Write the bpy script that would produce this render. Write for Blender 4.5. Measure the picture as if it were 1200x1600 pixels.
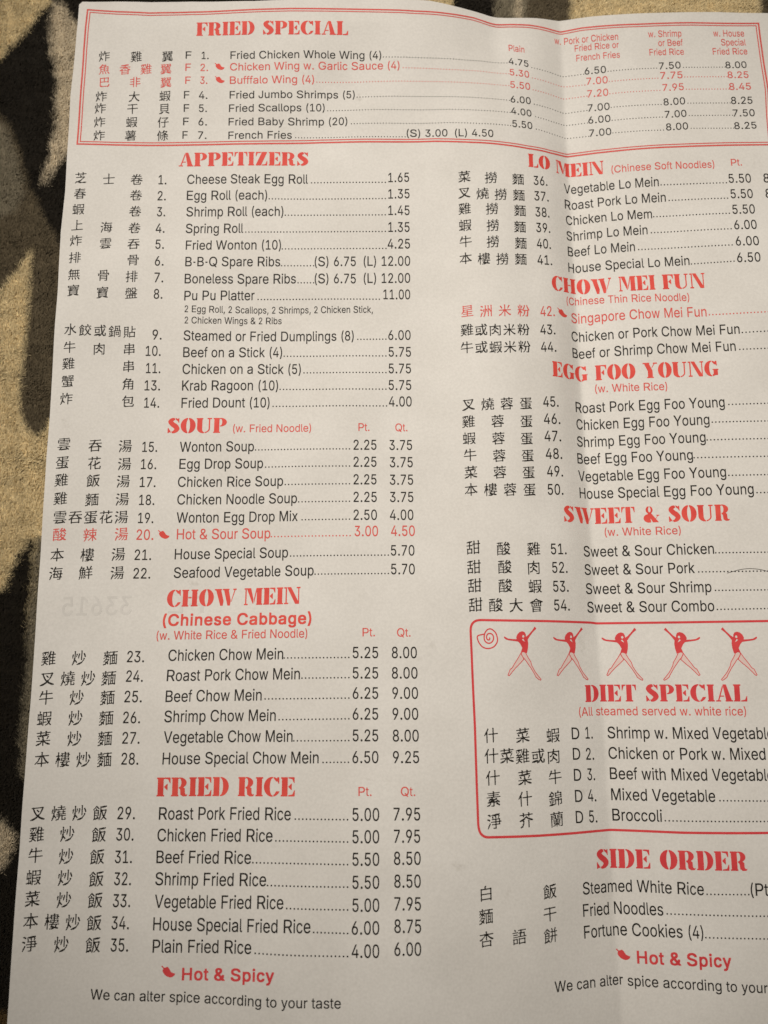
import bpy, bmesh, math, random
import numpy as np
from mathutils import Vector, Matrix
from mathutils.geometry import tessellate_polygon

for o in list(bpy.data.objects):
    bpy.data.objects.remove(o)
SC = bpy.context.scene
COL = SC.collection
MM = 0.001

# ------------------------------------------------------------------ camera
cam_data = bpy.data.cameras.new('camera')
cam = bpy.data.objects.new('camera', cam_data)
COL.objects.link(cam)
SC.camera = cam
cam_data.sensor_fit = 'VERTICAL'
cam_data.sensor_height = 36
cam_data.sensor_width = 27
cam_data.lens = 27.0
cam_data.clip_start = 0.01
cam_data.clip_end = 50
CAM_TILT, CAM_ROLL, CAM_TURN = (0.16913, -0.01660, -0.00554)
rx = Matrix.Rotation(CAM_TILT, 3, 'X')
ry = Matrix.Rotation(CAM_ROLL, 3, 'Y')
rz = Matrix.Rotation(CAM_TURN, 3, 'Z')
cam.matrix_world = Matrix.Translation((0, 0, 0.214)) @ (rz @ ry @ rx).to_4x4()
cam_data.dof.use_dof = True
cam_data.dof.focus_distance = 0.218
cam_data.dof.aperture_fstop = 13.0

# ------------------------------------------------------------------ world, lamp, exposure
world = bpy.data.worlds.new('World')
SC.world = world
world.use_nodes = True
bg = world.node_tree.nodes['Background']
bg.inputs[0].default_value = (1.0, 0.90, 0.74, 1)
bg.inputs[1].default_value = 0.06

def room_lamp(name, loc, target, power, color, cone, blend, radius):
    ld = bpy.data.lights.new(name, 'SPOT')
    ld.energy = power
    ld.color = color
    ld.spot_size = math.radians(cone)
    ld.spot_blend = blend
    ld.shadow_soft_size = radius
    lo = bpy.data.objects.new(name, ld)
    COL.objects.link(lo)
    lo.location = loc
    d = Vector(target) - Vector(loc)
    lo.rotation_euler = d.to_track_quat('-Z', 'Y').to_euler()
    return lo
room_lamp('room_lamp', (-0.42, 0.75, 1.40), (0.025, 0.088, 0.0), 105, (1.0, 0.912, 0.810), 20.5, 1.0, 0.10)

SC.view_settings.view_transform = 'Standard'
SC.view_settings.look = 'None'
SC.view_settings.exposure = 0
SC.view_settings.gamma = 1
SC.view_settings.use_curve_mapping = False

# ------------------------------------------------------------------ materials
def new_mat(name):
    m = bpy.data.materials.new(name)
    m.use_nodes = True
    nt = m.node_tree
    return m, nt, nt.nodes['Principled BSDF']

def N(nt, t, **kw):
    n = nt.nodes.new(t)
    for k, v in kw.items():
        setattr(n, k, v)
    return n

def noise_mix(nt, scale, detail, lo, hi, c0, c1, rough=0.6):
    tc = N(nt, 'ShaderNodeTexCoord')
    nz = N(nt, 'ShaderNodeTexNoise')
    nz.inputs['Scale'].default_value = scale
    nz.inputs['Detail'].default_value = detail
    nz.inputs['Roughness'].default_value = rough
    nt.links.new(tc.outputs['Object'], nz.inputs['Vector'])
    rp = N(nt, 'ShaderNodeValToRGB')
    rp.color_ramp.elements[0].position = lo
    rp.color_ramp.elements[1].position = hi
    rp.color_ramp.elements[0].color = (*c0, 1)
    rp.color_ramp.elements[1].color = (*c1, 1)
    nt.links.new(nz.outputs['Fac'], rp.inputs['Fac'])
    return rp.outputs['Color'], tc

def paper_material():
    m, nt, b = new_mat('copy_paper')
    c1, tc = noise_mix(nt, 45, 4, 0.32, 0.68, (0.765, 0.750, 0.715), (0.825, 0.812, 0.780))
    # fine fibre grain
    n2 = N(nt, 'ShaderNodeTexNoise'); n2.inputs['Scale'].default_value = 1500; n2.inputs['Detail'].default_value = 3
    nt.links.new(tc.outputs['Object'], n2.inputs['Vector'])
    r2 = N(nt, 'ShaderNodeValToRGB')
    r2.color_ramp.elements[0].position = 0.25; r2.color_ramp.elements[1].position = 0.7
    r2.color_ramp.elements[0].color = (0.90, 0.90, 0.90, 1); r2.color_ramp.elements[1].color = (1, 1, 1, 1)
    nt.links.new(n2.outputs['Fac'], r2.inputs['Fac'])
    mx = N(nt, 'ShaderNodeMix', data_type='RGBA', blend_type='MULTIPLY')
    mx.inputs['Factor'].default_value = 1
    nt.links.new(c1, mx.inputs['A']); nt.links.new(r2.outputs['Color'], mx.inputs['B'])
    # a few faint smudges
    n3 = N(nt, 'ShaderNodeTexNoise'); n3.inputs['Scale'].default_value = 95; n3.inputs['Detail'].default_value = 5
    n3.inputs['Roughness'].default_value = 0.7
    nt.links.new(tc.outputs['Object'], n3.inputs['Vector'])
    r3 = N(nt, 'ShaderNodeValToRGB')
    r3.color_ramp.elements[0].position = 0.66; r3.color_ramp.elements[1].position = 0.80
    r3.color_ramp.elements[0].color = (1, 1, 1, 1); r3.color_ramp.elements[1].color = (0.80, 0.79, 0.77, 1)
    nt.links.new(n3.outputs['Fac'], r3.inputs['Fac'])
    m2 = N(nt, 'ShaderNodeMix', data_type='RGBA', blend_type='MULTIPLY')
    m2.inputs['Factor'].default_value = 1
    nt.links.new(mx.outputs['Result'], m2.inputs['A']); nt.links.new(r3.outputs['Color'], m2.inputs['B'])
    nt.links.new(m2.outputs['Result'], b.inputs['Base Color'])
    b.inputs['Roughness'].default_value = 0.72
    b.inputs['Specular IOR Level'].default_value = 0.25
    bp = N(nt, 'ShaderNodeBump'); bp.inputs['Strength'].default_value = 0.12; bp.inputs['Distance'].default_value = 0.0002
    n4 = N(nt, 'ShaderNodeTexNoise'); n4.inputs['Scale'].default_value = 420; n4.inputs['Detail'].default_value = 4
    nt.links.new(tc.outputs['Object'], n4.inputs['Vector'])
    nt.links.new(n4.outputs['Fac'], bp.inputs['Height'])
    nt.links.new(bp.outputs['Normal'], b.inputs['Normal'])
    return m

def ink(name, c0, c1, scale=600, rough=0.65):
    m, nt, b = new_mat(name)
    c, tc = noise_mix(nt, scale, 3, 0.3, 0.7, c0, c1)
    nt.links.new(c, b.inputs['Base Color'])
    b.inputs['Roughness'].default_value = rough
    b.inputs['Specular IOR Level'].default_value = 0.3
    return m

M_PAPER = paper_material()
M_BLACK = ink('black_ink', (0.008, 0.007, 0.005), (0.024, 0.020, 0.015), 900)
M_RED = ink('red_ink', (0.70, 0.062, 0.052), (0.82, 0.10, 0.075), 260)
M_RED_SMALL = ink('red_ink_small_type', (0.66, 0.085, 0.075), (0.75, 0.125, 0.105), 500)
M_CRIMSON = ink('crimson_ink', (0.66, 0.050, 0.060), (0.76, 0.075, 0.080), 260)
M_PINK = ink('pale_pink_ink', (0.76, 0.60, 0.56), (0.80, 0.65, 0.61), 300)
M_GHOST = ink('show_through_grey', (0.655, 0.643, 0.615), (0.72, 0.708, 0.68), 260)
M_HAIR, _nt, _b = new_mat('dark_hair'); _b.inputs['Base Color'].default_value = (0.02, 0.014, 0.010, 1); _b.inputs['Roughness'].default_value = 0.45

# ------------------------------------------------------------------ the folded sheet: height of the paper (mm) over the page
KU = np.array([-150.0,-110.0,-75.0,-50.0,-35.0,-27.0,-22.0,-16.0,-8.0,0.0,8.0,18.0,35.0,60.0,80.0])
KY = np.array([-130.0,-95.0,-60.0,-20.0,20.0,60.0,105.0,140.0,165.0,190.0])
HC = np.array([
    [-2.18, -1.34, -0.71, -0.83, -2.11, -1.9, -0.91, -0.67, 0.49, 2.34],
    [2.24, 2.03, 1.62, 0.53, -2.04, -2.69, -1.63, -0.62, 0.76, 2.74],
    [5.28, 5.38, 4.57, 2.05, 0.28, -1.25, -1.56, 0.02, 1.5, 4.39],
    [5.39, 5.44, 4.88, 2.83, 1.12, -0.75, -0.86, 0.92, 2.24, 4.07],
    [3.94, 3.71, 3.22, 2.35, 1.42, 0.68, 0.87, 1.74, 2.31, 2.4],
    [2.39, 2.16, 1.92, 1.7, 1.48, 1.34, 1.57, 1.92, 1.86, 0.37],
    [1.01, 0.85, 0.8, 0.98, 1.21, 1.3, 1.45, 1.54, 1.3, -1.07],
    [-0.89, -0.97, -0.86, -0.36, 0.26, 0.48, 0.47, 0.45, 0.67, -1.23],
    [-3.39, -3.39, -3.19, -2.65, -2.03, -1.65, -1.53, -1.66, -1.51, -1.99],
    [-5.75, -5.59, -5.35, -5.17, -5.61, -6.18, -6.09, -5.56, -5.04, -4.0],
    [-4.85, -4.46, -4.19, -4.15, -4.37, -4.52, -4.27, -3.83, -3.59, -2.5],
    [-3.99, -3.27, -2.79, -2.83, -2.96, -2.88, -2.49, -2.01, -1.84, -1.14],
    [-3.1, -2.02, -1.26, -1.01, -0.87, -0.69, -0.33, 0.05, -0.18, -0.11],
    [-2.43, -1.09, 0.08, 1.1, 1.88, 2.35, 2.28, 1.35, 0.42, -0.01],
    [-2.1, -0.49, 1.06, 2.64, 3.78, 4.22, 3.81, 2.83, 1.84, 0.77]])
CREASE = (64.158, -0.01168)
def hermite(K, F, q):
    """cubic through the knots K along axis 0 of F, read at q"""
    n = len(K)
    T = np.zeros_like(F)
    h = np.diff(K); s = np.diff(F, axis=0) / h.reshape(-1, *([1] * (F.ndim - 1)))
    T[0] = s[0]; T[-1] = s[-1]
    for i in range(1, n - 1):
        T[i] = (s[i - 1] * h[i] + s[i] * h[i - 1]) / (h[i - 1] + h[i])
    q = np.clip(q, K[0], K[-1])
    i = np.clip(np.searchsorted(K, q, side='right') - 1, 0, n - 2)
    sh = (-1,) + (1,) * (F.ndim - 1)
    hh = h[i].reshape(sh); t = ((q - K[i]) / h[i]).reshape(sh)
    return ((2 * t**3 - 3 * t**2 + 1) * F[i] + (t**3 - 2 * t**2 + t) * hh * T[i]
            + (-2 * t**3 + 3 * t**2) * F[i + 1] + (t**3 - t**2) * hh * T[i + 1])
FU = np.arange(-150, 80.01, 0.5)
FY = np.arange(-130, 190.01, 1.0)
def height_table():
    a = hermite(KY, HC.T, FY).T                      # knots in u, fine in y
    k0 = int(np.argmin(abs(KU)))                     # the fold: a kink between two smooth halves
    m = int(np.argmin(abs(FU)))
    L = hermite(KU[:k0 + 1], a[:k0 + 1], FU[:m]); R = hermite(KU[k0:], a[k0:], FU[m:])
    H = np.concatenate([L, R])
    for _ in range(2):                               # the fold itself is about a millimetre round
        H[1:-1] = 0.25 * H[:-2] + 0.5 * H[1:-1] + 0.25 * H[2:]
    # slight crinkle of handled paper
    g = np.random.default_rng(3)
    U, Y = np.meshgrid(FU, FY, indexing='ij')
    w = np.zeros_like(H)
    for lam, amp in ((60, .16), (60, .16), (38, .10), (38, .10), (26, .055), (26, .055), (26, .055), (18, .03), (18, .03), (18, .03)):
        an = g.uniform(0, 6.283); ph = g.uniform(0, 6.283)
        w += amp * np.sin(2 * np.pi / lam * (np.cos(an) * U + np.sin(an) * Y) + ph)
    return H + w
HT = height_table()
def height(x, y):
    x = np.asarray(x, float); y = np.asarray(y, float)
    u = np.clip(x - (CREASE[0] + CREASE[1] * y), FU[0], FU[-1] - 1e-6)
    v = np.clip(y, FY[0], FY[-1] - 1e-6)
    i = ((u - FU[0]) / 0.5).astype(int); a = (u - FU[0]) / 0.5 - i
    j = (v - FY[0]).astype(int); b = (v - FY[0]) - j
    return (HT[i, j] * (1 - a) * (1 - b) + HT[i + 1, j] * a * (1 - b) + HT[i, j + 1] * (1 - a) * b + HT[i + 1, j + 1] * a * b)


def crease_x(y):
    return CREASE[0] + CREASE[1] * y

EDGE_L = np.array([(-92.66,-92.44),(-68.39,-92.43),(-50.4,-92.34),(-34.4,-92.18),(-14.87,-92.13),(9.57,-92.48),(25.82,-92.62),(52.96,-92.94),(64.36,-92.78),(81.25,-92.77),(104.36,-92.59),(122.46,-92.94),(135.27,-92.34),(166.74,-92.2),(191.96,-91.01),(198.93,-90.98)])      # page y, page x of the left paper edge
EDGE_T = np.array([(-90.98,198.93),(-79.67,198.72),(-68.97,198.25),(-55.63,198.7),(-35.42,198.0),(-24.01,198.37),(-9.42,198.46),(4.57,198.24),(18.63,198.39),(26.29,197.84),(33.1,197.69),(40.03,197.39),(44.88,197.25),(49.89,197.63),(56.35,198.3),(62.12,198.93),(71.45,199.02),(80.2,198.79),(97.83,198.79),(111.51,199.09),(127.91,198.6),(130.0,198.6)])      # page x, page y of the top paper edge
X_RIGHT, Y_BOTTOM = 128.6, -101.0

def tag(o, label=None, cat=None, group=None, kind=None):
    if label: o['label'] = label
    if cat: o['category'] = cat
    if group: o['group'] = group
    if kind: o['kind'] = kind

def mesh_object(name, verts, faces, mat, parent=None, smooth=False):
    me = bpy.data.meshes.new(name)
    me.from_pydata(verts, [], faces)
    me.materials.append(mat)
    if smooth:
        me.polygons.foreach_set('use_smooth', [True] * len(me.polygons))
    me.update()
    o = bpy.data.objects.new(name, me)
    COL.objects.link(o)
    if parent: o.parent = parent
    return o

menu = bpy.data.objects.new('paper_menu', None)
menu.empty_display_size = 0.02
COL.objects.link(menu)
tag(menu, 'creased white paper takeout menu with red stencil headings lying on the fleece blanket', 'menu')

def build_sheet():
    nl, nr, ny = 170, 74, 310
    ys = np.linspace(0, 1, ny + 1)
    tl = np.linspace(0, 1, nl + 1)
    # finer columns toward the fold
    tl = 1 - (1 - tl) ** 1.15
    tr = np.linspace(0, 1, nr + 1)[1:] ** 1.1
    P = []
    for k in ys:
        y0 = Y_BOTTOM + (198.5 - Y_BOTTOM) * k
        xl = np.interp(y0, EDGE_L[:, 0], EDGE_L[:, 1])
        xc = crease_x(y0)
        xs = np.concatenate([xl + (xc - xl) * tl, xc + (X_RIGHT - xc) * tr])
        lift = np.clip((k - 0.75) / 0.25, 0, 1)
        yy = y0 + (np.interp(xs, EDGE_T[:, 0], EDGE_T[:, 1]) - 198.5) * lift
        # trimmed top left corner
        d = xs - xl
        yy = np.minimum(yy, y0 + 0 * d + np.where(d < 1.0, -(1.0 - d) ** 2 * 0.6 * lift ** 6, 99))
        z = height(xs, yy)
        P.append(np.stack([xs, yy, z], 1))
    P = np.array(P)
    R, C = P.shape[:2]
    top = P.reshape(-1, 3)
    bot = top - np.array([0, 0, 0.11])
    V = np.concatenate([top, bot]) * MM
    n = R * C
    F = []
    for r in range(R - 1):
        for c in range(C - 1):
            a = r * C + c
            F.append((a, a + 1, a + C + 1, a + C))
            F.append((n + a, n + a + C, n + a + C + 1, n + a + 1))
    for c in range(C - 1):
        F.append((c, n + c, n + c + 1, c + 1))
        a = (R - 1) * C + c
        F.append((a, a + 1, n + a + 1, n + a))
    for r in range(R - 1):
        a = r * C
        F.append((a, a + C, n + a + C, n + a))
        a = r * C + C - 1
        F.append((a, n + a, n + a + C, a + C))
    o = mesh_object('sheet', V.tolist(), F, M_PAPER, menu, smooth=True)
    me = o.data
    # keep the cut edges crisp
    me.calc_loop_triangles()
    bm = bmesh.new(); bm.from_mesh(me)
    bm.edges.ensure_lookup_table()
    bm.verts.ensure_lookup_table()
    for e in bm.edges:
        a, b = e.verts[0].index, e.verts[1].index
        if (a < n) != (b < n): e.smooth = False
        if len(e.link_faces) == 2 and e.calc_face_angle(0) > 1.0: e.smooth = False
    bm.to_mesh(me); bm.free()
    return o
build_sheet()

# ------------------------------------------------------------------ lettering
# glyph outlines: kind + character -> (advance, outlines); R roman, B bold, S stencil capitals, C Chinese
AL = '#$%&()*+,-./0123456789:;<=>?@ABCDEFGHIJKLMNOPQRSTUVWXYZ[]^_`abcdefghijklmnopqrstuvwxyz{|}~'
IX = {c: i for i, c in enumerate(AL)}
GLYPH = {
 'B&': (0.712, "+6/a+p/S,4/D,Q/,,r.X,|.2,|-5,r,j,e,P,M,2,++n+]+O+Y+F,^*6,d*9,j*O,p+-.B+-.D*,.@)n.3);-x(d.m&d.p&V.p&1.k&)-.&),d&J,1&3+L%~+3%z)~%z)e%~)/&0(W&I()&s&i(G&[))&[)k&f*B&u*c(6+*(|+f(c,.(L,V(?-+(?.,(O.b(q/2)//D)N/S*3/a *i.8*X.8*9.)*)-t)x-Z*/-.*J,j*R,l*s-(+4-D+A-Z+@-k+3-}+#./ *3*E*)*F)g*0)Q)u)B)[)<)H)?)8)T(q){(S*I(F*u(J+R(d+U(k+J(z"),
 'B(': (0.378, "*i0(*n/|*m/O*?./)t,J)d+:)a*I)k)N)x(h*I&1*m%0*n$_*l$X*f$V)Q$V)H$](y%c(`&S(I(Z(<)e(<+O(?+y(L,w(c.))(/3)G/|)Q0)"),
 'B)': (0.378, "(w0()*/l)=/?)].;)l-W*$,G*.+6*.){*()/)s(.)c&M)L%f({$[(q$V&a$V&Z$X&W$_&X%3(;($(U)2(b*3(b+&(X+y(E-$((.5&X/L&W/|&Z0&&a0)"),
 'BC': (0.767, ",./d,s/V-A/G.#.{.B.^.c./.v-a/(-1/(,V.{,Q-T,R-L,Y-;-.-$-N,m-a,G-z,&.,+c.3+6.0*l-~*E-h*$-J)^,s)H,=)>+i):+3)B*_)T)~)q)K*<(}*R(n*x(Z+S(M,:(^,m(}-8)N-M*)-T*..~*./(*%/()Q.s(t.L(1-}&b-Z&I-5&6,J%~,1%z*|%z*_%~)u&6):&V(f($(3(n&r)[&e*E&b+p&h,S&|-D(=.%([.Q)7/))h/G*O/]+&/e"),
 'BH': (0.767, "._/Z.d/R.b&+-8&)-0&.-/*[-,*c)_*d)V*[)V&.)N&)($&+($/X)N/Z)V/U)V,7)Z,1-(,0-/,7-0/U-8/Z"),
 'BS': (0.712, "+c/d,7/],z/G-F/0-m.h.&.H.6-}.=-Q.;-$,d,~,M-T,7-n+]./+*.9*R./*%-t)b-Q)X-5)b,})t,j*B,P*u,=,g+k-G+N-p+0.6*_.C*<.G*%.G(}.C(h.0(8-s&p-a&_->&E,j&0,G&%+c%w*I%w)b&%)B&0(n&E(H&a(-($&r(J&f(t&b)5&d)h)?)j)C)e)K)E)T)2)k(s*?(W*u(I+O(N,.(d,G(w,Z)2,g)K,g)X,^)k,M)|+y*<+C*O)[*z(t+?(K+](0,#&|,M&x,d&x-d&|-z(0.H(J.m(k/.)B/J)e/V*9/a*X/e"),
 'Ba': (0.601, "*o-_+S-U+v-H,7-9,[,p,u,:,|+i,{&.,s&)+S&)+L&++F&9*o%~*B%w)H%w(n&%(>&<(.&H&u&^&`((&T(T&T)T&d*+($*N(T*j)Q+$+#+6+=+@+F+L+=+f+-+z*i,1*I,8)~,.)b+y)Q+m)5+E(W+E&g+]&f,7&o,M(+,o(C-+(n-F)?-U)b-]*)-` +G)n*3)`)_)Q)H)E)8)6)/(z)?(a)[(N*%(C*R(N+#(j+:),+J)["),
 'Bb': (0.601, ")8/Z)=/R)?-C)n-X*B-`+&-`+f-R,4-<,R,},n,V-/+s-=+3-@*c-=)N-3(q,r(+,R&Y,+&9+S%~+&%w*<%w)h&%)?&=);&:)8&+)2&)&w&)&o&.&n/R&p/X&w/Z *`,4*O,5*3,+){+z)e+c)Q+C)E*|)=*?)E)_)[)))n(j*)(W*R(F*i(J*|(T+F(w+])E+n*0+i*i+`+0+P+S+3+v"),
 'Bc': (0.545, "*_-_*|-[+O-L+x-5,:,r,N,S,b,&,b+L,Y+E+s+2+C+2+&+f*c,(*<,5*0,4)n,()T+m)E+Y)/+*)(*i(}*6),)[)8)8)K(t)b(]*3(G*O(J*o(]+*(t+@)H+I)M+s)M,a)9,f)2,f(a,X(;,?&j+y&H+c&9+C&)*x%z*[%w)n%w)E%~(n&9(E&Y(&($&l(Q&X)?&T)[&U+#&[+O&o,1(-,a(T-0),-O)T-[)x-`"),
 'Be': (0.601, "*u-_+O-U,#-B,F-+,k,^-,,#-9+L-=+3-<)h-5)c);)c)4)[)?)?)Q(z)e(g){(W*I(G*X(D*i(G+0(T+S(s+d)5+m):,G):-1))-7(z-6(Q--(5,r&m,O&J,&&3+V%~+#%w)n%z);&-(h&E(?&j&x(A&c(}&X)_&W*o&[+3&f+c(#,D(?,m(X-+)%-F)X-X*0-` *[,4*?,4)q+|)[+j)K+V);+:);+-+]+-+_+3+V+F+=+m*|,("),
 'Bg': (0.601, "*X-_+0-U+V-?+Y-A+]-T+c-V,z-V-%-Q-&%`,{%6,e$_,V$M,1$++f#t+3#f*u#c)h#c)?#j(t#w(Q$.(<$?(#$[&l$|&l%S(T%})%%~),%|)L%S)e%@*3%/*R%0*|%?+:%S+L%p+V&7+V&G+O&J+0&9*_&/)h&/)?&6(w&B(N&^(6&w&|(;&l(Z&[)5&T)u&X+6&c+i&u,@(3,j(J-*(q-E)8-U)r-` *I,4*9,5)x,+)T+i)5+3)(*U),)u)5)T)E)5)T(})n(g*%(^*?(W*X(^*r(k+4),+L)[+W*0+S*l+L+-+:+V*r+|"),
 'Bh': (0.601, ");/Z)A/R)B-C)H-B)n-U*0-]*L-`+I-]+p-R,7-?,U,},h,a,x,4-#+`-#&1,z&)+Y&)+Q&.+P+*+F+O+7+i*|,#*R,5*),()g+m)Q+L)E+&)A*c)?&+&z&)&r&.&q/R&t/X&z/Z"),
 'Bi': (0.267, "(t/p)7/f)E/W)L/I)P/9)P.X)K.F)=.2(}.#(8.#((.(&m.9&c.K&b/?&f/L&q/_(./m(D/q )8-U)=-N)=&.)5&)&s&)&n&1&o-Q&w-V"),
 'Bn': (0.601, "+3-_+p-R,9->,X,z,j,^,u,@-#+c,~&.,w&)+]&)+T&.+T*f+P+-+F+O+1+s*r,+*O,5*),()g+m)Q+L)E+&)A*c)?&+&w&)&q&1&r-Q&z-V)5-V);-T)E-@)h-R*0-]*L-`"),
 'Bo': (0.601, "*o-_+L-U+y-B,D-&,U,p,n,M-,+s-9+=-=*|-=)X-9)?-)(Z,k((,D&T+y&9+`&-+0%z*o%w)e%z)5&-(c&G(?&g&x(>&f(n&X)T&W+#&[+=&l+|(&,M(?,p(c-5)/-L)T-X*,-` *U,4*3,1)u,#)^+m)?+=)+*O)/)n);)E)H),)h(a*,(M*B(F*R(G*i(M*|(W+:(n+Y)E+k*)+g*c+]+-+P+I+3+p*|,#"),
 'Bp': (0.601, "+*-_+f-R,+-B,G--,n,V-,+|-=+3-@)x-9)5-%(J,n($,J&Q,+&9+S%~+&%w*<%w)h&%)@&:);#r&s#p&n#x&o-Q&w-V)2-V)8-T);-A)?-?)e-U*%-]*B-` *`,4*O,5*3,+){+z)e+c)Q+C)E*|)=*?)E)_)[)))n(j*)(W*R(F*i(J*|(T+F(w+])E+n*0+i*i+`+0+P+S+3+v"),
 'Bs': (0.545, "*[-_+0-X+L-O+t-8,1,|,E,^,T,7,S+]+c+G+3+H*x+m*c,(*R,2*6,9)n,1)T+|)E+i)C+])T+H)h+<*0+0+L*m+|*V,@*<,S)z,_)T,`(T,[(>,N&z,?&d,+&N+m&<+C&)*R%w)e%w)/%~(k&-(J&<(.&Q&x&g&j&~&[(G&^),(J)=(})=)))8)8(q)H(^)b(N*,(C*B(G*c(T*|(k+)(}*s)8*_)E(w)p(Q*((8*:&x*[&l+&&l,:&x,^(6-$(N-9(q-L)N-])n-`"),
 'Bt': (0.323, ");/$)A.x)B-Y)H-V*?-V*E-T*G-N*E,7)H,5)A,.)A)))E(n)N(W)[(N*B(J*Q&g*O&+*,%~)8%}(n&)(I&=(3&V(#&z&x(N&w,1&p,5&7,6&2,=&4-T&p-V&w-Z&z.~"),
 'By': (0.545, ",p-U,u-N,u,w*V%6*@$_*,$A)u$.)H#p(t#i(D#i&m#r&h#{&h$R&x%6($%<(^%<(s%I)/%p)<&@&?,}&@-T(h-V(p-Q*))k*0)f+I-T"),
 'C上': (1.000, ",a0^,|0P--0;,|/m,|-X-$-B-1-1-G-+0=-A0f-M1.-A1B,y1:,f0v,Z-8,=-$,5,|,$,|(E-&(%-5&t-G&p1+(11S(=1p(32%&{2-&f1}&S1S&I(5%[($%[&w%d&j&,&s&:(+&F+s&e,)&p,+,:+{,`,+-(,+/i,(/x+s02+n0A+s0N,#0X"),
 'C串': (1.000, ",}0q-;0g-I0S-L0G-A0--A/l-J/W-Z/L/R/Y/u/n0L/r0f/l0x/[1)/=0r.n0r-M1)-%0~,m0i,f-Q,L-G,G-A,>-A+s-N+W-d+O0#+a0L+w1#+z1=+p1J+`1U+D1C*x1C)T1D)E1U(|1E(^1?(D1+(60T(40=(R0*(Y-J(D-@(2->%c-.%S,^%N,P%P,I%X,F&v,=(/,.(:)T(()H&{)@&a)5&V(h&P(W&U(R&b(Q(,(F(G(Q(h(Q*I(:*z(@+0(Q+8))+<)X+/,1+C,D+K,E,&,:,8,+,@)5,+(},/(m,M(x,q(x.I(c.n(`.}(g//(q/6)H/<){/.,=/B,G/Q,G0%,10J,20^,D0l /Y.s-G.`-@.H-A-W-G-A-T-5-d-1/r-E/y-U/x.S/o.i ,(.W)r.D)k.-)k-<)r-%)~,t*3,q,@-*,G-:,F.8,=.M 0+*{-G*d-@*L-A)Q-G)<-T)/-d)+0C)C0J)S0I*Z0?*p ,(*[)K*D)D*.)D)3)J(y)X(l)h(h,@)#,G)5,F*;,=*P"),
 'C什': (1.000, "._0t.z0f/+0Q.z0#.z-N/)-0/6-&/E-$14-21Y-=1|-020,v23,g2(,S1g,K/6,7.~,..z+y.z%s.k%_.?%X./%].*%l.)+X-~+u-q,&-a,++0+s+#+z*r,A*|,R+6,_-n,t.%,|.)-1.)0%.%03-p0J-m0Z-s0h.%0o *R0J+00A+909+;0-*B.+*<-p*<--*N,a*;,6*;%T*8%H*,%=)[%7)N%<)I%K)F,))?,5)2,2(Z+K(5+&&}+0&n+H&l+W(>,=(=,](W,u(b-:(d-Y(t-f)5-c)?-j)?-s)/.1)2.D)B.P)b.P)o.`)p.m)_/%)Z/9)h/J*0/M*:/W*>/k*-0**.0=*<0I"),
 'C仔': (1.000, "*L0V*x0?+#0.)y-])x,s*.,J)w+~)w%O)s%B)h%7)?%2)2%6)-%E)*+o(}+{(r+y(A+=(.+0&y+9&f+^($,.&},M(9,c(B,|(@-7(D-D(T-M(t-M(}-V(~-c(n-z(o.2(}.>)E.@)R.P)S.^)B.s)>/*)K/=)n/@)x/K*#/b)l0$)n0;*60S 0=0A0c041+0B1@0?1^0)1e/u1e/e1Y/X1:/N06.J.y-D.q-..t,=/%,,/9,%17,51S,@1g,A1{,82/,*28+s27+c2++W1j+P/,+<.x+6.q*{.p&L.z&..v%y.k%q.P%l.I%O.8%E.%%G-^%X,@%Q,5%Z,%%v,&&-,1&8-k&G-}&U-|*q-q+(-^+0*|*x*n+&*c+?*d+K*o+W+*+a-w+z-~,0-~-*-h-N-k-e./-u.E.1.x.1/u.|0&/5/x/B/f/F+`/(+Q/1+G/F+G/S+S/a+i/i/f0,0*0?"),
 'C包': (1.000, "*r0`+C0H+J0>+$/@+(/1+6/&/f/H/r/K00/]0`/b0s/^1*/O1;/$1&._0u+c0d*70n)j0X)Q0P);0@)2/o)<.X)2.K);.=)Y.B)i.N)r/O)z/e*)/o*9/t*]/W*w/P+./X+A/x+I0%+X0#+h/`,#/W,9/`,I0#,R0,,`0*,n/g-(/^-=/g-Q0*-X00-a00.E0&.W/u._/c._*X.7*E.3*:.*)b-B)`-8)e-2*3-3*U-&*f-%,j-6-1-J-d-N.*-A.=,u.+,J.+*o.=*G.8*2.%*)*L)g*D)^*B)P*B(7*I&p*R&j*l&o+#&j+F&G+S&B0=&h0f&u0y(+1+(X0u(s0s)+1#):1:)=1b)41x(~1~(o1h&v1n&M1a&?1G&;1B&#1:%v1+%q0m%u0]%c0L%^06%c/u%w/i%z+f%Z+V%U+F%B+:%?*u%R*[%F*I%H*3%[)n%h)V&*)O&<)O)g)D*.)O*Q)O,0)D,N)F,e)?,l)5,i(W,-(D+{(.,%&s,9&p,F(%,a($,w(+-((X-3)C.-)G.:);.R):.b)C.o)[.y)c/&)h/S)x/`*9/_*D/h*F/u*505*90H*[0^ ,t,P*I,:*B,**B*{*J*[*X*O*i*M-1*d-8*u-7,0-.,E"),
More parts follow.
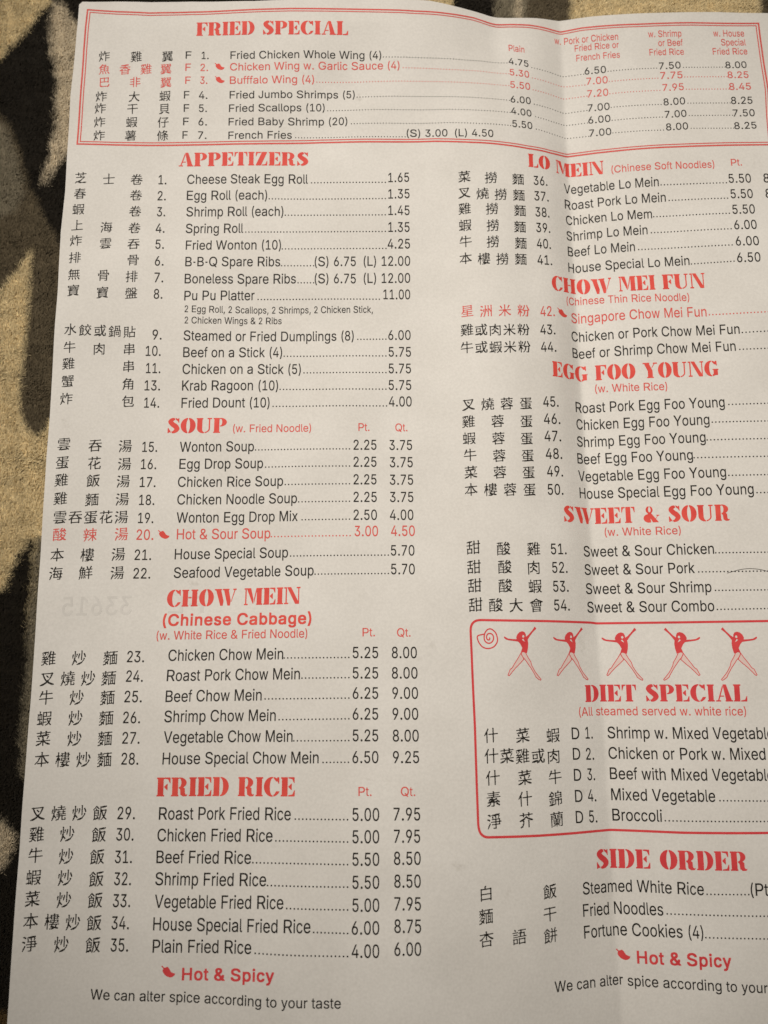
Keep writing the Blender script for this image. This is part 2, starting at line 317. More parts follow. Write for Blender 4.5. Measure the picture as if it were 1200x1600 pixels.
 'C卷': (1.000, "-$0q-D0c-R0Q-5//-7.z-A.p-Z.m.?.r.N.y.s/Q.d/t.g0/.x08/<09/R0R/f0W0&0N0-0?/O/@/P/./[/$/l.~0:/&0V/50i/41,.|18.^11.O0|.I,s.(,c-v,?-0,;,~,@,s,M,k,^,j.?,w.e-1/<-#0|-11D-@1Y-<1o-/1},u1|,b1p,V/L,B/@,=/>,7/L,$/r+d0=+_11+>1J+,1s*}2.*h22*O2+*C1n*91V)}1D)z0`*30@*70**H/k*R/R*h/B*m/G*L/1*./&)F/1(v.r(M._(C.2(N,g(E,X(K,K(a,M(p,Y(y-d)$.,)1.6)I.?*#.:*4.-*?-t*A+0*++&*#*~)s+$&n+-&d+F&f+Y&`+y&?,+&:/G&W/f&g/r(%/v(B/c(a/d(t/x)&0:(~0V(s0h([0b(,0T&Y0Z&70L&%0.&#0)%f/x%Y/_%Y/A%l/3%o+f%T+@%;+0%>*x%M*[%O*<%m*0&(*3)l*#*<)u*<)l*4)l)m)[)^)/)c(D):(5)5($)<&n)V&o)}&w*/((*4(G*/(K*I(S*S(k*](}*p)K*p*%+C*<+_*6+m*%+s(1+g((+n&w,*&},=(>,H)~,V*E,k*f,n+0,f+B,}+2-@+4-S+@-_+]-a+c-h+[-t+I-y(t-g(h-m(^.#(_.:(z.H*C.W*D.d)l/P)g/`)q/q*?01*[0*+*/Z+;/3+9/%+-.m+3.`+L.^+m.t,4.p,8.y,#/2+x/G,&/X,J/`,S/l,V0&,A0E,A0X,P0g -l,5+Y+}+I+q*l+0*h*~+=*k-w+$.B+:.k+0.o+6.h+B.#,-"),
 'C叉': (1.000, "0:0&0`/x0r/k1$/U1#/C0h/+0A-x/S,<.{+C-}*/-z)}.6)O.T):/|(b0m(Q17(41S(31g(,2#&l2&&[1}&P1a&C1D&,0O&700&1/r&?/[&A/B&O/,&R.r&b.X&g.B&x.)(#-n(6-T(?,m(n,f(f,i(P,d(C,G(5,:&{+v&s+f&W+H&Q+6&8*x&4*i%z*K%s*<%a)z%X)h%E)T%A)/%N(;%.($%2&i%T&h%n&p%|&}&%(G&#(W&J(w&N)2&c)K&e)X&v)x&|*0(6*L(7*[(Q*{(U+#(f+-(o+O(s+S),+])7,#)6,-)?+%*^*L+O)d,z)2.=(z.M(K.R(;.q(>/$(W/5),/<)H/O)u/R*9/E*I/D/</k/c0$ /S/(*B.[*6.V*2.O*?.)*]-f*_-<+#,t+0,F+M,)+]+_,8*s,g*M-+*a->*y-n*}.X,+._,;.N,V.O,j._,w/),{/1-3.y-N.x-d/,-s/J-x/7.:/6.M/E.]/c._/j.e/g.x ,J.,-&-_-{,l-},c-w,U-N,.-A,+-5,1+m-O+m-^+w-m,7.("),
 'C吞': (1.000, ",a05-.0(0L0A0s0P1:0B1L0*1L/p17/b-5/@-&/1,T-k,^-V,s-P-n-W.8-m.[-o/,-b1+-q1P.#1p-t2)-]2*-C1s-7/),{.t,s/3,L/u+l0:+[0`+T11+A1J+/1m+%2&*q20*_2,*H1s*71g)z1Y)r1:)x0F*?0=*?07*906((0H&U07&802%v0&%k/L%f/3&).x&1*l%m*U%d*N%I*C%?)h%:)]%F)[%s)P&0)[&V)[)?)U)W)K)_)B)](d)6(1(w&}(}&k)=&n)g&s)r(()y(D)s(Q*>(q*C(z*Y))*b)F*d)D*})H+.)T+9)t+?)q+[**+p*3,(*E,2*f,1*q,D*h,R*U,X(+,F&z,M&o,c&n,o&s,y(5-,*U->*r-Q+--T+:-w+F-}+c.#+h.)+P.J+S.a+`.i,#.m,*.x,#//+i/7(h.|([/((O/=(Q/P(^/[(q/b+c/x,+01 -I,n,7,f+|,]+F+i*i*~*g*k*r*b+&*`.~+%/%+..{+:.3,$-a,d .|*<*l)v*d)Z*Q)?*Q($*V&k*f&Z*x&V/6&z/@(1/?)t/5*2"),
 'C士': (1.000, "-$0m-@0`-L0J-@/|-@-a-D-K-Q-:-k-41&-M1P-Y1s-M2--*1},p1^,g-W,F-G,A-@,+-@(K-E(2-T&}-h&y0O(30y(>1B(.1P&t1P&a1D&S0|&K(a%h(W%o(J&4(S&E(h&Q,4&m,G&v,K(+,J+t,=,2,&,:(++x&y,&&n,?&n,L&},](5,d,4-(,D--,K-A,J/{,H0,,60D,30S,:0a,G0i"),
 'C大': (1.000, "-(0n-@0`-L0J-D0&-:.(-;-m-A-e-n-T0|-m1J-v1g-n1{-U2#-F1z-81V-(-z,f-j,^-z,?-}+{.>+Z.B+2.c*j.n*E/3*$/I)W00(o0](a1<(71g(&1y&k1y&T1^&@1D%|14%v0-&C/W&i.`(_.+)E-R*D,}+V,s+`,k+X,J*X+z)Z+O(q*g&y*j&V*e&I*B&()~%~)w%e)n%[)_%X)?%`(T%6(>%3&z%U&v%u&z&&(.&0(N&+(T&2(Y&N(}&j)2&n)H&k)T&p*6(N*f)/*v)L*f)j*f)z*r*-+=*/+G*:+J*J+5*e+3*x+C+.+`+/+h+4+i+>+S+U+N+k+Y+{+s,)+z,I+s,R+c,T(5,:(&,D&w,`&x,m(+,|(>-)+]-D+f-K+s-f,=-n,C.$,C.:+~.W+w.j,#.},D/*,J/5,J0%,60D,40V,:0b,G0i"),
 'C寶': (1.000, ",s0v-50g-U0/-k/}0I050i0H1:0S1Z0H1o001q/v1a/W1q/61o.~1a.r1+.i0~.b1#.81@.*1P-u1X-c1S-Q1@-H0s-M/U-C/H-;/E-+/O,e/i,Y0=,a0G-*0S-40s-81$-/1(,t18,U16,B1&,60],80N,00i+r0s+[0o+N0]+=0X+00Z*o0k*G0Z**0X)r0k)F0i):0Y)%0X(Z0l&~0|&r1@&n1V&a1h&I1i&71^&*1@&%0y%n0=%|/x%v/_&(/B&(/,&4.n&2.T&=.5&?-d&V-]&f-`&y-W(#,4&u,$&m,2&Q,.&:+e%y+C%t+0%_*o%]*[%K*<%F)~%5)k%7)H%F(T%0(>%0(0%;(%%M(%%`(.%n(;%s(W%j(h%n(o%v(r&.)%&9)5&8)N&))r&4)~&=)k&L)K&R)>&h)E())F([);)))E)C)F)c):*-)E*V)C*d)1*{).+/);+B)_+F)f+P)Q+[(N+O(<+e(9+x(?,&(J,,(h,*)?,2)E,8)J,K)X,T)h,S*%,D*2,b*),o)T,p)/,c(v,n(p-$(w-0),-8*0-B*9-I*;-R*0-k)u-s)K-n);-T)%-P(p-Z(a-|(8.+((.K(2.y&|/B&~/R(5/b(^/f)2/W,</q,F/{,=0;,?0H,Y0q 0P/X)2.{(}.v(w.f)).J)?.B)u.G*9.Z*c._+3.Q+].T+h.X+|.n,:.m,P.`,_.L,b.:,Y.-,J.&,..)+6-}+*-v+(-i+1-V+C-L+V-N+c-h+v-q,4-k,S-R,g-e,~.0,q.T,t.b,}.k-J.n-b/,-t/3.)//.7.o.B.i.[.v/).z/X.m0*.q0F.~0f.x0p/(0m/A0c/P 06.H/X.C/J.9/H.,/R-y/c-q0Y-x0c.%0c.2 .?.:-a.2-Q-~-N-o-W-e-d-a.T-i.]-r.Z.%.N.4 ,[-<,@-)+3,|+*,u+&,l+1,U+C,M+f,R,#,k,@,g,b,H,e,9,^,+,P,#,7+},.+d+|+Z+S+c+=+Q*|+P*f+G*L+I*E+E*E+?/9+b/[+v/x+y0%,*0#,1/r,2-1+z-#,(,z,7-+,h-5,t-Z,x-q,T.2,M.N,O.[,W.`,h.[,}.Q-1.B-9,s-/ /C+6*L*m*?*h*:*Z*E*B*[*:/O*`/_*h/a*x/U+/ /C*6*L)l*?)g*:)Y*E)A*[)9/O)_/_)g/a)w/U*. /C)5*L(k*?(f*9(Y*E(>*[(5/O(Z/_(c/b(s/U)- 0&(*/~(&0(&v03&r04&}"),
 'C巴': (1.000, "0V0P0v0@1,/v1*/j0x/X0u/K0u,V1,+z0w+[0o+50`+,00+)0&+//r+M/[+U)h+&)^*o)_(8)d&w)m&k*B&g*[&m*o&l+*&_+@&D+I&A/L&a/[&i/c&|/o(,0&(+0@&u0W((0i(F0t(p0[)60Y)K0i)Z1@)f1^)Z1q)B1g(Z1P&w1V&[1S&K1G&B1+&>1&&$0y%v0Y%r0F%b0:%_0&%a/c%v/R%x*|%T*o%O*_%=*R%:*6%E)q%A)T%V)8%_(r&+(i&c(h+)(]+K(h+o(h.{(f//(P/P(T/d(d/o);/t)k/f+y/w,+/z,D00,s05-J0&/R07/c0;/|0L /`/N-Q/>->/6-:,Y-?,G-K,8-h,3/l,C/|,K0#/+/u/C ,(/2)u.~)b.u)^,=)c,+)o+w*0+s,4,(,D,0,G.k,=/("),
 'C干': (1.000, "-$0(-N/v0S020v0;1>031Q/v1U/d1M/U11/I-W/,-G/&-@.o-A,W-N,?-d,71&,P1S,Y1q,M2%,92*,*1}+s1Y+f-W+F-G+A-@+--@%j-1%T,^%N,M%R,H%_,G*k,D*~,:+1+|+9(.*w&{*~&m+H&z+[(5+g,4,+,@,/,G,;,G.T,C.g,7.u+|.{(a.c(U.i(H/,(I/9(Q/C(n/Q+|/k,D0#"),
 'C或': (1.000, ".%0u.?0l.M0X.O0I.F02.H/W.r/*0L/40]/;0V/I0*/f/c/y/B/~/50//10>/70K/R0h/f0n0-0c0O0i0m0Z1A/~1A/r1//V1./J1d/:1y.y1x.c1d.T.b.:.T.4.Q.$.W-E.o--.v,y.t,j.e,W.b,K.f,<.|,(/&+t/%+d.r+L.t+9.{+*/<*{/K+#/T+8/@+V/@+l/O+x/r+{/},30#,B/l,W/g,m/u-$0:-+0/-G03-W0@-b0S-d1.-O16-F16-60z,P0(*W0/*60,*)/|)y/[)q/K)X/I)H/R)2/r(h/x(F0/(+0L&k0m&`0~&j1,()1)(20i(I0f(b0s(p12(u17)#0s)A0n)P0p)^0|)j11)m1Y)a1m)U1|)C2#)-1w(B1h&`1q&D1n&41a&)1D&(0i%l0C%j/i%v/5&I.c(<.T(F.H(@-{&o-|&B-Z&#-J%x-(%},@%P,,%S+m%n+m&>,*&S+p&Z+L&J+0&L*u&:*U&9*B&,*)&))k%x)X%y)2&/(D%u(5%w(+&+&~&Y(1&f(^&n(e(*(q(6)2(6)H(D)b(C)x(Q*6(Q*L(`*f(_*x(l+3(o+I(y+Y(w+v(g,P(y,p(},z(x-0(]-6(G-.(8,o(.,b&h,g&g-N(B-R(L-P(c-V(m-~(v.$(}-u)7-v)C.4)X.6)c.$*5-c,M-W-j-J.&-...(>-e(/-l&}.2(+.C(D.P-G.z-P/+-N0+-:0L-70_-J0r ,:-6,Y-&,l,`,Y,2,Y*M,k*$,g)l,M)b(})G(k)K(Y)j(e*2(e,*(b,9(M,W(S,n(a,v)2,{)b,m+=,y+c-3 +J,;)e,/)T,&)Q*W)_*9){*1+V*>+f*F+j*V+i+w+`,1"),
 'C排': (1.000, ")r0X*30L*A06*2/g*2.]*9.E*E.9*R.6*x.D+3.?+L.-+W-p+S-`+F-W*E-N*6-E*2-2*4+Q*<+C*I+=*|+Q+C+T+Z+0+^*x+O*g+-*e+)*J*z*@*O*@*G*)*3)o*2&2*=%e*9%T*)%K)k%L))%:(Q%5(B%<(4%W(0%d(5%q(D%y)2%|);&%)B&2)A)c)8)w)))}(1)`&})`&r)m&j*A&p*M&z*S(>*R(N*X(U*s(a*}(n*~),*s)3*u)2+0)B+M)B,x):-5))-B((-?&t-V&q-f&y-t(.-|)/.*)?.3)B/j).0/)+0?)10L);0S /l1$0,0u0;0a0:0P0,000-/J0:/00F/)0Y/)1./-1G/91V/:1z/(2-.g2(.V1s.M0@.@0..50--10:,q0V,i1#,m1@,z1P,z1p,h1~,K1y,;1j,203+|0,+i00*_0=*M0L*H17*M1V*[1g*Z2,*H29**24)x2$)n0@)a00)X0,)G0+%x/x%g/U%b/C%f/=%u/=)^/2*$/=*H/=,#/2,E/=,f/=.;/2.`/=/%/=00/:0?/*0T/$0d/)0q/60{ -z0r.>0e.J0L.;/}.;.v.M.K.;.#.;,_.M,0.;+d.;*F.M)k.;)F.9%n.,%]-d%V-T%X-L%g-K({-C)<-+)J+c)A+W)J+L)g+U)w+i*$-8*1-I*=-K+A-A+]-++h+y+a+n+k+c,++l,;,#,D-D,T-K,h-G-l-;-}-,.&+v-{+k.*+`.E+f.S+y._-8.j-G.r-K0(-60H-40[-;0g-G0n"),
 'C撈': (1.000, "0S100o0~0z0f0j0>0Y/)0Z.r0e.f1*.[1=.M1P.01{-c1|-O1a-.1M,~0O-m03-|/B-..r,k.[,i.L,y.M-./<-j/C-w/C.;/c.N/l.e/j.r/I/2.{.W.k.S.`.]._.l.s/8/*/s/60&/I0)/V/w/U/V/|/Y0*0</o0Y/l0p/|1#0C10 -80r-S0b-]0L-J0(-<.W-F.L-d.C-y.4.?-`.A-O.)-/-q-%-(-`,s-c+n,Q,M,@0S,`0v,t1M,x1n,d1~,H1|,81m+|1i+31S+%17*~1++(1$+40|+j0p+{0`,$,G+`,7+Z,1+P,0*p,**_+v*U+V*S+L*W+G*d+F+T+@+^+6+`+4+0+9*r+5*e*f*O*?*S*9*7)~)~)}%|*+%]*)%L)r%@)T%A),%4(8%,&y%R&z%`($%i(1%n(w%q),%x)2&&)2)k)**$(w*.($)k&p)k&d)|&_*L&d*X&m*_(1*^(D*e(K+#(T+.(d+1(~+()$+>)3+])3,v)+-3(t-@&s->&c-X&b-h&j-s&}-|(z.))/.1)3.A)2/e(y0+(w0>)%0K)20P)b0T)x0L*-0=*20.)}/b)~.Z*).E*?.5*i.=+).7+>-~+E-h+@-Y+3-Q*6-L*%-D*#+f*,+T*9+N*~+g*w,(*z,5+*,?+G,H+<,^+?,n,#-L,.-^,+-z,J.8,S.R,N._,..x+`.=+O.6+C.<+?.O+Y/2+>/R+>/i+L/u+f/u,4/c,:/@,^/C,d/M,i0),Q0F,P0Y,a0i .?0$.Q/u.M/_-z.n-k.c-^.d-W.w.#/n.//{ 1j0=1|021x/v1C/%14.v1#.v0x/%0z/21L0.1V0: -w+U.2+M.b+J.g+;.f*^.n*N.{*G06*O0Y*d1&*h1D*`1W*J1`*.1J)l1;(M1,&b15&90m%b0V%_00%j.x%b.h%k.[&$.b&8.n&A/r&D0-&K0:&W0G(-0,(G0$(`00(q0S({0Z)K0R)e0:)p.h)d.X)_.*(J-F&Q-I&5-E&(,z%d,g%a,D%j+F%C+:%F++%W+$%z+-&1+:&6+S&3+]&G+i&O,.&G,:&I,j&k-(()-E(X-1(y-1)1->)>-[)G-S)S-D)X+Y)M+E)f+F)y+]*+-7*8-N*U-q*[-w*d-u*m-W+*-O+>-Z+Q"),
 'C星': (1.000, "0=0a0]0Q0n0/0[/`0].x0o.P0[.%0]-;0n,r0h,_0V,W*[,,*R,$*]+e*G+-*R*z*c*w,@+),M+6,N+f,S+s,d+}-+,$-@+y-H+G-T+9-a+406+F0]+W0v+R10+A1;+/19*w1+*l-^*R-J*M-D*@-D)i-L)V-Z)J/f)W0&)h06)j0Y)Z0k):0f),0V(~-Q(i-G(b-D(W-E&q-Q&[-h&S0v&l1:&z1J&{1b&s1t&a1{&N1w&=1^&3(D%G(.%J&{%c&z%o((%|(8&&,:&G,G&L,M&Y,L(A,D(R,7(])T(K)E(R)8(k)?({)N)&,D)?,M)N,M)~,E*8,7*D)r*4)_*))%)A(Z(x(D(v())/(,)F(l*/(k*R)&*d),*x):+-)4+F)7+S)E+_)e+a)k+g)_+{);,(),,?)6,g)6-a)+.$)6.E)6/9)3/H(z/g(}/z)20*)b0/*6/|/<0H/I0K/c0^ /I/i*6/A*,/=*%/3*%.e*3.I*I.A/X.j/c.n/i.x/i/I/_/_ /I.3*6-f*,-b*%-W*%-+*0,s*U,d/X-0/c-4/i->/i-n/_.("),
 'C春': (1.000, ",a0k,w0e-10U-60%-J/n0F0(0s07160,1J/l1G/U17/K-+/+,x.{,o.a,r.E-..:0*.P0I.a0Y.b0s.V1,.?1..*0}-w,V-U,D-H,1,z,7,e,M,].N,l.x-&/<-(/i,v1&-$1M-41j-,2#,r2),X1s,I/c,7/R,//[+x/u+e1E*o1r*]2#*M2**;1}*(1f)w1M)]1@)Y0F)y0#*:/t*7/r)]0))4/r(o/r&z0)&I/n%v/_%k/,%g.k&%.X&++0%l*x%g*n%L*c%A*0%=*%%F)~%l)t&,*#&S)~(T)t(s)~)2*#)K)v)g)k)l)b)f)c)E)X)6)H)2)))8(A(k(-(o&r)1&o)S&v)a(()g(D)d(N**(Z*0(q*.(}*N)E*T)H*m)X*~)d+@)u+G*9+F*@+R*9+a*)+g((+Y&z+`&n+x&s,0(5,;*(,J*B,]*X,b*o,t+:,u+E-,+@-A+--I)%-<(w-B(k-W(p-k),-u+*.*+F.C+p.D+z.^+s.r+`.{(a.f(T.l(J.~(J/9(W/B(n/H+i/a+o/g+h/|+m01+|0<,:0?,I0c .&,*+]+r+G+a+,+;+)+/+3*|+C*y._+7.g+>.c+J.9+} .[*V+0*;+&*4+()v*s)_*s)Q+#)=+:)5.n)Q.{)_.{*3.m*N .[(r+#(U*r(G*r&m+#&U+:&L.n&i.{&w.{(Q.q(g"),
 'C會': (1.000, "-$0a->0Z-n0<.2/s.r/J/B/O0O/+0m/&1:.g1S.i1g.c2#.M2+.;2&.+1S-f1D-c0p-l0f-i0r-F0_,w0`+a0q+50i*}0Y*w00*|)H*H)8*I)+*T)$*d)0+))0,O(~,~(q-*(>,r(+,t&q-3&v-V(+-a(G-](W-b(_-j(b.$(k..)?.C)T.E)h.W){.^*3.l*X.e*f.j+0/,+//H+:/X+I/_+i/Z+n/a+n/v+v0$,@0*,k0X ,w/`,d/Z+y.w+t.j+|.Z,4.X-q.e.#.j.%.q-z.z /-.@.~.%.k-w.T-|.;.1.,.3+]-{+6-c+%-i*l-}*_-Z*9-C*#->*L-:,+-G,M-[,w-`-G-Q-z-U.K-l.x-^/?-a/b-w/e-} /S-0.~-,.u-$/-,n/0,b.^+a._+S.k+H/_+K/q+V/q,n/f-( .4-$-G,{-9,p-8+[-A+G-Q+<.%+?.0+F.&+_..+|-s,H-w,U.%,^.E,a.L,f.H,x ,1,q){,])t,L)t+N)|+0*9*}*u+&+&+-+#+D*X,5*f,H+3,W+N,K+a,4+j+Z+d+M+R+?+T+2+i+-,J+6,Q+F,P,P,F,f /i*U0-*G0>*&0<)v0.)b0,)T0-)/0?(b0-(A0-&m0<&N0>&>/|%o/E%h.~&$.h&&*r%d*e%_*X%G*L%?)~%:)o%A)a%})l&B)l&~)a(A)l(_)l)=)S)k)_)~*?*-*r)z.e*=.u*@/3*R .u)e*r)F*b)=*_)&*i(g+&([/%(z/8)+/9)D//)Y .u(G*r()*b&|*_&b*i&F+&&;/%&Z/8&f/9(&//(<"),
 'C本': (1.000, "-$0m->0b-L0M-K0>-A0#-@.r-D.[-M.O.2.Y.b.L0|.^1D.i1a.a1s.O1{.31s.%1g-{._-`.R-Z.O-P.^-2.{,p/),M/C,4/Q+n/t+A0s*>1:*41u)l2,)J2$):1g).1M(l1=(c1#(k/|)T/z)I0/(}0*(p/|(i/O(i-J(W-@(D->%`-.%P,a%K,S%N,K%X,J(+,:(H,#(N)~(?)n(I)e(_)r)$){)-,7)?,G)G,K)W,K,y,D-:,:->,3-8+Q+n+/+2*[*D)i)6(^(/(G&y(;&v(.&|&u(7&s(M)%)O)n*N*C+<*D+E*5+a*8+t*E+~*c+~*j,**X,H*Z,[*l,h+0,j+=-++3-=*|-B(8-/(,-5&z-W((-i(A-v*x./+F.D+i.G,4.:,D.=,J.N,J/~,60D,40V,:0b,G0i -L-?-C->-@-.-@)x-G)Z-T)N-d)K/o)]/l)h.~*^.V+:"),
 'C杏': (1.000, "-$0q->0e-L0Q-K0A-A0*-@/X-D/C-N/7-n/>.H/11#/E1J/S1a/N1t/@2%.}1}.p1p.g.X.L.N.I.K.A.W.%.q-g0&,s0Y,n1D,H1o,:2&+{2$+e1d+U1M+=1@+806+U/|+i/c+r/:,0-G-k-@-Z-?+--.*v,V*r,N*x,K+*,J-V,D-j,:-n+&,L*@+h*<+_*@+E*9+8)p+/)j*s)_*i)N*g)/*n(D*F(8*C(+*H&o*h&n+,&s+8((+?(G+9(P+@(P+V(Z+c(h+f))+`)C+q*X,t+7-W+F-r+>.,+0.2(.-w&}-}&r.7&q.D&v.M(;.]+-.s+V/-+v//,@.~,J/2,J0%,60G,40Z,G0l /x*}0=*n0N*H0<)|0<()0N&L00%q/U%j/6&(/%&,*[%e*H%`*>%E*3%:)e%5)U%<)Q%i)G&))R&L)R)^):*3)E*F*%*P*U*B.u*e/)*h/B*z /**#*L)Y*B)G*E&c*S&Q*i&L/?&q/I()/I)[/?)t"),
 'C條': (1.000, ".20s.Q0o.i0[.k0B.V0&.[/w.h/o/l/u060/0O0+0v001;/w1F/c1D/O1&/=0Y.U0#-m/|-c0F-60`-+0}-$1=,n1m,b2$,O2,,91},&1g+{1P+i1=+f0Y+t06+t0#,&/f,-/<,B.{,Z.r,^.i,X.n,;/6,1/H+y/J+g/=+O/<+?/@+-/L*y/c*t0s*}17+01G+21i*{1u*j1x*Y1q*L1d*F/R*5/B*0/;)w/;&O/D&4/B%~/3%s.r%s.;%b-^%]-Q%_-F%j-:&*->&<-N&D.;&H.E&M.K&Y.L)W.G)q.;*#.,*),1)x+z*2+v*D,#*P,:*X.B*l.K*{.J+O.5+h-w+j-^+Q-J+P-(+Y,@+<,++8+t+A+h+Y+s+~+|,-,1,0,G,+,S,H,s,N-.,b-D,e-W,y-d,{-z,s.+,y.*-(-v-9-n-S-8.5-+.3,V-a,D-U,+-^+v-s,1.6,4.U,@.^,a._-&/&-+/1-(/J-4/^-70%-G00-k01-p0>-g0S-i0d-w0r *%0S*U0<*]0+)q-s)q,r*(,G)q+x)p%K)b%7);%1),%5)%%E)#+n(w+y(n+w(>+1(.+$&x+-&e+T(&,1&y,`&},p(1,{(Q,{(^-0(^-9(K-T(M-h(^-t(}-v)/..)..>(u.X(u.l)).y)J.})U/5)Z/O)D/j)C0$)k0M +6/6+U/(+b.k+O.@+O(U+K(F+C(=*|(6*l(;*g(J*f.D*N.u*R/&*_/1 /s/=.,/0-z/*-w.|.8.].H.=._.,.r-n.~-i/&-o.}.,/).:/9.B/_.B0*.w0./)0,/2 -5)M-M)F-R)7-,(I,V&b,)&1+s&(+`&.+R&<+V&K,;(?,w)D-()M 0])f0o)Z1@)*1s(?1u(/1p($1D&b17&`1*&h/|)7/{)C0*)P0I)c"),
 'C樓': (1.000, ".b0~.u0x/)0j/10W/,0>/9040*090L0M0v0Q140H1E091N0&1M/s1?/_1@/Q1r/92(.}2).j1z.^1M.[1?.Q1=.+1O-_1L-Q1D-H14-D0m-J/3-=/%-8.{-+/),l/?,`0=,h0Y,z1+-&1P,u1_,f1f,S1R,(1T+a1e+?1a+,1M*~1&+(.N*o.;*c.-*E.5*4.H*./E*6/c*H0&*L0V*?14*D1V*U1j*S1}*I25*,2/)q1z)j0v)e0`)`0#(L0@(:0`(51#&|1M&q1b&]1g&C1^&61J&/14%x1#%t0F&)/|&%/f&1/L&2/0&H.u&L.l&F.m&0.e%}.E%u.2%f-q%b-Z%Q-D%P,}%B,J%U+C%C+3%N+&%h+(%t+3&%+Y&#+y&*,z&@-+&K,s&c,^&V,1&V+|&]+r&l+r&x+}(1+z(M,&(V,=(^,G(f,W)),R)9,=)A+6):*~)O*})c+3)p,:)y,Y*2,w*8-5*6->*<-D*L->*[-.*d+s*[+`*d+U*x+`+:+`+i+J,2+J,E+],S,.,X,Y,J-z,T./,].2,j.)-&-q-2,1-%+{-*+l-?+v-`+r-v+c.++C.3+3.W+3.d+C.r+i.j+u.s+v/A+_/i+a/u+j0#,D0.,p/{.%0)./00.10:-x0W-z0n./0z )r0X*30L*A06*?0&*//f*/.i*4.R*I.@*~.=+:-k+9-Z+--O*u-M*X-W*B-W*3-O*/-B*<,{+&+{+=+:+0*z*o*[*_*a*I+)*0*j*.%P)~%>)_%7)K%;)F%J)F*a)B*u);*y)4*r(])G(5(U(+(N&z(Q&h(l&d({(-)l&s*1&s*E((*S(G*U(U*p(T*|(@+6(<+E(D+Y(c+e(m,&([,E([,X(k,g)/,m)8-.)2-@(}-J(+-I&w-a&t-p&z-{(..*(d.1(}.C)B.I)E/j)100)/0B)50M)B0T 04/c/,/Y.|/O.|/?/*/-/<.~0F/+0Q/50Q/H0F/Z -n/P,m/H,b/>,b/.,k.w,}.l.%.t.1.~.0/6.$/H 04.U/,.L.|.B.}.,/,-u/<-n0F-v0Q.$0Q.;0F.M -n.C,m.;,b.0,b-v,m-d,}-[.%-d.1-n.0.).$.; 0G,9/,,/.{+|.}+d/-+Q/?+I0Y+S0f+a0e+z0Y,1 -n,$,V+v,J+i,L+O,V+=,j+5-++8-J+L.,+K.2+V..+m-}+{ /I)X-a)K-O)@->(}-h(n.2(k.G(]._(@.{(>/.(F/6(S/+(r//)*/<)3/X)4/c);/_)M"),
 'C水': (1.000, "-(0n-C0`-O0K-C/|-G.3-W-j-r-O-y-&.2,p.T,x.r,t.{,z0L.k0c.k1&.U1(.I0y.6/M,T/P,2/K,$/<+w.u+y.l+h/I*y0F)}0m)`1:)Y1s):2.)$23(j2-(]1p(O1Y(31J(*14(.0?(X/0)].V*<-J+u-D+d-C&W-Q&2-Q%|-:%i-4%O-$%C,P%O+:%A++%H*t%j*r%y*z&++0&2,:&<,G&C,M&P,N,&,C,L,N,m,N/x,K0-,;0A,60P,:0_,G0h +:-q+l-X+w-I+{-7+d,q+C+^+$*j*G)T)^(J(a&J(N&<(>&:&z&T&w&i(t(e)N)Q)Q)a)B)y)C*1)T*=)u*>*(*R)n*t)o+/)~+:*B+=*K+I*J+V*3+p*3,**?,6*b,<*i,R*b,f*O,n(;,_(2,e(&,}(%-2(1-?(D-I*?-X*c-n"),
 'C洲': (1.000, "170{1S0o1b0U1R0+1S,21f+`1R+41Q&+1J%y1:%s0p%p0c%z0_*v0O+000+,0$+2/U,8/9,o/0,v/),e/(&/.u%u.K%q.?%w.<&).<,x.1-A.<-f.</g.9/s.%03.$0B.,0M.80T.h0X.~0R/50B/:0,/)/c/*-r/3-h/I-p/[-n/{-X0.-10G,r0K,L0Y,90_,>0a,N0a0.0^0:0K0R0H0b0O0o0Y0v ,J0V,g0J,u03,f/d,h-S,p-M-+-T->-R-Q-G-_-7-t,k-p,K..+=.&+,-t*}-Z*s-J*x,z,I,p,Z,j,[,[*=,>(c+~&v+X&-+3%Q*x%F*[%T*Q%d*U%t+%&b*m((*l(7*x(G+@(K+J(X+L(i+2)(+/)>+=)N+])R+d)l+`)u+E*-+?*C+L*V+m*^+r*}+n+++O+@+C+V*k*N*X*F*?*P*:*d*]+a*Z+k*C,&*>,9*L,J*p,S*u,g*c-**b-:*o-H+*-K+V-:+^-.+F+f+t+t+w/d+t/q+b0-+_0=+f0J+p0P (}0/)50*)K0-)_0**?/^*K/I*M/6*).])x.W)k.Y),/&(h/0(;/K(6/Z(=/h(k0, (J-/(h-%)5-+)n,i*+,M**,4)b+e)N+]&w,?&k,N&l,_(:-* )T*B*)*(*0)y*0)l(s%Y(d%D(Q%@(3%N(*%^(S&h(?(*(=(@(J(N(k(Q(t(Y(|(r(f)5(d)G(t)W):)[)<)f).*$)/*4);*@"),
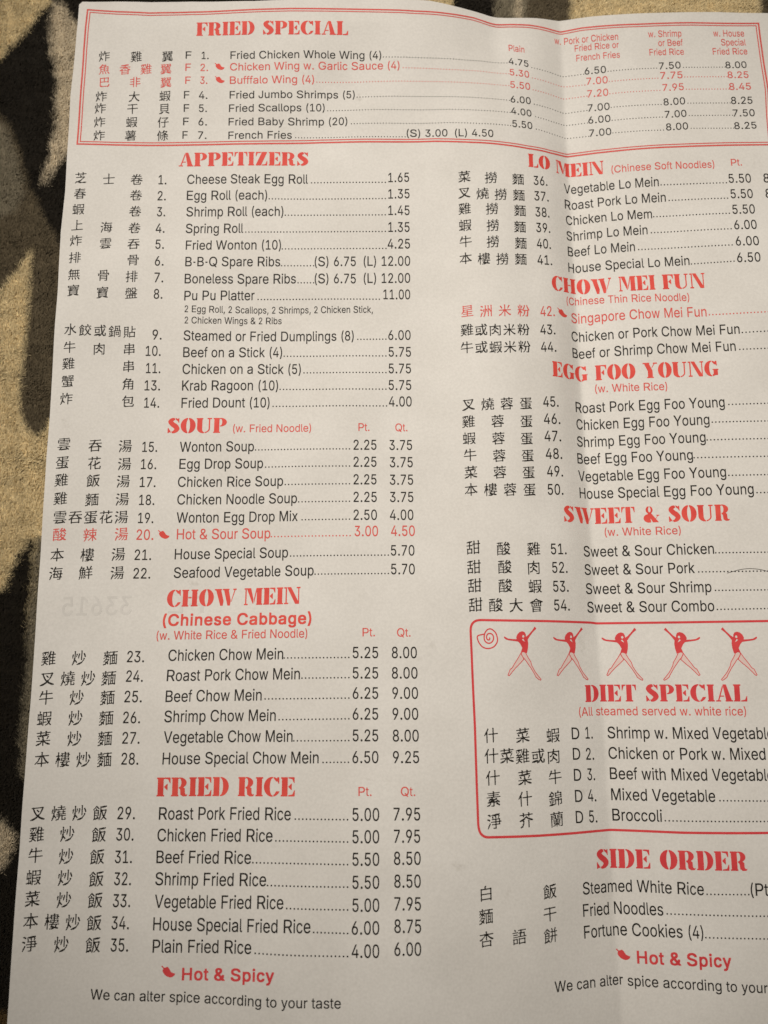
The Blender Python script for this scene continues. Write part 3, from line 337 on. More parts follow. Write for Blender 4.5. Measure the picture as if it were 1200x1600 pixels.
 'C海': (1.000, ",Y0e,p0X,}0G,}07,k/b,p/R,}/K0v/h1D/v1g/i1y/P1x/:1d/-,I.^,7.P+o-i+s-a,G-e,s-V-R-]-w-q.K-c0&-o0I.)0v.-11.(1D-q1N-N1:--17+x1D+i1a+l1}+a23+O29+:24+-2(+#1@*x12*p1&)O1.)@1P);1f).1t(x1x(e1j(S1+(L0w(D0c&_0j&50c&+0O%|0G%h0=%`0&%_/_%l.K%e.;%n./&&.0&7.?&D/I&J/i&U/v&h/}(&/w(6/i(@+F&|+:($++(=++(L+;(h+A)3+>)<*~)R*z)i+*)x+I*$+L*4+:*G*X*G*I*_*F*o*X+&+-+2+1+K+:+W+`+a+k,K+C,u+=,v+&,e*u,d*X,s*Q-)+..#+...*x.I*{.]+-.g+I.h+O.m+M/4+E/M+H/Y+Y/g+v/h,$/u,%0%+o0D+r0T,&0a ))0/)B0))n0-*R/d*b/J*e/8*E.e*9.]*).^)E/&))/-(M/I(F/X(J/g(t0+ (N,q(d,k(},q)5,n)p,H)},-*#+y)_+H)H+D(a+l(A+s&o,3&j,B&p,O(>,m 0.-1.N-$.B,{.E,l.},A/1,//6+x/++^/5+Q/l+T/|+w0E,)0I,r0?-) -Q,x,p,t,`,k,P+f,U+J,a+?,p+<-5+@-T+S.%+E.N+J.S+S.M+`-`,I-^,V-d,m )_*P*6*4*<*+*;)z)O&o(z%W(n%G(^%D(A%R(7%b(a&o(J(5(J(G(W(V(w(Y)%(b).(}(t)<(q)R)%)b)H)g)I)s):*0);*?)H*M /|*n.2*`-}*Y.(*K.k)s.y)b/#)L.p)..z(~/U)#/^)+/i)E06)R08)o/x*(/n*9/s*P02*_0/*i -;*X,S*S,C*K,1)6,5(u,@(k,P(g.?(w.B)%.8)4-F*&-D*3-O*J-I*S"),
 'C淨': (1.000, "/?0p/_0^0O0v0`0w1#0f140K1.070|0/0c0.0Y/s0I/e0y/X1$/F0D.-0*-i/i-l/[-y0*.z/s/=/o/S/h/X/R/Z/9/L.u/P.[/>.:/=.8/7.I.w.I.Z.V-~.K-j.)-W-w-Y-m-e-K.`-G.}-+/(,s.w,d.v,./3+*/&*x//*n/E*n/R*u/^+]/f+d/l+l0(+v0/,+0/,@/},M04,Y0;,z04-50E-N0D-d0P-}0O.80Z.T0V.h0f (w0.)/0*)E00)X0/*1/j*V/4*Q.{*8.V*,.O){.Q),/*(^/5(9/N(4/^(:/k(Q/u(d0+ +s.p,+.g,9.V,K-m,G-Y,.-A,6-2-.-6-Q-J-w-E.5-Q.h-B/o-J06-`0s-a1/-R1?-41=-%1-,e1-,;13,)1=+{1^,$1s+z2++j25+V24+F2(+;1=+31/+(1-*41?)d1=)W14)N.e):.Q)2.N&`.`&/.J%r.A%Z.5%R-}%S-Z%`,D%T,7%[,)%v,+&+,:&6-J&A-^&L-b(d-T)&-;)/+=(|+0)(+#)@+))P+:)Y-W)o-`)w-b*,-a*O-W*d->*o*c*]*V*c*I*{*O+3*f+=-N+S-`+`-`,:-W,K-J,U+F,I+:,M+/,]+*,l+0,z+=-%+]-++f-5+=.9+=.H+W.k (A-((a,y(z-#)2,})u,T*#,@*#,-)_+S)H+P(h+u(F+|(1,1&w,5&i,?&b,N&g,[(.,~ 0#,l.T,^.M,I.N,&.T+p.b+c.r+_0=+m0D+~0A,Q06,d 0#+).T*v.M*b.N*?.T*,.b)z.r)w0=**0D*:0A*j06*| *)*=*C*)*D)k(d%U(T%B(D%@(+%Q&~%c(O&^(>(#(>(4(N(B(n(C(z(M(}([(l(t(j)((w)9)?)<)K)F)M)V):)u)A*-)N*6)k*5"),
 'C湯': (1.000, "))02);0-)h0/*</o*L/a*]/7*9.[*0.V)~.W);/&(t/1(D/N(@/_(G/k(q00 0f0k1+0[1<0<1*/m1+/71<.n1:.a1-.O1*.B1+-h1<-@14--1#-&0]-)+y,`+i,b+`,j+U-#+`-A+a./+U.P+`.n+`/X+H0++S0?,40H,a0:/c0Q/r0U000g /s/y,a/a,V/],P/R,P/0,^.s,s.k0&/(00/,06/606/Y0-/o /s.O,a.7,V.3,P.),P-a,^-I,s-@0&-Y00-^06-h06./0-.D (G-2(h-*)%-1)5-/){,a*+,M*-,>)e+c)X+[)K+](q+|(N,*(5,=&o,I&i,X&m,g(;-- ,Y,2,z,%-.,$14,D1^,V1w,O2.,@29,$24+s2(+j-8+F-$+:,i*k,p*_-1*f-a*W._*`/)*u/I*w/u*i0I*n0m+&1=+*1V*y1k*b1o*O1Y*.1@&y1K&J11%w1#%r0c%v0=%k/E%e/9%l/)&,/+&;/6&E00&M0@&U0J&f0S(709(N02(h0=(x0Y(~0`))0])10A)F0;)X0C)l0^)u0b)|0X*-0F*20#*./r*&/G(~.i&u./&+-a%^-T%Z-C%`-7%l-5%z-w&m.V(k.Y(x.F)7.E)J.T)Y.u)].{)h.t)w.b*#./){-z)s-?(q,r(;,-&G+S%p+:%e*z%w*u&(*x&2+|(.,j)2-#)],y)i,j)p,+)i*r(X*_(R*L([*@(j*D(z+0)b+6*/+N*>+Y*Y+y*e,,+&,&+3+s+;*g+6*U+J*S+^*i+n+m+w,1,/ )e*G*)*A*>*5*G*)*G)t)n(U(r%V(d%D(Q%A(3%Q(*%a(W&e(E(+(D(;(T(L(t(L(}(T)+(m(q)/(r)B)%)P)K)U)P)g)?*&)>*6)N*F"),
 'C炒': (1.000, ".u1$/80r/D0Y/50//5*A/1*1/)*(.[)|.K*%.F*5.E02..0c.20p.?0z )~0S*B0E*N0-*?/a*>+_*9*G*O*&*})f+6)A+h(k+l([+e(K+F(&+0&z*0)))~)+)`(5)4&7(Z%E(G%3(;%/&x%F&t%X(R&W(>&y(?(1(N(>(q(B(}(X(}(f(g(}(`)7(h)D)))R):)h(w*-(t*C)%*Q)B*V)H*a)D*j)&+$(|+8))+J)H+S)O+b)O/a)L/n):0*)70:)>0G)H0M 0f/51(.{17.J1W.&1Y-]1x,b1w,Q1o,D1@,-14,.1*,80Y-L/~.d0$.p00.}0O/2 -1.t-R.`-T.@-:,v,q+X,b+8,M+/,1+;,(+F,D,U,+,s,%-.,1->,P-C,Y-N,a-|,G.D,J.Z,w.s +F.c+n.L+u.7++,?*x,-*i,**Z,2*W,A+#-[*i-z*e.1+-.^ (Z.1(|-|))-p)*-`(r-A(h,L(Q+G(D+2(1+-&x+3&p+?(),Q&f,n&`-)&m-;(.-@(3-F(3-O&|-n($.%(5./ 0f+a1=+I1B+?1?+00{*E0V)e0-)//S(R/V(0/O&~/6&s.~&[.a&W.Q&=.5&7.%%}-a%w-J%a-8%_,p%l+s%M+]%S+H%t+I&2+S&>+`&B+|&=,4&C,;&K,>&_,G&i,d&k,z&~-;(#-G(6-a(?-t(N.B(L.l(j/9)4/l)q0<*]0=*j0*+)0++<0L+]"),
 'C炸': (1.000, "-N0o-q0^-{0N-b/B-b/6-h//.K/3.{/%17/71a/E2)/529.r24.b2$.W.{.?.i.4.h--.n,v.{,h/3,e0y,r1J-%1n,p1~,R1y,B1g,8.n+x.h+h.g*g.r*E.~*</6*:1+*I1S*W1z*D2-*$2$)p1p)j.~)R.n)M.h)=.g%q._%a.N%Y.%%W-u%h-u)P-j)r-u*:-u+z-j,A-u,e-u-f-p-{-d..-W.4-G.2-;.*,e,u,4,$,&+|+v,$+a,4+Y,@,,-A,+-J+s-c+s-y,&.*,G.-,N.8,:.s,;/(,J/5,j/8,y/`,z/o,c0/,a0D-50k *%0S*B0G*P0-*>/^*>+K*8*>*R)r*|)S+2)1+d(Q+i(?+@&e+3&]+*&^*-(r){(w)Q&o)2&4(W%B(G%3(;%/&{%C&t%U(R&W(>&y(?(1(Q(?(q(A({(R(~(c(e(}(a)7(n)G)3)Q);)b)8)k(y*#(s*9)%*L)E*S)K*o)H*})*+8(|+N),+a)L+k)R,-)R/b)O/n)=0*):0:)A0G)K0N +@.e+f.L+j.6+&,B*u,2*f,/*X,6*U,D*y-e*b.&*_.:*f.G+&.b (N.0(d./(t.())-s)--d(r->(e,9(P+A(D+1(5+-&z+3&q+?(-,Z(*,d&i,{&c-2&m-E(2-O(#-n().%(8./"),
 'C無': (1.000, "*E0U*[0L*r07*U/M*[/>*l/6+-/8+I/K+s/O,D/A-(/F-J/Z-t/_.E/Q/)/U/6/X/O/k/|/o0S/b1./q1Q/`1b/A1V/,0O.{0F.v0@.l0?-O0G-60`-)1+-71@-21Y,{1e,c1a,R1S,J0S,A0C,90?*p0G*W0Y*J1&*L1G*Y1d*R1~*72%*(1})v1s)o1a)k(;(}($)%&p)D&s)P&})Z(8)c)?)l)M)w)O+8)I+Q)2+b(D+a(1,)(8,7(J,B)H,N)O,[)O-@)H-]);-b(W-#(D,x&~-.&y-A(?-g(D.0(Q.8(k.:(q.b)2.o)9/<)7/O)=/])K/f)h/e)p/j)d04)j0D*30T /3.p.H.k.:.`.8-:.@-%.Q,u/B,y/Q-)/R.O/H.f -/.a,G.Z,8.O,7-+,?,r,P,e->,j-L,u-M.@-D.U +..P*O.L*E.D*N-~*<-`*<,x*E,a*X,U+=,Y+F,_+L,h+L.0+B.E /3,6.H,0.:,$.8*[.@*G.Q*:/B*?/Q*J/R+q/H,+ -/,%,G+|,8+q,7*K,?*8,P*+->*/-L*:-M+a-D+v +.+r*L+m*B+i*<+_*<*;*F*%*X)v+=){+F*#+L*.+L+Q+B+g 0])30y(}1;(Y1o&a1z&B1m&.1:%s1&%u/n([/j(k/r(x0I)2 -t(y.E(h.Y(Q.](/.x&4.t&#.e%r.5%e.#%r-O(I-P(c-V(p-d(x )X(T)r(L)v(:)?&((^%5(J%/(1%5((%@()%M(U&2(t&g(a(0(d(C(w(O +F(_+v(Z,+(O,4(?,/&w,6%q,.%`+y%W+V%P+L%T+E%a+7&v*}(E+-(Y"),
 'C燒': (1.000, ".h0~/#0v/50e/70R/+04/>/x0I/}0i050v071:0)1N/f1J/S1:/I0p/K/3/=/*/1/).v/6.V/L.N1#.Z1D.l1V.n1m.f1~.V2,.A2).11p.&,=-Y+s-?+Y-K+T-V+V-r+O-x+I-v*c,6*R,+*6,2*.,+*$*E*(*6*5)|*i)P*z)0+D(_+G(H*~&x*i&q)x(r)k(w)F&x(t%z(D%7(8%/(-%1&s%C&n%Q(O&a(;(&(:(:(G(H(h(K(o(Q(t(e(Y)#(V)=(d)K)))Q)/)a)-)q(k*0(g*E(t*T)5*Y)<*i)<*|(x+7(o+L(w+`);+i)B+w)B/Y)?/f),0%)/0<)B0H)r0J*00@*=0,*=/w*./c*,/U*,,g*.,W*6,N*B,]*X-L*@-j*;-|*B./*U.<*X.W*f.f*u.i+-.d+M.P+a.8+m.3-}.C.2.H.9.U.8.o.2/#.%/1-n/4,D/*,4/3,+/L,1/V,=/_.//m.8/y.904-~0X-~0l.50z (N.0(h..({.&)0-p)3-a(z-?(k,=(U+W(@+0(++#&u+,&o+;(*+z(/,>&o,X&i,o&w-%(8-+(=-1(@-J(--e(*-u(8., 0F-d0P-Y0U-80c-%0p,~1+-21@-21^,|1l,a1g,P1Y,G11,I0Y,A0R,*0Y+b0f+U0v+R11+U1J+h1d+d1w+W2)+E2-+62(+)1p*z1M*}/3*k.h*U.X*X.E*h.2*g.(*b-t*H-T*D-O*=-}*+.b*0/%*D/R*H0&*;14*C1V*R1|*G25*)24)u2+)k0&)W/u)O/q)</r&w/|&a00&S0|&V19&c1C(+1.(E1)(T1-(b17(l1S(n2$(R2*(C2)&u25&S1z%~1g%t1D%{/l%n/L%m/;%r/0%~.z&J/*&n/%)7.k)L.2)I-})F-t);-`(J-M&~-4&U-9&7-1&%,m%h,=%l+I%G+2%H*x%g*|&1+-&9+C&;+O&K+Y&Q,&&H,Q&j,g(+,m(:,T(W,S(n,^(z,z)$,})-,v)8,g)=+O)6+;)Q+;)b+I)n,b)|,}*:,^*P+]*@+O*A+F*I+<*f+C*x+S*~+s*z,G+),M+0,Y+W,R+p,=+|,6+w,<+b,4+P,#+K+m+T+e+`+e+y+S,?+V,P+f,[,+,V,P,[,Y,h,a-?,p-I-5-J-?-A-B-$-J,o-T,l-n,u.%,q.>,_.I,I.G,9.8,--k,/-G,(-A+y-A+c-J+H-T+F-k+R-}+Q.8+F.N+1.h+@/[+H/f+L/l+Y/l+v/d,-/O,;.u,<.g,O.g,_.x,n/f,v/l-$/r-X0&-b"),
 'C牛': (1.000, "-10r-J0f-X0R-X0B-M0(-M/.-S.s-a.f-w.c0I.v0v/&1=.t1N.U1G.A1&.7-T-s-M-c-M+d-W+B-d+9-w+71&+O1S+]1w+L2-+,1}*t1^*l-d*L-T*G-M*4-L%k->%U,m%P,^%T,W%a,W)u,R*-,G*;,.*@(.)}&z*)&m*J&w*Z(5*f,@++,S+3,W+D,W-H,M-a,:-l)x-X)i-K)<,T(h+k(W+c(G+f(0+t(*,((`-&(N-H(P-[(^-g(w-i(}-o)#.7(v.O(y.])/.i)K.k)V.z)^/9)D/])K/u)r05*%0:*`/}*c/k*C.d*G.T*R.K,I.W,S._,W.i,W0#,T01,A0K,@0[,G0f,S0m"),
 'C甜': (1.000, "0v10151%1D0i160>16/J1;/51G/*1d/)1z.{20.h26.T2+.A1D.51:..17.#16+b1I+316*g16(=1G&p1G&^18&I13&%0|%t0L%s09&80#&B.5&5-}&--w%e-n%X-8%Q--%_-,&9,|&W-,&{-,*^,|+#-,+D-+-L-#-_,p-k,4-o,$.;,:.O,y.X-*.c-,0(,o0U,s0c,}0l-a0r-t0k.(0[.-0I-z0)-z/1-~.w.0.h.E.c0*.p0=.v0D/.0C0A0/0c0-0u031$0@1, +]0O+y0I,40<,C0%,B/n,1/a+p/[+S/^+F/=+6/7*u/<*i/(*U.v*Q.f*S-_*_-I*r-A+S-F+s-T,+-P,G-=,Q,z,J,m,=,g*X,T*Q,D*Q+.*X*s*i*e*u*e+3*v+f*y,$*o,6*V,<*>,*)u,*($,;&X,;&E,#%u+m%k+C%k+)&%*u&+)/%x)#%n({%N(t%A(d%:(A%8(6%E(5%{(*&>(5&b(5)p&z*<&y*K((*Y(5*_(d*c)2*T)[*[)c*l)b,+)X,C)E,N&u,F&j,R&a,n&j,|&}-))[-;)c-K)b.b)[.y)K/*((.l&s.}&m/A&}/R(A/O(Z/V(g/r(t/{)5/x)H0,)h0.)~0<*I0G*X0F*u09 0#.+.2-x-}-p-z+n-~+[.0+L.K+H00+U0@+^0C-c09-{ 0#*k.2*]-}*T-z(F-~(4.0($.K&{00(.0@(60C*G09*` *v){)5)o)%)g(})V(}(-)%&u)2&g)N&b+&&n+6&v+:(++:)Y+0)q"),
 'C白': (1.000, ",J0l,j0h-.0W-60L-309,g/8,i/(,w.x/U/-/x/A0O/F0m/>0~/)1,.f0u.A0u+u1,+D0u*{0u(P1,&w0w&Y0s&&0f%t0-%p0%%x/}&9/u&H/f&R/R&R){&&)m%w)j%J)b%:)Q%3)/%1(z%;(x&+(m&J(x&n(x*P(m*r(x+7(x-r(b.D(a.S(q.e)H.k)x.^+].m+g.x+t/D+[/e+Z/{+i0.,+02+~0O,$0[,40k /`.>)u-k)k-X)n+Q)|+?*6+:/u+i0#+{0#-v/u.3 /`*{)u*L)k*:)n(-)|&v*6&q/u(C0#(V0#*W/u*p"),
 'C盤': (1.000, "*i0L*x0@*r/y+%/g+@/f+`/z,1/|,M/q,`/V,a/D,R/0,O.~,P-W,c--,P,a,O+C,V+%,j*u,v*|,{+7-++A-G+?-d+T.)+I.0+P-z+q-K,E-A,f-*,u,z-(,w-5,{-N,g-m,_.:,b.F,m.Q-?.T-Q.v-Z/e-E0.-G0D-W0O-}0S.K0E/90K/[0`0*0d0=0b0O0W0e040R/h0R/<0]/#0i.s0|.q14.t1J/+1g/)2,.g20.T2*.G1w.A0@.70#.</r.F/k.U/i/O/[/k/E/s.Q/l.C/a.9/&.$.T-g./-@-e->-W-N-M-d-]-t-a.K-R/X-]/|-q0C-k0c-v0|-o18-V1<-=14-30t-#03,+14+P1S+Q1g+J2#+/2&*z1}*n1G*P0V*[0:*S/u*e/?*v.~+-.s*e.X*[.?*I./*I-h*V,j*:,^*=,D*Q+i*5*u*/*i*8*Z*P*Y*]*_*h*o*p+0*h+V*k+b*o+h*y+j,>+e,W+Y,f+I,k)b,_)T,[)L,R)0+6(e*>(;)f(+)b&w)j&n)s&n*$(9*d(F+*(-+J(++^(;+n(Z+t(b,6(],E(N,Q&p,U&d,e&a,t&m-)(1--(G->(d-C(j-J(k.x(T/@(U/S(h/c)5/g)b/Y)x/[*)/g*B0C*R0L +J/1)h/$)W.{)Q.j)Q-c)T-P)_-A)x-9+S-E+c-K+j-[+i.l+`/% *R.`*~.=+..++&-r*c-[*M-e*%.;*&.H*0.Q*B.^ /i-(.K,z.B,v.>,o.r,:/6,+/>,4/;,L/B,Z/R,b/r,`/},i/|,z *L,>*x+w+(+e*|+O*[+9*K+=)w+u)y,&*),2*<,> 0:*M0]*>0q)w0p)i0`)L0_(;0f&~0p&r1#&m17&p1S(#1p&x2(&i22&V20&C2$&9((%G&s%K&f%a&e%q&s&#(z&.).&9)/)((s)U(w)c)))m)_)s*,)e+F)o+v**,D)w-+)|-;*#-T*6.%*:.Q*,/<*1/L*5/f*F0&*F /L)R.T)L.F)A.E(#.L&i.[&^/X&b/k&m/l)2/b)G -8)A,@);,2)0,1&n,8&W,G&L-D&P-V&[-W(|-M)6 +#)0*0)*)|(z){&]*&&G*6&;+0&?+B&J+C(k+9)$"),
 'C米': (1.000, "-$0m-@0`-L0J-@/y-@,w-G,b-z,_.E,Q0|,f1G,r1g,h1y,Q1~,B1|,51q,+1^,$.N+g.>+^.Q+2/?*;0#)]0f)+17(}1p(^2*(C2*(-1g&u1M&V1@&Q0=($.n)>-G*o-@*`-?%c-.%P,S%N,K%c,J*U,E*h,=*n,4*h*~)0)|(#)}&])v&O)X&3),&4(G%a(5%_&p&%&o&L&s&Y(>&w(^&s(k&x)o(r*U)`+I*n+O*z+M+D+I+K+=+M(1+6(#+@&t+X&u+f((+u(;+}+=,:+c,O,G,P,K,`,J/{,H0,,60D,30S,:0a,G0i 0O0R1.05120+1//z0F.a/a-V/I-?/0->.y-G.t-S/P.]/P.f/?/%/@/6/O/D/o/D/x/I/~/^/l/y/m01030N )Q/_)t/G*,/$*F.h*y-T*x-H*o-<*<,{*,,z)}-()X-j(b//(c/;(n/G)?/^"),
 'C粉': (1.000, "*%0Y*B0N*Q07*B/h*B-&*L,h*c,[+y,b,.,j,D-1,6-O,9-c,J-n,j-m,w.%,v.2,a.M,b.`,q.n-5.p-@/%-B/<-&/Y-#/g-(/s-5/~-K0(-F0G-K0P-W0Y-q0Y.B0E.F08.A/t.#.g-R-]-$,h-.,B-8,<-J,@-d,Q.5,U.e,H/o,P06,e0f,m0D-F/p.L/N/Y/;0R/B0g/X0o0*0`0D0K0J090D/z0E/n0O/Q0o/.0o.d15.@1B-w1|-62%-*1y,n1~,R1w,E1g,>13,?1>+x1*+S0x)D0b&n0m&E0L%p0:%k/r%s.X%i.J%r.<&2.A&B.N&K/[&U/h&a/p&q/r(//Z(C/Q(X/U(f/_(o0#(v0))+0&);/f)O/])d/f)x0**$00*,0-*8/m*L/d*_/l*u00*~06+*05+S0-+`/x+g.n+`.^+W.B*(.-)>-i(Q--&O,S%q,.%R+|%O+p%U+_%f+[%v+d&(,G&`-%([-&(i,n)$,l)8,z)I-A)M-I)]-J)o-1**-,*>-8*P-W*Z-?*r-9+%->+:-X+H-Q+R-(+Q,j+E,Y+E,L+L,=+a,#+i+i,%*U+t*E+l*B+_*H+L*e+9+1*k+D*I+m)w+p)j+j)X+O)5+C)++:)*+,)4*R){*L*$*D)}*A%X*>%H*6%?)b%8)S%E)R)^)K)u)E)v)=)o(c(V(8&l((&d&r&r&f(,&f(<(0)#&z)A&y)Q(.)c(N)c(Z)m(a*$(L*<(J*R(T*a(o*o(c+/(h+B(t+J)2+N)6+V).+b(z+h&x+c&m+n&d,/&m,<&},D(k,L),,`)H,a)P,f)R/h)O/t)=01):0@)A0M)K0T +=/|+s/e+z/T+5-M+&-;*r-6*a-=*[-L*{.`*b.}*^/4*f/D*y/O+#/q+0/z (5/Z(Z/I(s/3({/#(u.[)/-J(~-6(d-*(Q-*(G-5().X&p/;&w/R"),
 'C素': (1.000, "-$0q-80k-G0^-O0G-G0+-^/u0S0/0|0D1@091T/}1U/d1D/V0y/Y-J/<-A/0-B.r-K.`-Z.U/r.e0@.z0f.j0t.W0w.G0s.;0c.10=.4-Q-y-B-n-A-T-N-<-h-41&-M1D-_1V-a1p-V2&-C2--12$,{1p,u,},Q,p,K,a,7,9+w,2+m,7+f,^+U,p+i-(+k-D+S-N+Q-^+X-b+o-n+{-}+|.;+s.~,>/0,>/?,6/W+x/^+b/U+Q/:+E/6+9/R+/0:*`0h*S1<*/1T)]1I)H0v)*0f)/0-)[/c)Z/W)V/U)P/t)60+(m17(51I&t1^&c1_&U11&,1#&(0s&*0-&S/i&[/O&n/6&u.~(*.e(..Y(5.S(D.V(Q/-(u/1(|/,)*._)1.;)$-w).-Q(i-P&E-[%x-T%k-A%`-5%E,w%?,J%O+@%F+6%L+%%h+%%w+-&(+@&-,D&3,V&:,]&E,[(r,J),,+),*~(u*y(X+1(F+2(:*H&S*H&1*?&#)|%y)r%d)e%[)8%c(T%@(>%@&}%Y&y%y($&+(5&1(S&,(X&E(h&Q),&I)8&L*&($*L(G*I(L*%(L)X(d(d(U(Y(X(Q(e(J))(Q)7(^)>(})@)@)O)8)n)P*+)T*>)?*`)=+*)N+7)v+5)~+<*%+R*0+`*[+u+&+m+R,6+L,@+=,D(+,-&z,4&p,B&p,X(+,d+*,{+O-5+|-&,:-),J-1,N-A,G-_,1-n)?-Y).-a(~-u)(.+)5.3,@.J,L.T,M.k,G.~,8/1,#/3(d.u(Q/#(I/3(I/?(Q/J(^/N,@/k,J/r,M0&,80J,:0a,J0m .y+3.k+1.[*y.?*s.,*_-k*X-W*C->*?-1*+-Q*7-t)~.$*8.5*>.[*).d*=.x*O/$+. +(*^)z*K)y*E*.*&)p)m)p)d){)c*1)l*1*&*?*4*X*8*l*H+**M+0*W"),
 'C翼': (1.000, "1+0n1I0]1X0A1F/o1G/B1W/#1X.p1G.U1E./1=-z1#-r0`-u0X.E0O.Q0=.9/u.+/[.*/B-r/)-q.k-_.X-^.2-l-8-L-$-Q,s-z,w.2-..:-J.4-Z.T-}.X.2.o-]/8-Z/E-a/X-Z/d-N/j-+/j,z/r,q0*,w0:-+0@0-0U0O0j ,&0F,F06,U/v,S/i,D/Q,C.z,U.B,D.$,=-V,+-K+`-K+X-S+P-|+F.,+=.-+5.$+3-g+*-^*i-X*R-I*6-H*%-8)f-/)|,|*3,z,&--,G-A,j-E-$-C-A-8/B-G/f-[06-c0]-U0k-F0q-40o-&0a,n0_,a0a,K0q,*0_+V0a+=0q*{0o*k0f*a0Y*^03*c/:*[/.*P/-*A/9*,/O*#0Y*,0v*?11*A1S*,1])w1^)g1V)[1G)U1#)X/<)K//)C/-)0/9(s/L(k1.(x1S)41w))23(d20(S2$(I1J(K0@(C00(;0B(00c()1#&s1=&o1R&e1g&I1h&:1a&/1@&&1+%t0v%q0I%~0&%{/l&*/R&-/?&8/%&7.h&A.N&A-v&[-p&n-{(*-d(/+s&{+n&q,$&P+y&<+R&%+9%|+#%g*c%d*O%N*3%J)x%8)b%7)?%D(G%+(8%1(#%C&{%`(+%o(8%r(Q%j(^%l(g%r(k&,(t&6)5&9)K&I)e&I)u&X*0&`*6&h*)&n&}&`&p&g&h&u&h(%&p(0&}(5(A(3*L(D*X(H*`(U*W(r*B)#(N(t(;)+(<)A(N)J*O)W*[)`*`)m*W*&*E*4)?*/)2*3)&*A)%*M)/*e)0+3)$+W)/+r)0,:)-,F(u,a(t,q))-&)H-))d-2)B-C(D-#(8-#(,-/(#-T((-e(;-m([-f(k.,(w.1)2./)E.F)?.O(m.n(j.x(n/3(j/<(Z/C(./F&{/X&|/i((/q(5/u+*0.+L0B 0:0#.H/r.;/j.@/a.`/S.z/</#/0.w.q.~.i/,.g/9.n/@/,/L/6/u/D0=/50S/=0Y/L0V/i0L/x +7/X)[/L)O/G)M/A*).y*1.i*-.O*<.D*L.b*l.o+#.o+=.a+Q.j+V.z+S/A+I/P /O,u-J,e->,^-;,P-E,8-Z,-/_,</n,G/m,Z/b,m ,.,Z*,,K){,C)x,6*&+y*<+n,=+},L,-,K,@,@,R /O+k-J+Z->+R-;+C-E+*-Z*{-t*}.5+5.e+9/6+,/_+//n+:/n+M/c+c ,.+P*,+A){+9)x+)*%*m*9*b*[*u+0*y+Y*k,=*p,L*{,L+3,@+H -u*P+c*@+S*8+O*++Y)n+p)c.))t.7*#.7*7.,*H -u)@+`)/+R)(+O(s+Y(Z+p(O.)(`.7(k.7(~.,)8"),
 'C肉': (1.000, "-10o-G0c-U0N-H/C-N/5-Z/+0*/;0L/O1#/S1D/F1U/+1W.p1H.X1F.K1E&Y1N&;1L&.1=%}0|%{0s%X0`%O0L%R0*%f.~%`.r%i.d&).g&<.u&G0@&T0O&]0U&j0V.%0S.;0I.J00.R-G.=-8.9-/..-1-~-N-u.K-F/[,_/v,//^+e/I+Q/3+R.G,%.),0-q,B-1,_,w,t,d,{,V,t+i+v+f+m+j+S+c+F+O+?+-+E*L*~*3*u)~*z)o+2)m+a*B,$*i+|+:,C+f,}+[-S+]-d+m-r,+-u,--~,#.-+p.1)Q-z)A-u);-e):%F)5%9))%1(T%-(K%4(H%C(H-z(2.I(2.](D.l(t.q)K.c+p.w,&/<,4/A,J/@,R/I,Y0(,D0H,G0^,V0h -$,$-;+u-I+a-H+P-6*~-8*n-}*F.?)|/h(z/p(n/k(^/B(3/0(.-O)@,p)f,d)i+z(v+|(L+](.+L((+&(.*<&d)~&c)i&~)k(O*,(]*B(o*c(h*l(k+L)B+k)i+k*4,0*I,/*R+u*k+t+$,&+3,D+5,K+<,=+_,?+n,P+|"),
 'C芝': (1.000, ".~1$/<0v/J0d/L0S/?03/E/|/R/o/f/k0y/t1G0(1k/r1{/S1v/C1g/:/I/$/?.q/=.+/,-t._-p.Q-t.L.$.I.^.A.m.2.w+].e+L.b+D.X+B-n+<-^+--T*c-Q*T-_*O.B*=.V(5.K().R&w.k&|.~(8/0*L/E*R/S*R/v*;0E*B0U*R0^+*0b+H0Q+Q08+D/y+D/j+M/W+]/M.?/a.K/n.K06.60Y.60m.H0| ,m.>-+.2-<-q-Q-]-f,p-s,b.h,e/3,z/U,|/r,s03,x0F,s0U,g0b,W0f,H0_,80=,(/%*g-n)a-h)U-l)<-d)/-@(q-&(l,p(Q,M(M,K(G,V(,,z&v-8&X-Q&T/3&b/<&i/B&~/R(+/c((0#&m0*&s00(,0@(40P(10i&w1j()1v&~2*&]2+&L2$&B17&21,%q0v%g0_%j0:&%0-%d/x%[/c%_/B%v/3%x-T%l-;%T-.%Q,m%],S%T,7%_+y%_+`%m+F%p+0&&*o&/*U&F*9&S*3&Q*+&>){&5)h&4)Q&;)E&7(J%>(:%?($%U&{%l(Q&G(V&k(d&t(}&u)&(0)/(9)[(R*%(D*c(E*i(M*l(d*u(o+0(z+K(|+Y)8+m)@,#)Q,4)S,G)N,S)R-m*S/#+a.}+s.h+{)%+O(k+V(_+{(h,-(z,6,^,V,b,e,5-R,0-b,P.8 ,6&q,)&p,%&c,1&^,:&a,<&l"),
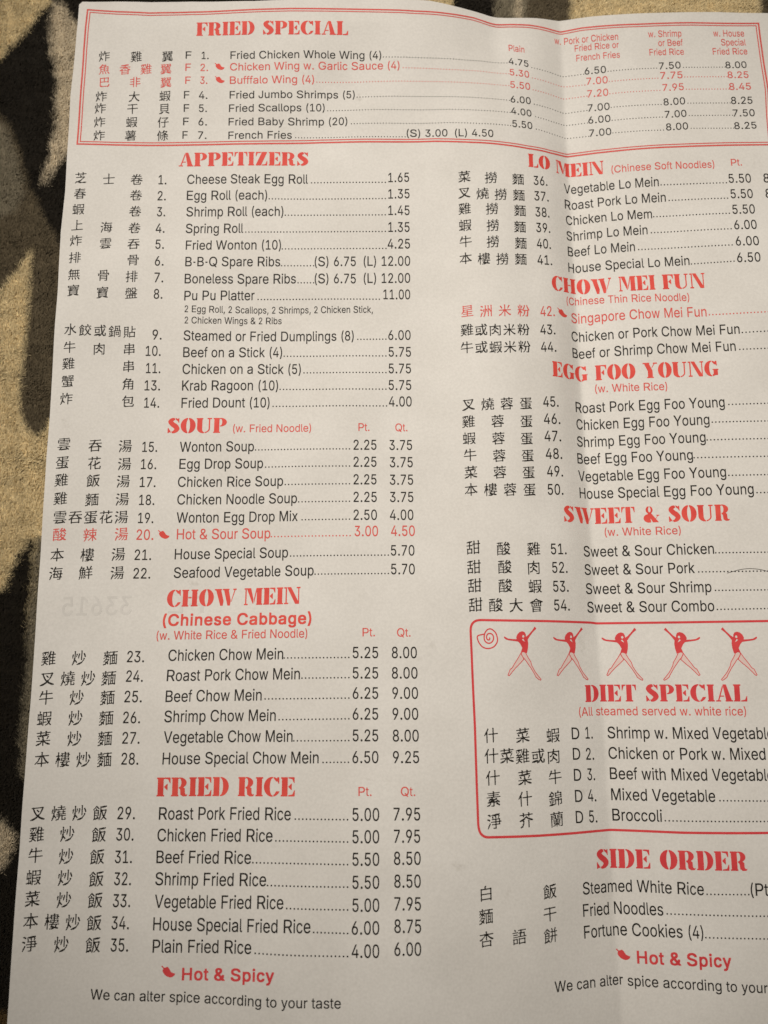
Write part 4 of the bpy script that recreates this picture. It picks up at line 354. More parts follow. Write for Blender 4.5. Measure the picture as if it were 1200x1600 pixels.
 'C芥': (1.000, "/,0z/B0q/Q0a/S0N/I0./P/z/_/n0|/u1J0(1n/r1~/S1y/C1j/:/R/%/H.r/G.2/6-{.e-w.X-{.O.b.E.p.8.w+Y.e+I.b+A.X+?-t+9-d+*-Z*X-V*J-d*F.A*3.V(1.K($.R&t.n&z/#(5//*B/D*I/R*H/o*10>*80N*I0V*|0Z+@0L+K05+A/s+B/f+J/V+Y/M.E/b.P/l.R0-.O09.<0T.>0k.Q0w -8.K-O.=-^-}-}-f.E-=.Q-9.u-=0&,q0s,a1=,E1d,B2(,)2-+u2++e1}+[1g+T1T+A1G+;0S+H03+C/u+R/X+W/E+f/)+j.r+{.X,$.B,6.),>-a,T,w-1,d-2,>,l,?,L,9,?+y,5+i+w+L+p+=+W*y+M*|+E+:+?+L+5+U+)+X*u+L*W+K)c+?({*}(/*T&N*Z&2*V%}*6%^)e%`(z%3(h%1(K%P(I%|(w&E);&B)I&H)k&h*0(<*4(L){(a)v(v*)).*E)0*O)9*V)f*U*V*?*s*,*w){*t)e*_)T*_)2*j(D*K(5*J((*R&r*n&q+5($+A(N+A(V+J(X+^(a+h))+i)8+~)T,%)h,:*%,=*3,N*M,V*_,k*l,m+*,g+6,l+Z-.+[-G+c-S,+-o,M-q,}.G .~+a/>+O/G+:/;*n/;%x/8%l/,%a.X%Z.K%`.F%o.E*q..+C.2+P.?+Z"),
 'C花': (1.000, ".u1#/00v/>0f/A0R/602/=/{/K/p0v/w1J0(1l/r1{/S1p/@1S/8/?/$/5.p/3.4.~.$.T-{.E.#.9.f.).u-n.v+`.e+S.V+R.#+L-o+=-f*o-c*b-m*Z.F*I.X(1.K(%.R&t.n&z/%(8/3*X/I*`/W*_/w*G0F*N0V*_0_+60c+T0U+a0:+T/{+S/n+]/[+m/Q.2/c.>/p.?05.)0X.*0l.;0{ -a-j-z-_.--J.--;-},|-}+U.%+?.2+3.?+4.H+;.J+U.Q+`._+e.u+c/$+}/0,&/G,(/O,?/r,Y0=,W0f,w0v,}1+,v1@,]1K,;1I,+1=+{0|+v0p+Y0O+R0@+8/|+2/l*t/O*o/?*X.{*Q.h*;.X*7.5*=.9)s-})S-}(C.-&p.;&_.K&X0f&i0v&p1#&{11(X11(o0v)20w)D1#)M14)R1j)J1});2))(1l&p1u&K1j&;1P&41M%x1D%m1+%j0c%{0S%}.H%l.)%X-q%X->%{-3&3-,&o-,)7,})Q,s)W,g)U+m)++]).+Q):+N)g+U)w+f)},#)w,2*=,P*B,a*V,|*],|*s-,+5-,,x-)-),r-A,o-P,v-^-(-f +&-F+C->+J-0+8,`*_+f*X+Q*X++*k*_*X*7*W%T*I%?)u%:)i%A)f%M)f)r)a*0)X*9)N*7(h)O(T)C(8)N())[($)h(-)v(R*=(Q*V(W*c(n*o(}+-)D+4)X+O)[+])M+x)T,0)e,9*%,7*0,>*0,G)z,c)~,v*3-$*R-$*l-B"),
 'C菜': (1.000, ".u1#/.0w/=0i/A0Y/=0</L0-0y051=0D1M0E1d0=1r011}/z1~/j1w/`1j/Y/L/G/</B/5/5/6.t/O.Z/_.X0*.g0].f0}.K1&.<1#.,0p-}0&-y/{-s/w-[/o-R/I-O/3-B.r-B.X-7.;-9-}-,-Z-2-;,{,m-,,l-#-,,b-0,E-C+j-;+T,v+=-A+8-X+%-_*k-K*S-Q*J-n*Q.H*D1#*X1M*h1m*^1}*M2)*;2%*+1s)}.X)c.N)`.K)W.X)?/B(p/o(t0y(S1=(?1d(71~&x2&&i1~&[1a&M1K&71=&20O&C0/&C/r&T/X&Y/B&k/)&q.r($.[(.-G)&-@(t->%`-.%P,V%L,N%R,K%`,J(d,D(w,7(~+^(M+_(++W&y+:&b*|&]*o&C*N&:*<%|)~%w)p%e)e%_)5%g(D%C(.%D&o%h&o&)&w&7(+&=(A&6(N&8(U&>(X&U(a&`)%&e)8&y)T&z)_(2)h(8*9(5+1(s+?),+:)B+-)G(1)2($)9&v)J&w)a(()j(>)p+-*++S*@,&*3,=*4,G*;,I*H,&*d+{*{,++/,H+6,M+@+|,I,#,],4,n,.,v+m,f+L,h+0,^*o,a*R,U*<,Y)u,q(d,g(Q,m(A-.(D-;(N-D)H-O)O-V)T-k)e-s)u-p*,-^*6-[*E-y*U-}*l-v*v.%*].3*U.c*B.w(5.k().r&y/)&z/>(>/M*O/a*W/j*X/v*D09*A0H*I0V*X0_+00c+I0X+Y0?+T/w+i/j.//{.;0(.?05.)0X.,0p.?0{ -{/;+V/&+M.v+I.@+;.)+L-o+V-m+_-t+f.,+s.4,+.1,=-y,G-w,Q-~,Z.9,g.A,z.>-8.,-D.E-N.L-t.E.).U.;.].?.f.8/+ 0S-J0|->1%-20}-$/n+7/[+(/B+)/6+2/6+B/w,[/e,}/f-4/u-A0:-B )_,J*&,4*U+4*L*x)u*^)a*f(w+z(z,+)),4)N,H"),
 'C蓉': (1.000, ".x1$/30y/B0j/G0Y/E0@/O070y0?1=0M1M0N1o0=1~/z1z/l1j/c/B/N/9/B/6.m.~.].Q.[.J.d.G/(.?/:.//D-w/E+L/1+@.~+>.U+9.H+*.>*_.<*Q.E*I.q*9/$(5.u().{&v/;&}/L(;/V*E/j*M/y*;08*80H*?0U*O0^+#0b+=0X+N0A+L/}+]/r.80*.B0/.G09.20].50q.E0{ ,J/%,p/&-*.y-8.k-T.7-k.)06.;0].P1..S1@.O1S.@1b-}1`-p1P-X1L,a17,S0s,P0g,T0a,a0]-E0O-V0@-[)H-&)8,})2,s)1,-),+x(t+n(J+n(B+|(A-&(*-N(,-[(5-f(q-o)B-b,=-y,E.+,,.[,*.k,4.| .u-2/l,e0q,*1%+s0~+c0V+A0@+?.E,R.;,_.@,o.b-- +3,p+M,h+R,X*O+P*P+1*I*~*6*x)n*|)2*Z(o*o(_+2(e+E(t+K)5+D)B+I*)+x*|,i ,},T-A,I-N,4-z+j./+P.Y+4.~+&/E+%0**g0v*P1:*:1a*31|)v2&)g2#)Y1a)E1M)/1@)*06)I0*)F0%)70%&o08&A/}%q/r%g/B%b.~%{.e%~*u%a*i%[*R%=)}%9)t%B)q%b)g%})r&E)n(_)h(c)_(Q)Q(H(}(R(D(8(5(6(&(>&r(V&t)$(+)0(D))(Q)+(W)3(X)F(a)P)%)U)8)l)T)m)b*-*L*X*[*l*o*p+-*k+:*p+e+=+e+V+l+d,:+n,h,I ,i+?,Y+:+P*4+M*(+V)j+f)h.;){.K*$.E*4.-*? .r)D*l)#*b(m*e&X*r&G+*&B/,&c/6&v/6(|/,):"),
 'C薯': (1.000, ".r1#/)0y/90l/@0Y/>0?/L050y0?1:0O1M0Q1o0@1~/}1z/o1j/g/?/U/4/J/,/+.x.|.H.{.5/@-z/K+c/:+L/1+F.o+=.b*l.[*_.a*O.~*?/-(1.{($/%&s/>&z/N(./U*O/j*W/y*D09*A0H*I0V*X0_+-0c+F0X+W0B+U/~+f/s./0*.90..=08.(0[.,0p.?0{ 0c/*1&.v18.Y17.K1&./1&-b19-:16--1.-#0y,{0S-$,},e,m,`,g,R,t,7-5,/.?,9.n,_/),c/K,Q/c,-0`,l0p,l1&,`1(,M0f,/0h+n0c+c0O+Y03+`0&+]/c+E/c+0/r+&0y+/1++31=+C1S+E1j+;1|+(2%*q1z*`1j*Y1D*].5*C.+*<.$)}-`)h-n)b/U)o/u*(0F*/0]*+0q)z1%)X0p):0o(y1%(N1#(A0p(-0o&o1%&>0}&10f%t0V%m0-%k/j&#/X&&+6%`+%%Z*l%?*B%:*5%D*(%s*3&8*3&_*(((*0(E*%(V)q(V)k(9)X(,)E(/)%(>(.(&&z(*&m(6&e(U&p(k&}(n(>(i(t(x)#)#))):)2)C)T)B)h)U*))Z*o)z+*)x+.*$+#**(.)q&})x&p*2&r*>&z*G+3*^+S*q+p*u+v*}+n+;+Y+H)B+8).+?(~+W)(+e)2+l+c,#+s,,+v,9+l,N+V,Y)2,G(y,K(j,d(t-%(t-_(].*(_.7(h.A)B.J)r.=+#.E+3.J+F.Z+m.^,@.P->.W-J.Z-a.k.%.o.X.b/f.j/r.m00/# /v.=.X.1.N-}.Q-^._-L.n-F00-R0:-`08-~0-.5 -H.),4-z,(-n,)-Q,4-E,Y-E,z-8-^-?-h-L-f-k-Z-} *|-r)k-h)b-W)f-5)r-&*%,}+6-,+@-9+>-W+3-j .R+`,s+R,h+H,g+2,m*~-$*o-^*r-j*y-m+4-w+@.,+C.E+8.b+G.d+W (W)V(f)N(n)?(j)2(Z))(D).(:)@(A)Q /`)A+=({+3(s+.(I+6(@+F(>/o(b/}(l/~)#/r)9 /`(7+3&p+#&h*{&Z+*&?+C&4/l&V/|&_/~&r/u(,"),
 'C蘭': (1.000, ".x1#/00z/?0l/G0Y/C0C/O070y0?1=0M1M0N1o0=1~/z1z/l1j/c/E/O/:/E/3/(.~.z.N.x.8/=.%/E+`/3+I/++B.i+:.^*f.X*X.]*I.w*9/%(5.u().{&v/;&}/L(;/V*I/j*Q/y*>08*;0H*B0V*R0^+&0b+@0Y+R0B+Q/}+c/s.50*.?0..D08./0].20p.E0| ,#.k,@.],Q.B,P.3,B-v,P-^,R-N,A-3,@,{,U,>,a,8-(,9-D,.-D,D-:,`-E-$-D-N-:-j-B.)--.P-8.d-q.n.E.`0&.m0I/%0y/01:/&1L.r1U.V1F.>1C./1U-[1E-A1C-+1U,X1C,-1B&`1L&>1D&*17&$0v&&0C%r/f%m/U%s/F&./H&>/R&H0C&R0N&Y0S&g0S+v0F,50-,>-F,(-H+^-Q+U.u+`/0+x/?+}/c+p/u+W/u+A/f+5/?+7-J+)->+$-7*x-;*g-J*Y./*[.?*`.u+(/%++/B*z/V*d/[*N/H*6/E*%/E)B/V(y/T(f/B(X.r(a.B(].6(T.B(=/=&j/?&Y/+&>.x&7.k&9->(,-4&|-3%u-$%d,d%`,T%g,P&g,J&w,@&~,4&z+h&Z+d&P+f&8+Z&*+F&&+&&0*<%i*%%k)v%x)n&9)n&E)u&P*,&U*B&J*O&J*g&U*|&j+I&w+V(*+S(?+L(E*[(?*C(M*?(Y*I(w*I)e*3*.*6*D*E*O*l*S+=*E,:*L,J*Q,N*[,D*q,1*y*6*l)}+%)~+9*6+E*X+=,=+J,I+O,K+U,7+v,.+z)T+f)E+a)>+P)=%J)8%=))%3(a%1(U%8(Q+W(F+|(Q,A(Q,h(G-((Q-U(N-b(;-|(<.4(N.C(z.H)N.:+*.F+C.X+i.j 04.?.B.1.5.).3-{.?-f.Q-^0C-l0O-s0P.(0F.7 +7-t)N-g)B-_)@-U)K-@)_-8+F-E+R-L+S-]+I-l 04-A.B-3.5-,.3,}.?,i.Q,`0C,n0O,v0P-+0F-9 +7,v)N,i)B,b)@,W)K,B)_,:+F,G+R,O+S,`+I,n .I*5.8*3.1*-.<)p.$)4./)).X)-.h)C.e)y.[*- -`*/->*,-1)y-3)>-=)/-N)%-T)(-V)1-?)K-=)_-N)p-n)p-y)z-t** ,5*#+|)}+t)v,1)S,5)F,+)2+p))+`)/+L)I+L)V+W)k+S)t+C)x+-)m+%)`+%):+3(w+F(o+s(r,1),,P)3,T)B,P)h,G)w"),
 'C蛋': (1.000, "0y0c1M0R1]0B1c0/1^/z1@/g1$/-0}.{1,.]1#.L0f.F0+.^0I/N0E/^06/h-Q/T-B/I-A/%-G.l-V.^/r.j0).^02.80*.(/u-}/B.2-Q.#-B-t-A-Q-V-*-d-$1#->1J-L1g-C1z-32%,r1},h1p,`.N,D.E,A.5,..),(-t,+-Z,;-N,)-`+c-V+B-a+</O+J/r+_0C+c0]+^0p+P0~+00l*k0l)v0})Q0|)?0m)2/l)-/a)(/_(}0@(Q0p(E1L&z1p&J1q&A1i&41M%q1=%j1.%n0F&@08&+0*&$/r&%/X&2/?%w/,%w.k&).[%r.H%m-}%{-n%i-^%d-5%q-$%`,p%Y,^%^,D%k,4%U,#%P+m%S+S%b+E%M+6%G*|%J*_%Z*P%C*B%=*)%A)_%Y(G%J(2%N(#%v((&((1&/(Z&8*3&D*<&K*B&a*R&i*c&f+#&N+`&S+i&Y+s&s,#&x,@&w,J($,N(4,G(Y,1(k)?(U),(Y(w(u)%):)%*>(i*l(q*|))+*)X+.*%*{,@+2,J+9,L+C,9+^,5+m,C,3,#,3+f,B+I,E+3,Y*r,b*E-1*9-6)>,((>+0(1+*($+-&i+T&r+h(a,I)5-#)>-5):-K)>-T)[-c)f-r)e-{)Q.7)R.M)_.X){.^*).u*9/%*R/#*o.k*q.[*f.:*g.+*o-|+6-i+L-H,+-1,H-1,N->,N-w,B.=,L.W,N.u,G/8,:/E,+/I(^/0(Q/7(F/H(E/U(J/`(a/j,&0),P0>-$0B-Q040&0H030K0L0] ,{,1,s,1,p,&,z,( /Y*q-J*_-A*O-D)l-Q)Z-d)T.k)^/3)r/[)e/o)g/y)v/x*S/l*i ,.*U){*D)q*4)t)P*%)?*9)9,D)K,M)[,L*9,@*M .i)#-G(r-A(e-@(8-J&u-^&j.2&m.;&t.D(0.T(6.e(1.{&x/<&{/@($/<(..r(J.r(U.~(q.w(z"),
 'C蝦': (1.000, ")N0R)x0P*/0D*905*8/})~/b)~.w*,.`*6.[*O.g+&.g+>.X+N.:+M.-+?-t+<-e+<+=+M*q+M*a+F*V+:*P*0*I*%*B)}*5)~(Z*-(>*?(8*U(E*@)A*C)^*R)j*l)j+#)_+.)M+2).+O(i+P(]+I(E+[&|+V&`+W&=+O&,+6%{+*%z*{&$*o&E*f&Q*O&7)K%y(t&0&w%v&k&%&c&H&f&W&p&`(8&_(D&c(K&z(W(*(h(+))&x)1(7)B(K)B)s):*3),*?(w*A(j*<(^*((Q){(8)y(-**(+*C&|*_(,+((,-e&o.:&v.J(+.S(T.V(z.I)5.K)?.R)B/g).0,)+0<)80N 1D0]1d0M1u0+1c/[1c-d1u-<1m-&1Y,|/3,j/%,l.r,x.X,i,m,^,Y,T,V+m,d+Q,z+I.B+R.K+J.a*p.X*b.H*[.5*_-k*p,^*d,V*L,V)i,^)Q,j)E,})B-k)H.,)X.;)Y._)F.m)(.h(v.X(m,m(a,]([,V(K,S%],D%M+v%L+m%^+m(_+b(~+m)F+m*d+b+*+m+M+m,Z+b,z+m-B+m/C+j/P+V/k+W/~+i01,:06,d0)-D0--d0@.50E.N0?.k0*/)090I0D0m0Y .w/e.n/e.Z/F.Z-T.b-A.k-</3-K0p-]0w-m0w/80l/Z0V/f/0/[ -Q/M,g/H,]/C,W/:,V-b,_-L,p-?-a-D-k-H-q-R-q/--g/C *=-s*)-p){-a)z+U*)+9*9+.*I+,*U+1*]+>*]-I*T-e )%-i(k-d(d-S(d+H(i+6(t+0)?+9)E+G)E-G);-_ .{,(/E,(/r+v0V+|0v,51G,91g,+1{+q2#+W1f+<12)c1:)71.)*0n)#0g(r0l(f10(L1A(.2*&U2(&E1d%x1M%v1+&-0&&}/u&x/W&X/T&N/X&6/L&%/<%~.u&).%%Z-q%`-e%p-`&=-g&M-t&R.5&I.E&N.~&w/((%/&(8//(F/<(K/R(I/Z(S/Y(c/>);.m*^.s+%.d+>.Y+p.e,% 0Y+@/c+:/T+//]*h/z*J0#*-0L)y0V)~0[*30D*P0C*g0O*t0m*w0u+%0m+8"),
 'C蟹': (1.000, ")n0E){0>*-0#*?/w*[/z*|03+V0:+l04,+/y,2/`,&/P+m/I+`/?+V/2+X/%+c/#,G/9,d/.,u.x,{._,k.D,i.$,|-Q,k-4,i,v,z,M,|,;,k+~,i+_,m+W-5+L-H+:-Q+$-K*`-Q*T-h*N/<*Z/_*o06*u0O*n0e*]0n*A0])~0[)K0o(y0e([0u(@0x&|1<&c1I&G1J&71:&$1#%p0p%m0H&30:&801&40*%w/x%o/c%p/E&#/6%j.{%e.Q%y.B%`./%Z-w%`-^%o-O%W->%P-(%U,g%h,X%M,G%F,1%K+m%`+`%D+L%<+6%A*o%V*c%:*O%2*9%6)n%N(Q%A(>%H(0%d(5%q(>%x+#&5+-&;+3&P+C&Y+V&T+m&?,4&A,=&G,M&p,@(3,#(;)u(*)l&~)e&e)N&^)9&m)8(2).(J)9(k)9)Q(|*#)$*1)/*:)h*A*<*4,:*C,J*K,L*_,:*w+y*u+Y*d+I*h+=*u+;+0+A+@+s+K+~+U+}+r+m,*+Y,.+*,%*~+t*z+7*o+-*X+)*C+/*=+b*,+x)u+|)8+u),+l(d*x(G*P(;*G(.*G&s*Z&t*h(A+[(?+f(&+}(#,7(/,E(L,J(S,Q(W,~(M-A(W-c(S-u(J-~(.-x&z.#&n.7&m.M&w.X(;.c(I.r(A/B(Y/Z(d/w(t/~)5/~)Q0B 1D0o1f0[1u0A1p011^/x1S/J1^/$1[.p1:.I1+.H0f.P06.L0(.D0$.400-z0C-r0y-w1:.11P.11s-s1{-c1z-U1s-K1g-E1=-J00-A0$-70#,u00,^0C,T11,Z1P,o1g,l1z,b2.,O23,@2.,01w,&1V,)00+y0#+k/x+8/l+//U+,/E+-/=+3/5+[.{+n-D+e-4+i-$,+-(,5-1,;/),J/6,R/:,f/0-,.r-8.,-/-T,Z-D,Z-7,c-5,s-F-5-E-T-d-g-j-x-^.--A.(-5.+-).7-(.F-0.P-N.c-P.|-Z//-k/5.5/2.H/F.P/X.J/e.;/m-8/i-%0$-*08-;0@.,0F.N0Z/,0M0L0W0p0m 0S/~/R/w/?/m.{/:.9.O.;.D.N.2.X-n.n-f/,-i/6-p/6-z/#.9.~.H/U/&/x//0F.|0`/30k/G0o/h0f/w *]/J)X/@)@/*);.r)K.e)n.f)~.k*0.|*</(*f/$*q/0*r/;*k/E +a.E+*.=+#.*+0-m+F-e+y-m,#-z+{.1+p.? )|.8)E.0)?-x)K-`)b-W*9-`*?-m*;.#*0.2 +a-;+3-7+&-0+$,r+3,Y+L,T+p,W+|,`,$,p+{-&+p-5 )|-.)N-*)B-$);,d)E,N)[,F*9,O*@,]*<,s*0-( /F**-N)v-A)g-C)9-N)&-a(z/X)./e);/e)h/X)} ,.)l*6)]*))M*+({*6(i*I(a,@(p,M(},L)N,@)d /@(T-N(E-A(8-C&j-N&X-^&Q-h&V-n&l-}&t.3&q.N&Y.e&^.n&v.~(#/6&z/I&g/U&g/Y&r/K(//R(I"),
 'C角': (1.000, "+-0b+m0L+q0A+o0$,&/r-n0#.;09/005/M/y/S/^/N/S/6/C.`.].Z.O.`.C.u.;/i.A00.U0c.Y0|.Q11.@1<-}1*-U1*,>1<+o1*+G1**01<)a1*)61)&^12&81&&(0g%z0c%d0Y%Y0@%W/r%k.h%a.[%j.L&*.M&=.[&H/x&T02&a07&w06({0*)4/o)<-q).-a)(-Y(s-X%{-N%l-8%f,w%e,i%o,g(Y,a(l,V(x,@(}*6(l*((^)i&k)M&0(y%D(e%/(W%,(5%H(5%Z(d&I(N&k(O&}(^(0)#(3).(G),(S(q(h(j(}(r)2)5)@)A)O)<)[(})p(v*&)%*;)B*B)J*M)K+$)A+D)K+b)L,L)E,h)8,o(^,D(G,B(,,^(*-/(8->(W-?([-])2.,)5.E)>.R)K.X)j.Y)a.u)c/&)r/4*6/7*:/P*O/f*J00*O0=*o0^ -u/A+:/,+#.v*S.<*N.,*X-z*o-v,@.&,g.<-8.C-Z.@-d.N-V.j-X.z-h/+.,//.)/: /s-[-a-G-Y-1-Z,I-a,4-n,%-}+~00,707,G06-;0--P ,G-@*X-2*S-,*Q,q*?,U*?,-*G+r*R+h*c+e,a+w,h,-,g,|,]-6 /s+M-a+:-Y*~-Z*;-a*%-n)t-})p00*)07*906+-0-+B ,G+3*E*{*?*n*;*+*A)d*L)Y*[)U,a)i,h)z,g*n,]+("),
 'C語': (1.000, ")h0N*-0:*U/@*K/))x.h)e.p)//q)2/~)K0F)X0M .K0O.k0C.{0B0|0R1G0d1a0]1u0J1~0/1y0$1m/w.u/a.i/Q._.l.h.Y.{.Q/f.W00.m0].o0y.c1..L13.:0|-q1#,W1.,H1:,A1^,P1},D28,(29+v21+i1}+c,++7+o+>+e+j+p+|,#,#,J+u-.+{-=,*-C,G-&,e-#,{-1-0-Q-6-V-C-S-O->-a,M-_,=-v,:.*,A.4,P.<-5.F-D.f-k.o-t/:-m/L-Z/W,6/P+~/h,#/{,70--Q07-t0L +].l+x.^,..E,,./+v.$($-f&p-m&d.*&j.:&z.@+*.Y+F.j /p-u._-l.N-e.5,N.7,;.?,0.[,*/|,500,=03-T0)-j +:->+U-1+f,t+d,^+S,S(N,?(>,F(1,_(5,l(D,u*c-,+#-= +:+c+O+_+e+=+a+&+O*w*x+((J*q(>*x(1+5(8+D(G+K 1#*|1D*m1U*J1S*=1C)~1C(41U&X1:%x1+%q0`%p0C&200&7-Q%~-;%v-3%[-(%P,a%K,P%P,K%],J&&,?&B,K&g,J)k,4*:,:*Q,J*Y,s*^-J*O0#*d03*h0L*y +=*F+Z*8+n)s+m)f+_)Q+[)D+[&m+n&B+j&.+V&$)5%p)(%h(~%N(t%B(D%=(<%H(;%r(0&2(;&R(;)D($)h(()~(8*/(d*4)5*%*B*.*i*C 04*%-N)m->)h-7)W-7(:-?&s-N&h-^&f0L(#0S(40S)^0I)w *S)O)8)F)()=)$&x)*&f)6&V)Q&R*_&Z*o&d*r)/*h)D"),
 'C貝': (1.000, "0=0Z0]0K0n0%0[/R0].H0n-y0^-[0[-N0],D0n+u0[+M0]*@0n)s0i)`0L)T)X({)E)#)5)E)?)i)?++)4+L)?+m)?-/)4-P)?-r)?/0)=/@)(/a)./x)?0$)n0**B/w/90A/I0E/c0W /F/X*C/2*9/+*5.|*6.6*B-z*X-r/W.=/c.D/f.N/f/6/[/N /F-W*B-0*9-**5,{*6,2*B+u*X+m/X,9/c,@/f,J/e-7/[-L /F+S*B+,*9+%*5*w*6*.*B)q*X)i/X*5/c*;/f*E/e+3/[+H /9)$0C(S0y(814(%1S&t1k&Y1j&@1J&11+%s0s%o0C&,0&&2/n&D/R&K/?&[/&&a.n&q.Q&x.?(--}(7-p(K-z(^.X(|.u(y +I(c+s(K,$(1,&&}+v&m+`&g+O&L+3&D+#&,*b&%*R%j*6%c*(%P)x%J)H%R(W%0(G%5(0%J(*%j(1%|(A&$(`%{(n&D)2&K)E&c)_&e)k&z*,(%*<(=*I(A*f(=+6(_"),
 'C貼': (1.000, "/%1$/@0v/O0^/B0-/B.n/O.R/f.J11.U1a.e2$.V28.<26.)2$-w/U-d/H-_/B-M/B+|/O+^/c+U03+X0V+n11+q1M+e1_+H1a+21R*y1O*m1O(81Q()1a&i1b&Y1Q&A1L&(1:%v0h%t0O&30=&;-d&(-Q%{-K%a-A%T,p%N,c%W,a&/,U&J,a&l,a*a,L+*,I+9,P+G,a+O-5+S-a+E.?+J.M+U.O-a.D.&.O.H.O03.L0?.:0W.70g.>0t.H0{ +Y0<+y0-,//f,-/X+z/D+x/8+y..,0-_+x-7+y,%,0+V+y+2+x)},.)R,.)@,#)6+s)2(I(w(>)%(4)=(?)a(?+)(4+K(?+l(?-1(4-R(?-s(?/2(</A()/]()/p(;/~(h0();/u*[0#+&09 *i/E)B/;)2/5)+/$)+.>)6-z)N-o+&.#+..4+-/$*~/: *i-@)B-6)2-1)+,|)+,6)6+s)N+h+&+w+.,-+-,|*~-6 *i+9)B+/)2+))+*t)+*+)6)h)N)]+&)m+.)}+-*t*~+. 0=*s-d*`-Q*W-M*G-M(<-P(*-Z&v-w&n0F(%0Y(.0^(>0]*O0R*h +=(n+d(Q,7&N,6&A,.&7+Y%v+E%}*U(?*V(K*c(W+-(l )?(_)V(Z)`(N)^(>)I&l)+&0(Z%I(D%3(1%0&u%?&o%N(O&Q(N&](;&v(<(-(J(;(m(>)%(Y"),
 'C辣': (1.000, "/01%/I0x/Y0e/Z0U/L0:/K0#/Q/j/_/]/r/X1&/b1S/r1r/f2+/K2)/51s/+/U.r/L.f/K.?/Q-|/f-l0F-o0f.(1:.,1V-}1m-a1n-N1_-71]-*1]+b1n+@1k+*1Y*{03*s0**o0&*h0G*(0c)^1:)#2$(B2,(42&(&1a&Y1S&R1G&U0V(?/X)V/P)Y/K)I/J%s/<%b.u%].e%_.]%m.[)9.V)K.N)R.E)M-`(S,}&k,4&*+|%z+m%{+Q&?+Y&O,C(*-.(o-g)_-j*-.)*8.-*?.(*X-z*`,d*X,Y*],L*o,J*~,T+@,T,t,Q-$,>-@,>-R,P-b,}-g-Q-X.H-`.U-e.[-r.Z.L.J.d.5.i,K.^,B.g,:/J,A/T,P/Y,z/B.Q/P.[/`.[07.E0[.F0o.X0} )~0Y*;0K*^/}*m/R*e/8*j/,*|/&,#/-,..~,2.i,<.V,?.C,:.8+p.*+0,?+6,1+C,*+f,9,+,2,C+u,H+[,4+L*_+A*U+:*Q+**R*L*c*2*r*,+3*.+S*=+i*<,,*),8)f,4)[,&)S*c)G*R)@*9(6)p&B)(%H(a%1(G%A(A%U(t&.)<&d)B&{)*(:)((O)5(_)T(d)Z)$)Q)4)B)<(6)7($)N&})_(5)o)))z)B*3)^*9)c*F)b*s)W+-)E+7&x+0&g+D&e+W&z+h)B+t)X,))n,0*),E*O,H*],k*I-(*D-:*I-H*]-X*V-o*Z.#*l.0+-./+Z.;+S.F+C.I)?.:)2.5)0.+)5-{)U-V)V-7)j,T)_,A)?,0)/,/)%,6(J-W(N-h(j-}(k.,(^.3((.3&t.G&q.V&}.g(G.o(d/&(w/%);.u)u.})t/2)L/n)G/})_0S)k0Y 0P-7/[-1/M-%/M+j/U+^/u+O0`+S0n+_0o,u0c-/ .<-%-Q,|-B,q-A+]-J+H-Z+=-q+>.5+R.T+O.[+V.Z,d.N,y"),
 'C酸': (1.000, ".u0i/90_/?0L.m/^.>.|.;.o.B.e.X.d.a.|.n/*/,/)/?/1/X/00#/:/}/G/d/l/c/{/r020@0F0N0B0e010u/n15/T1E/31b.n1j.>1^./1D-y14-q1&-r0c.:0S.@0I.:0C-y0G-p1:-*1{,?1~,21z,&1P+a1D+^15+e/l-:/i-N0*-m/i-{/L-g/)-o.{-l.j-V.j-@.X-#-k+}-$+3,m+.,X+A,U+M,[+Z-A,D.A-`.8-l.)-s-$-c,n.$,k.A,s.K-5.Z-U/(-W/5-I/P-N/a-a/k-}/i../r..0#-y0>-~0R./0Z.Q0[.f0h *u07+@0*+]0-+v0<,+0<,G0,,W/p,U/],J/Q+4/H+*/A+%/1+&.L+/.7,#.<,:..,J-m,J-Z,=-I,:-<,:+A,L*r,:*P,9)s,<)`,M)D,S)B,c)S,c)m,j)y-5*$-N*B-R*M-Q*j-f+#-b+I-t+X.9+Z.1,$.B,7.n,9/1,%/7+h.~+N.{+C/%+8/3+00#+50@+H0`+O11+H1P+.1T*m17*U0l)g0B)*0@(z0Q(S0](I1+(:1D()1f(#1|&r2/&V2(&B1m&71V%{1D%y0]&10;&50&&F/i&N/R&c/B&i/6&K.n&2.Q&..F%u.;%m.,%l-d%v,s%R,^%R,M%c,E%u,a&3,c&H,j&S,w&X-1&W-D&m-a&o-k($-t(+.;($.L(1.;(L.;(o-n)O-a)U-$(y,p(y,P)6,<(|,:&x,I&Y,K&I,;&/,9%n,.%^+`%Z+L&$+6&1(w%{(k%x(c%o(_%E(W%8(;%0()%7($%|&v&=(%&a($(h&v)+(%)N(%-2&~->&l-U&i-f&p-t($-{(N.#(w-q)/-v)6.))6.h)1.~(}/3(n/6&}/2&o/>&g/V&m/b&z/j(n/r)50+)[0.*%/|*E04 **/?)u/=)l/1)k.C)z.(*9-|*C.$*H./*I.x*?/5 +7-D+#-A*u-4*u+P+&+2+C+*+P+/+V+<+V,y+L-9 **-;)u-7)o--)m,))]+6)8*M(}*6(d*((d)Z(q)I)))C+L)W+U)d+V*,+T*A+L*P+:*[*X*Z*E*k*I,s*?-0 (~-3(h-.(a,y(a*z(g*e(q*`)**w)9+L)5+W(s+p(o,+(z,:)=,A)B,N)>,z)2-- 0&*W.[*M.Q*J.M*B.h)}.u)^/9)E/L)Y/u)[0()j0@*@09*O +7(}(k(i(a(V(d&p(q&^))&X+L&m+V&|+U(]+L(r"),
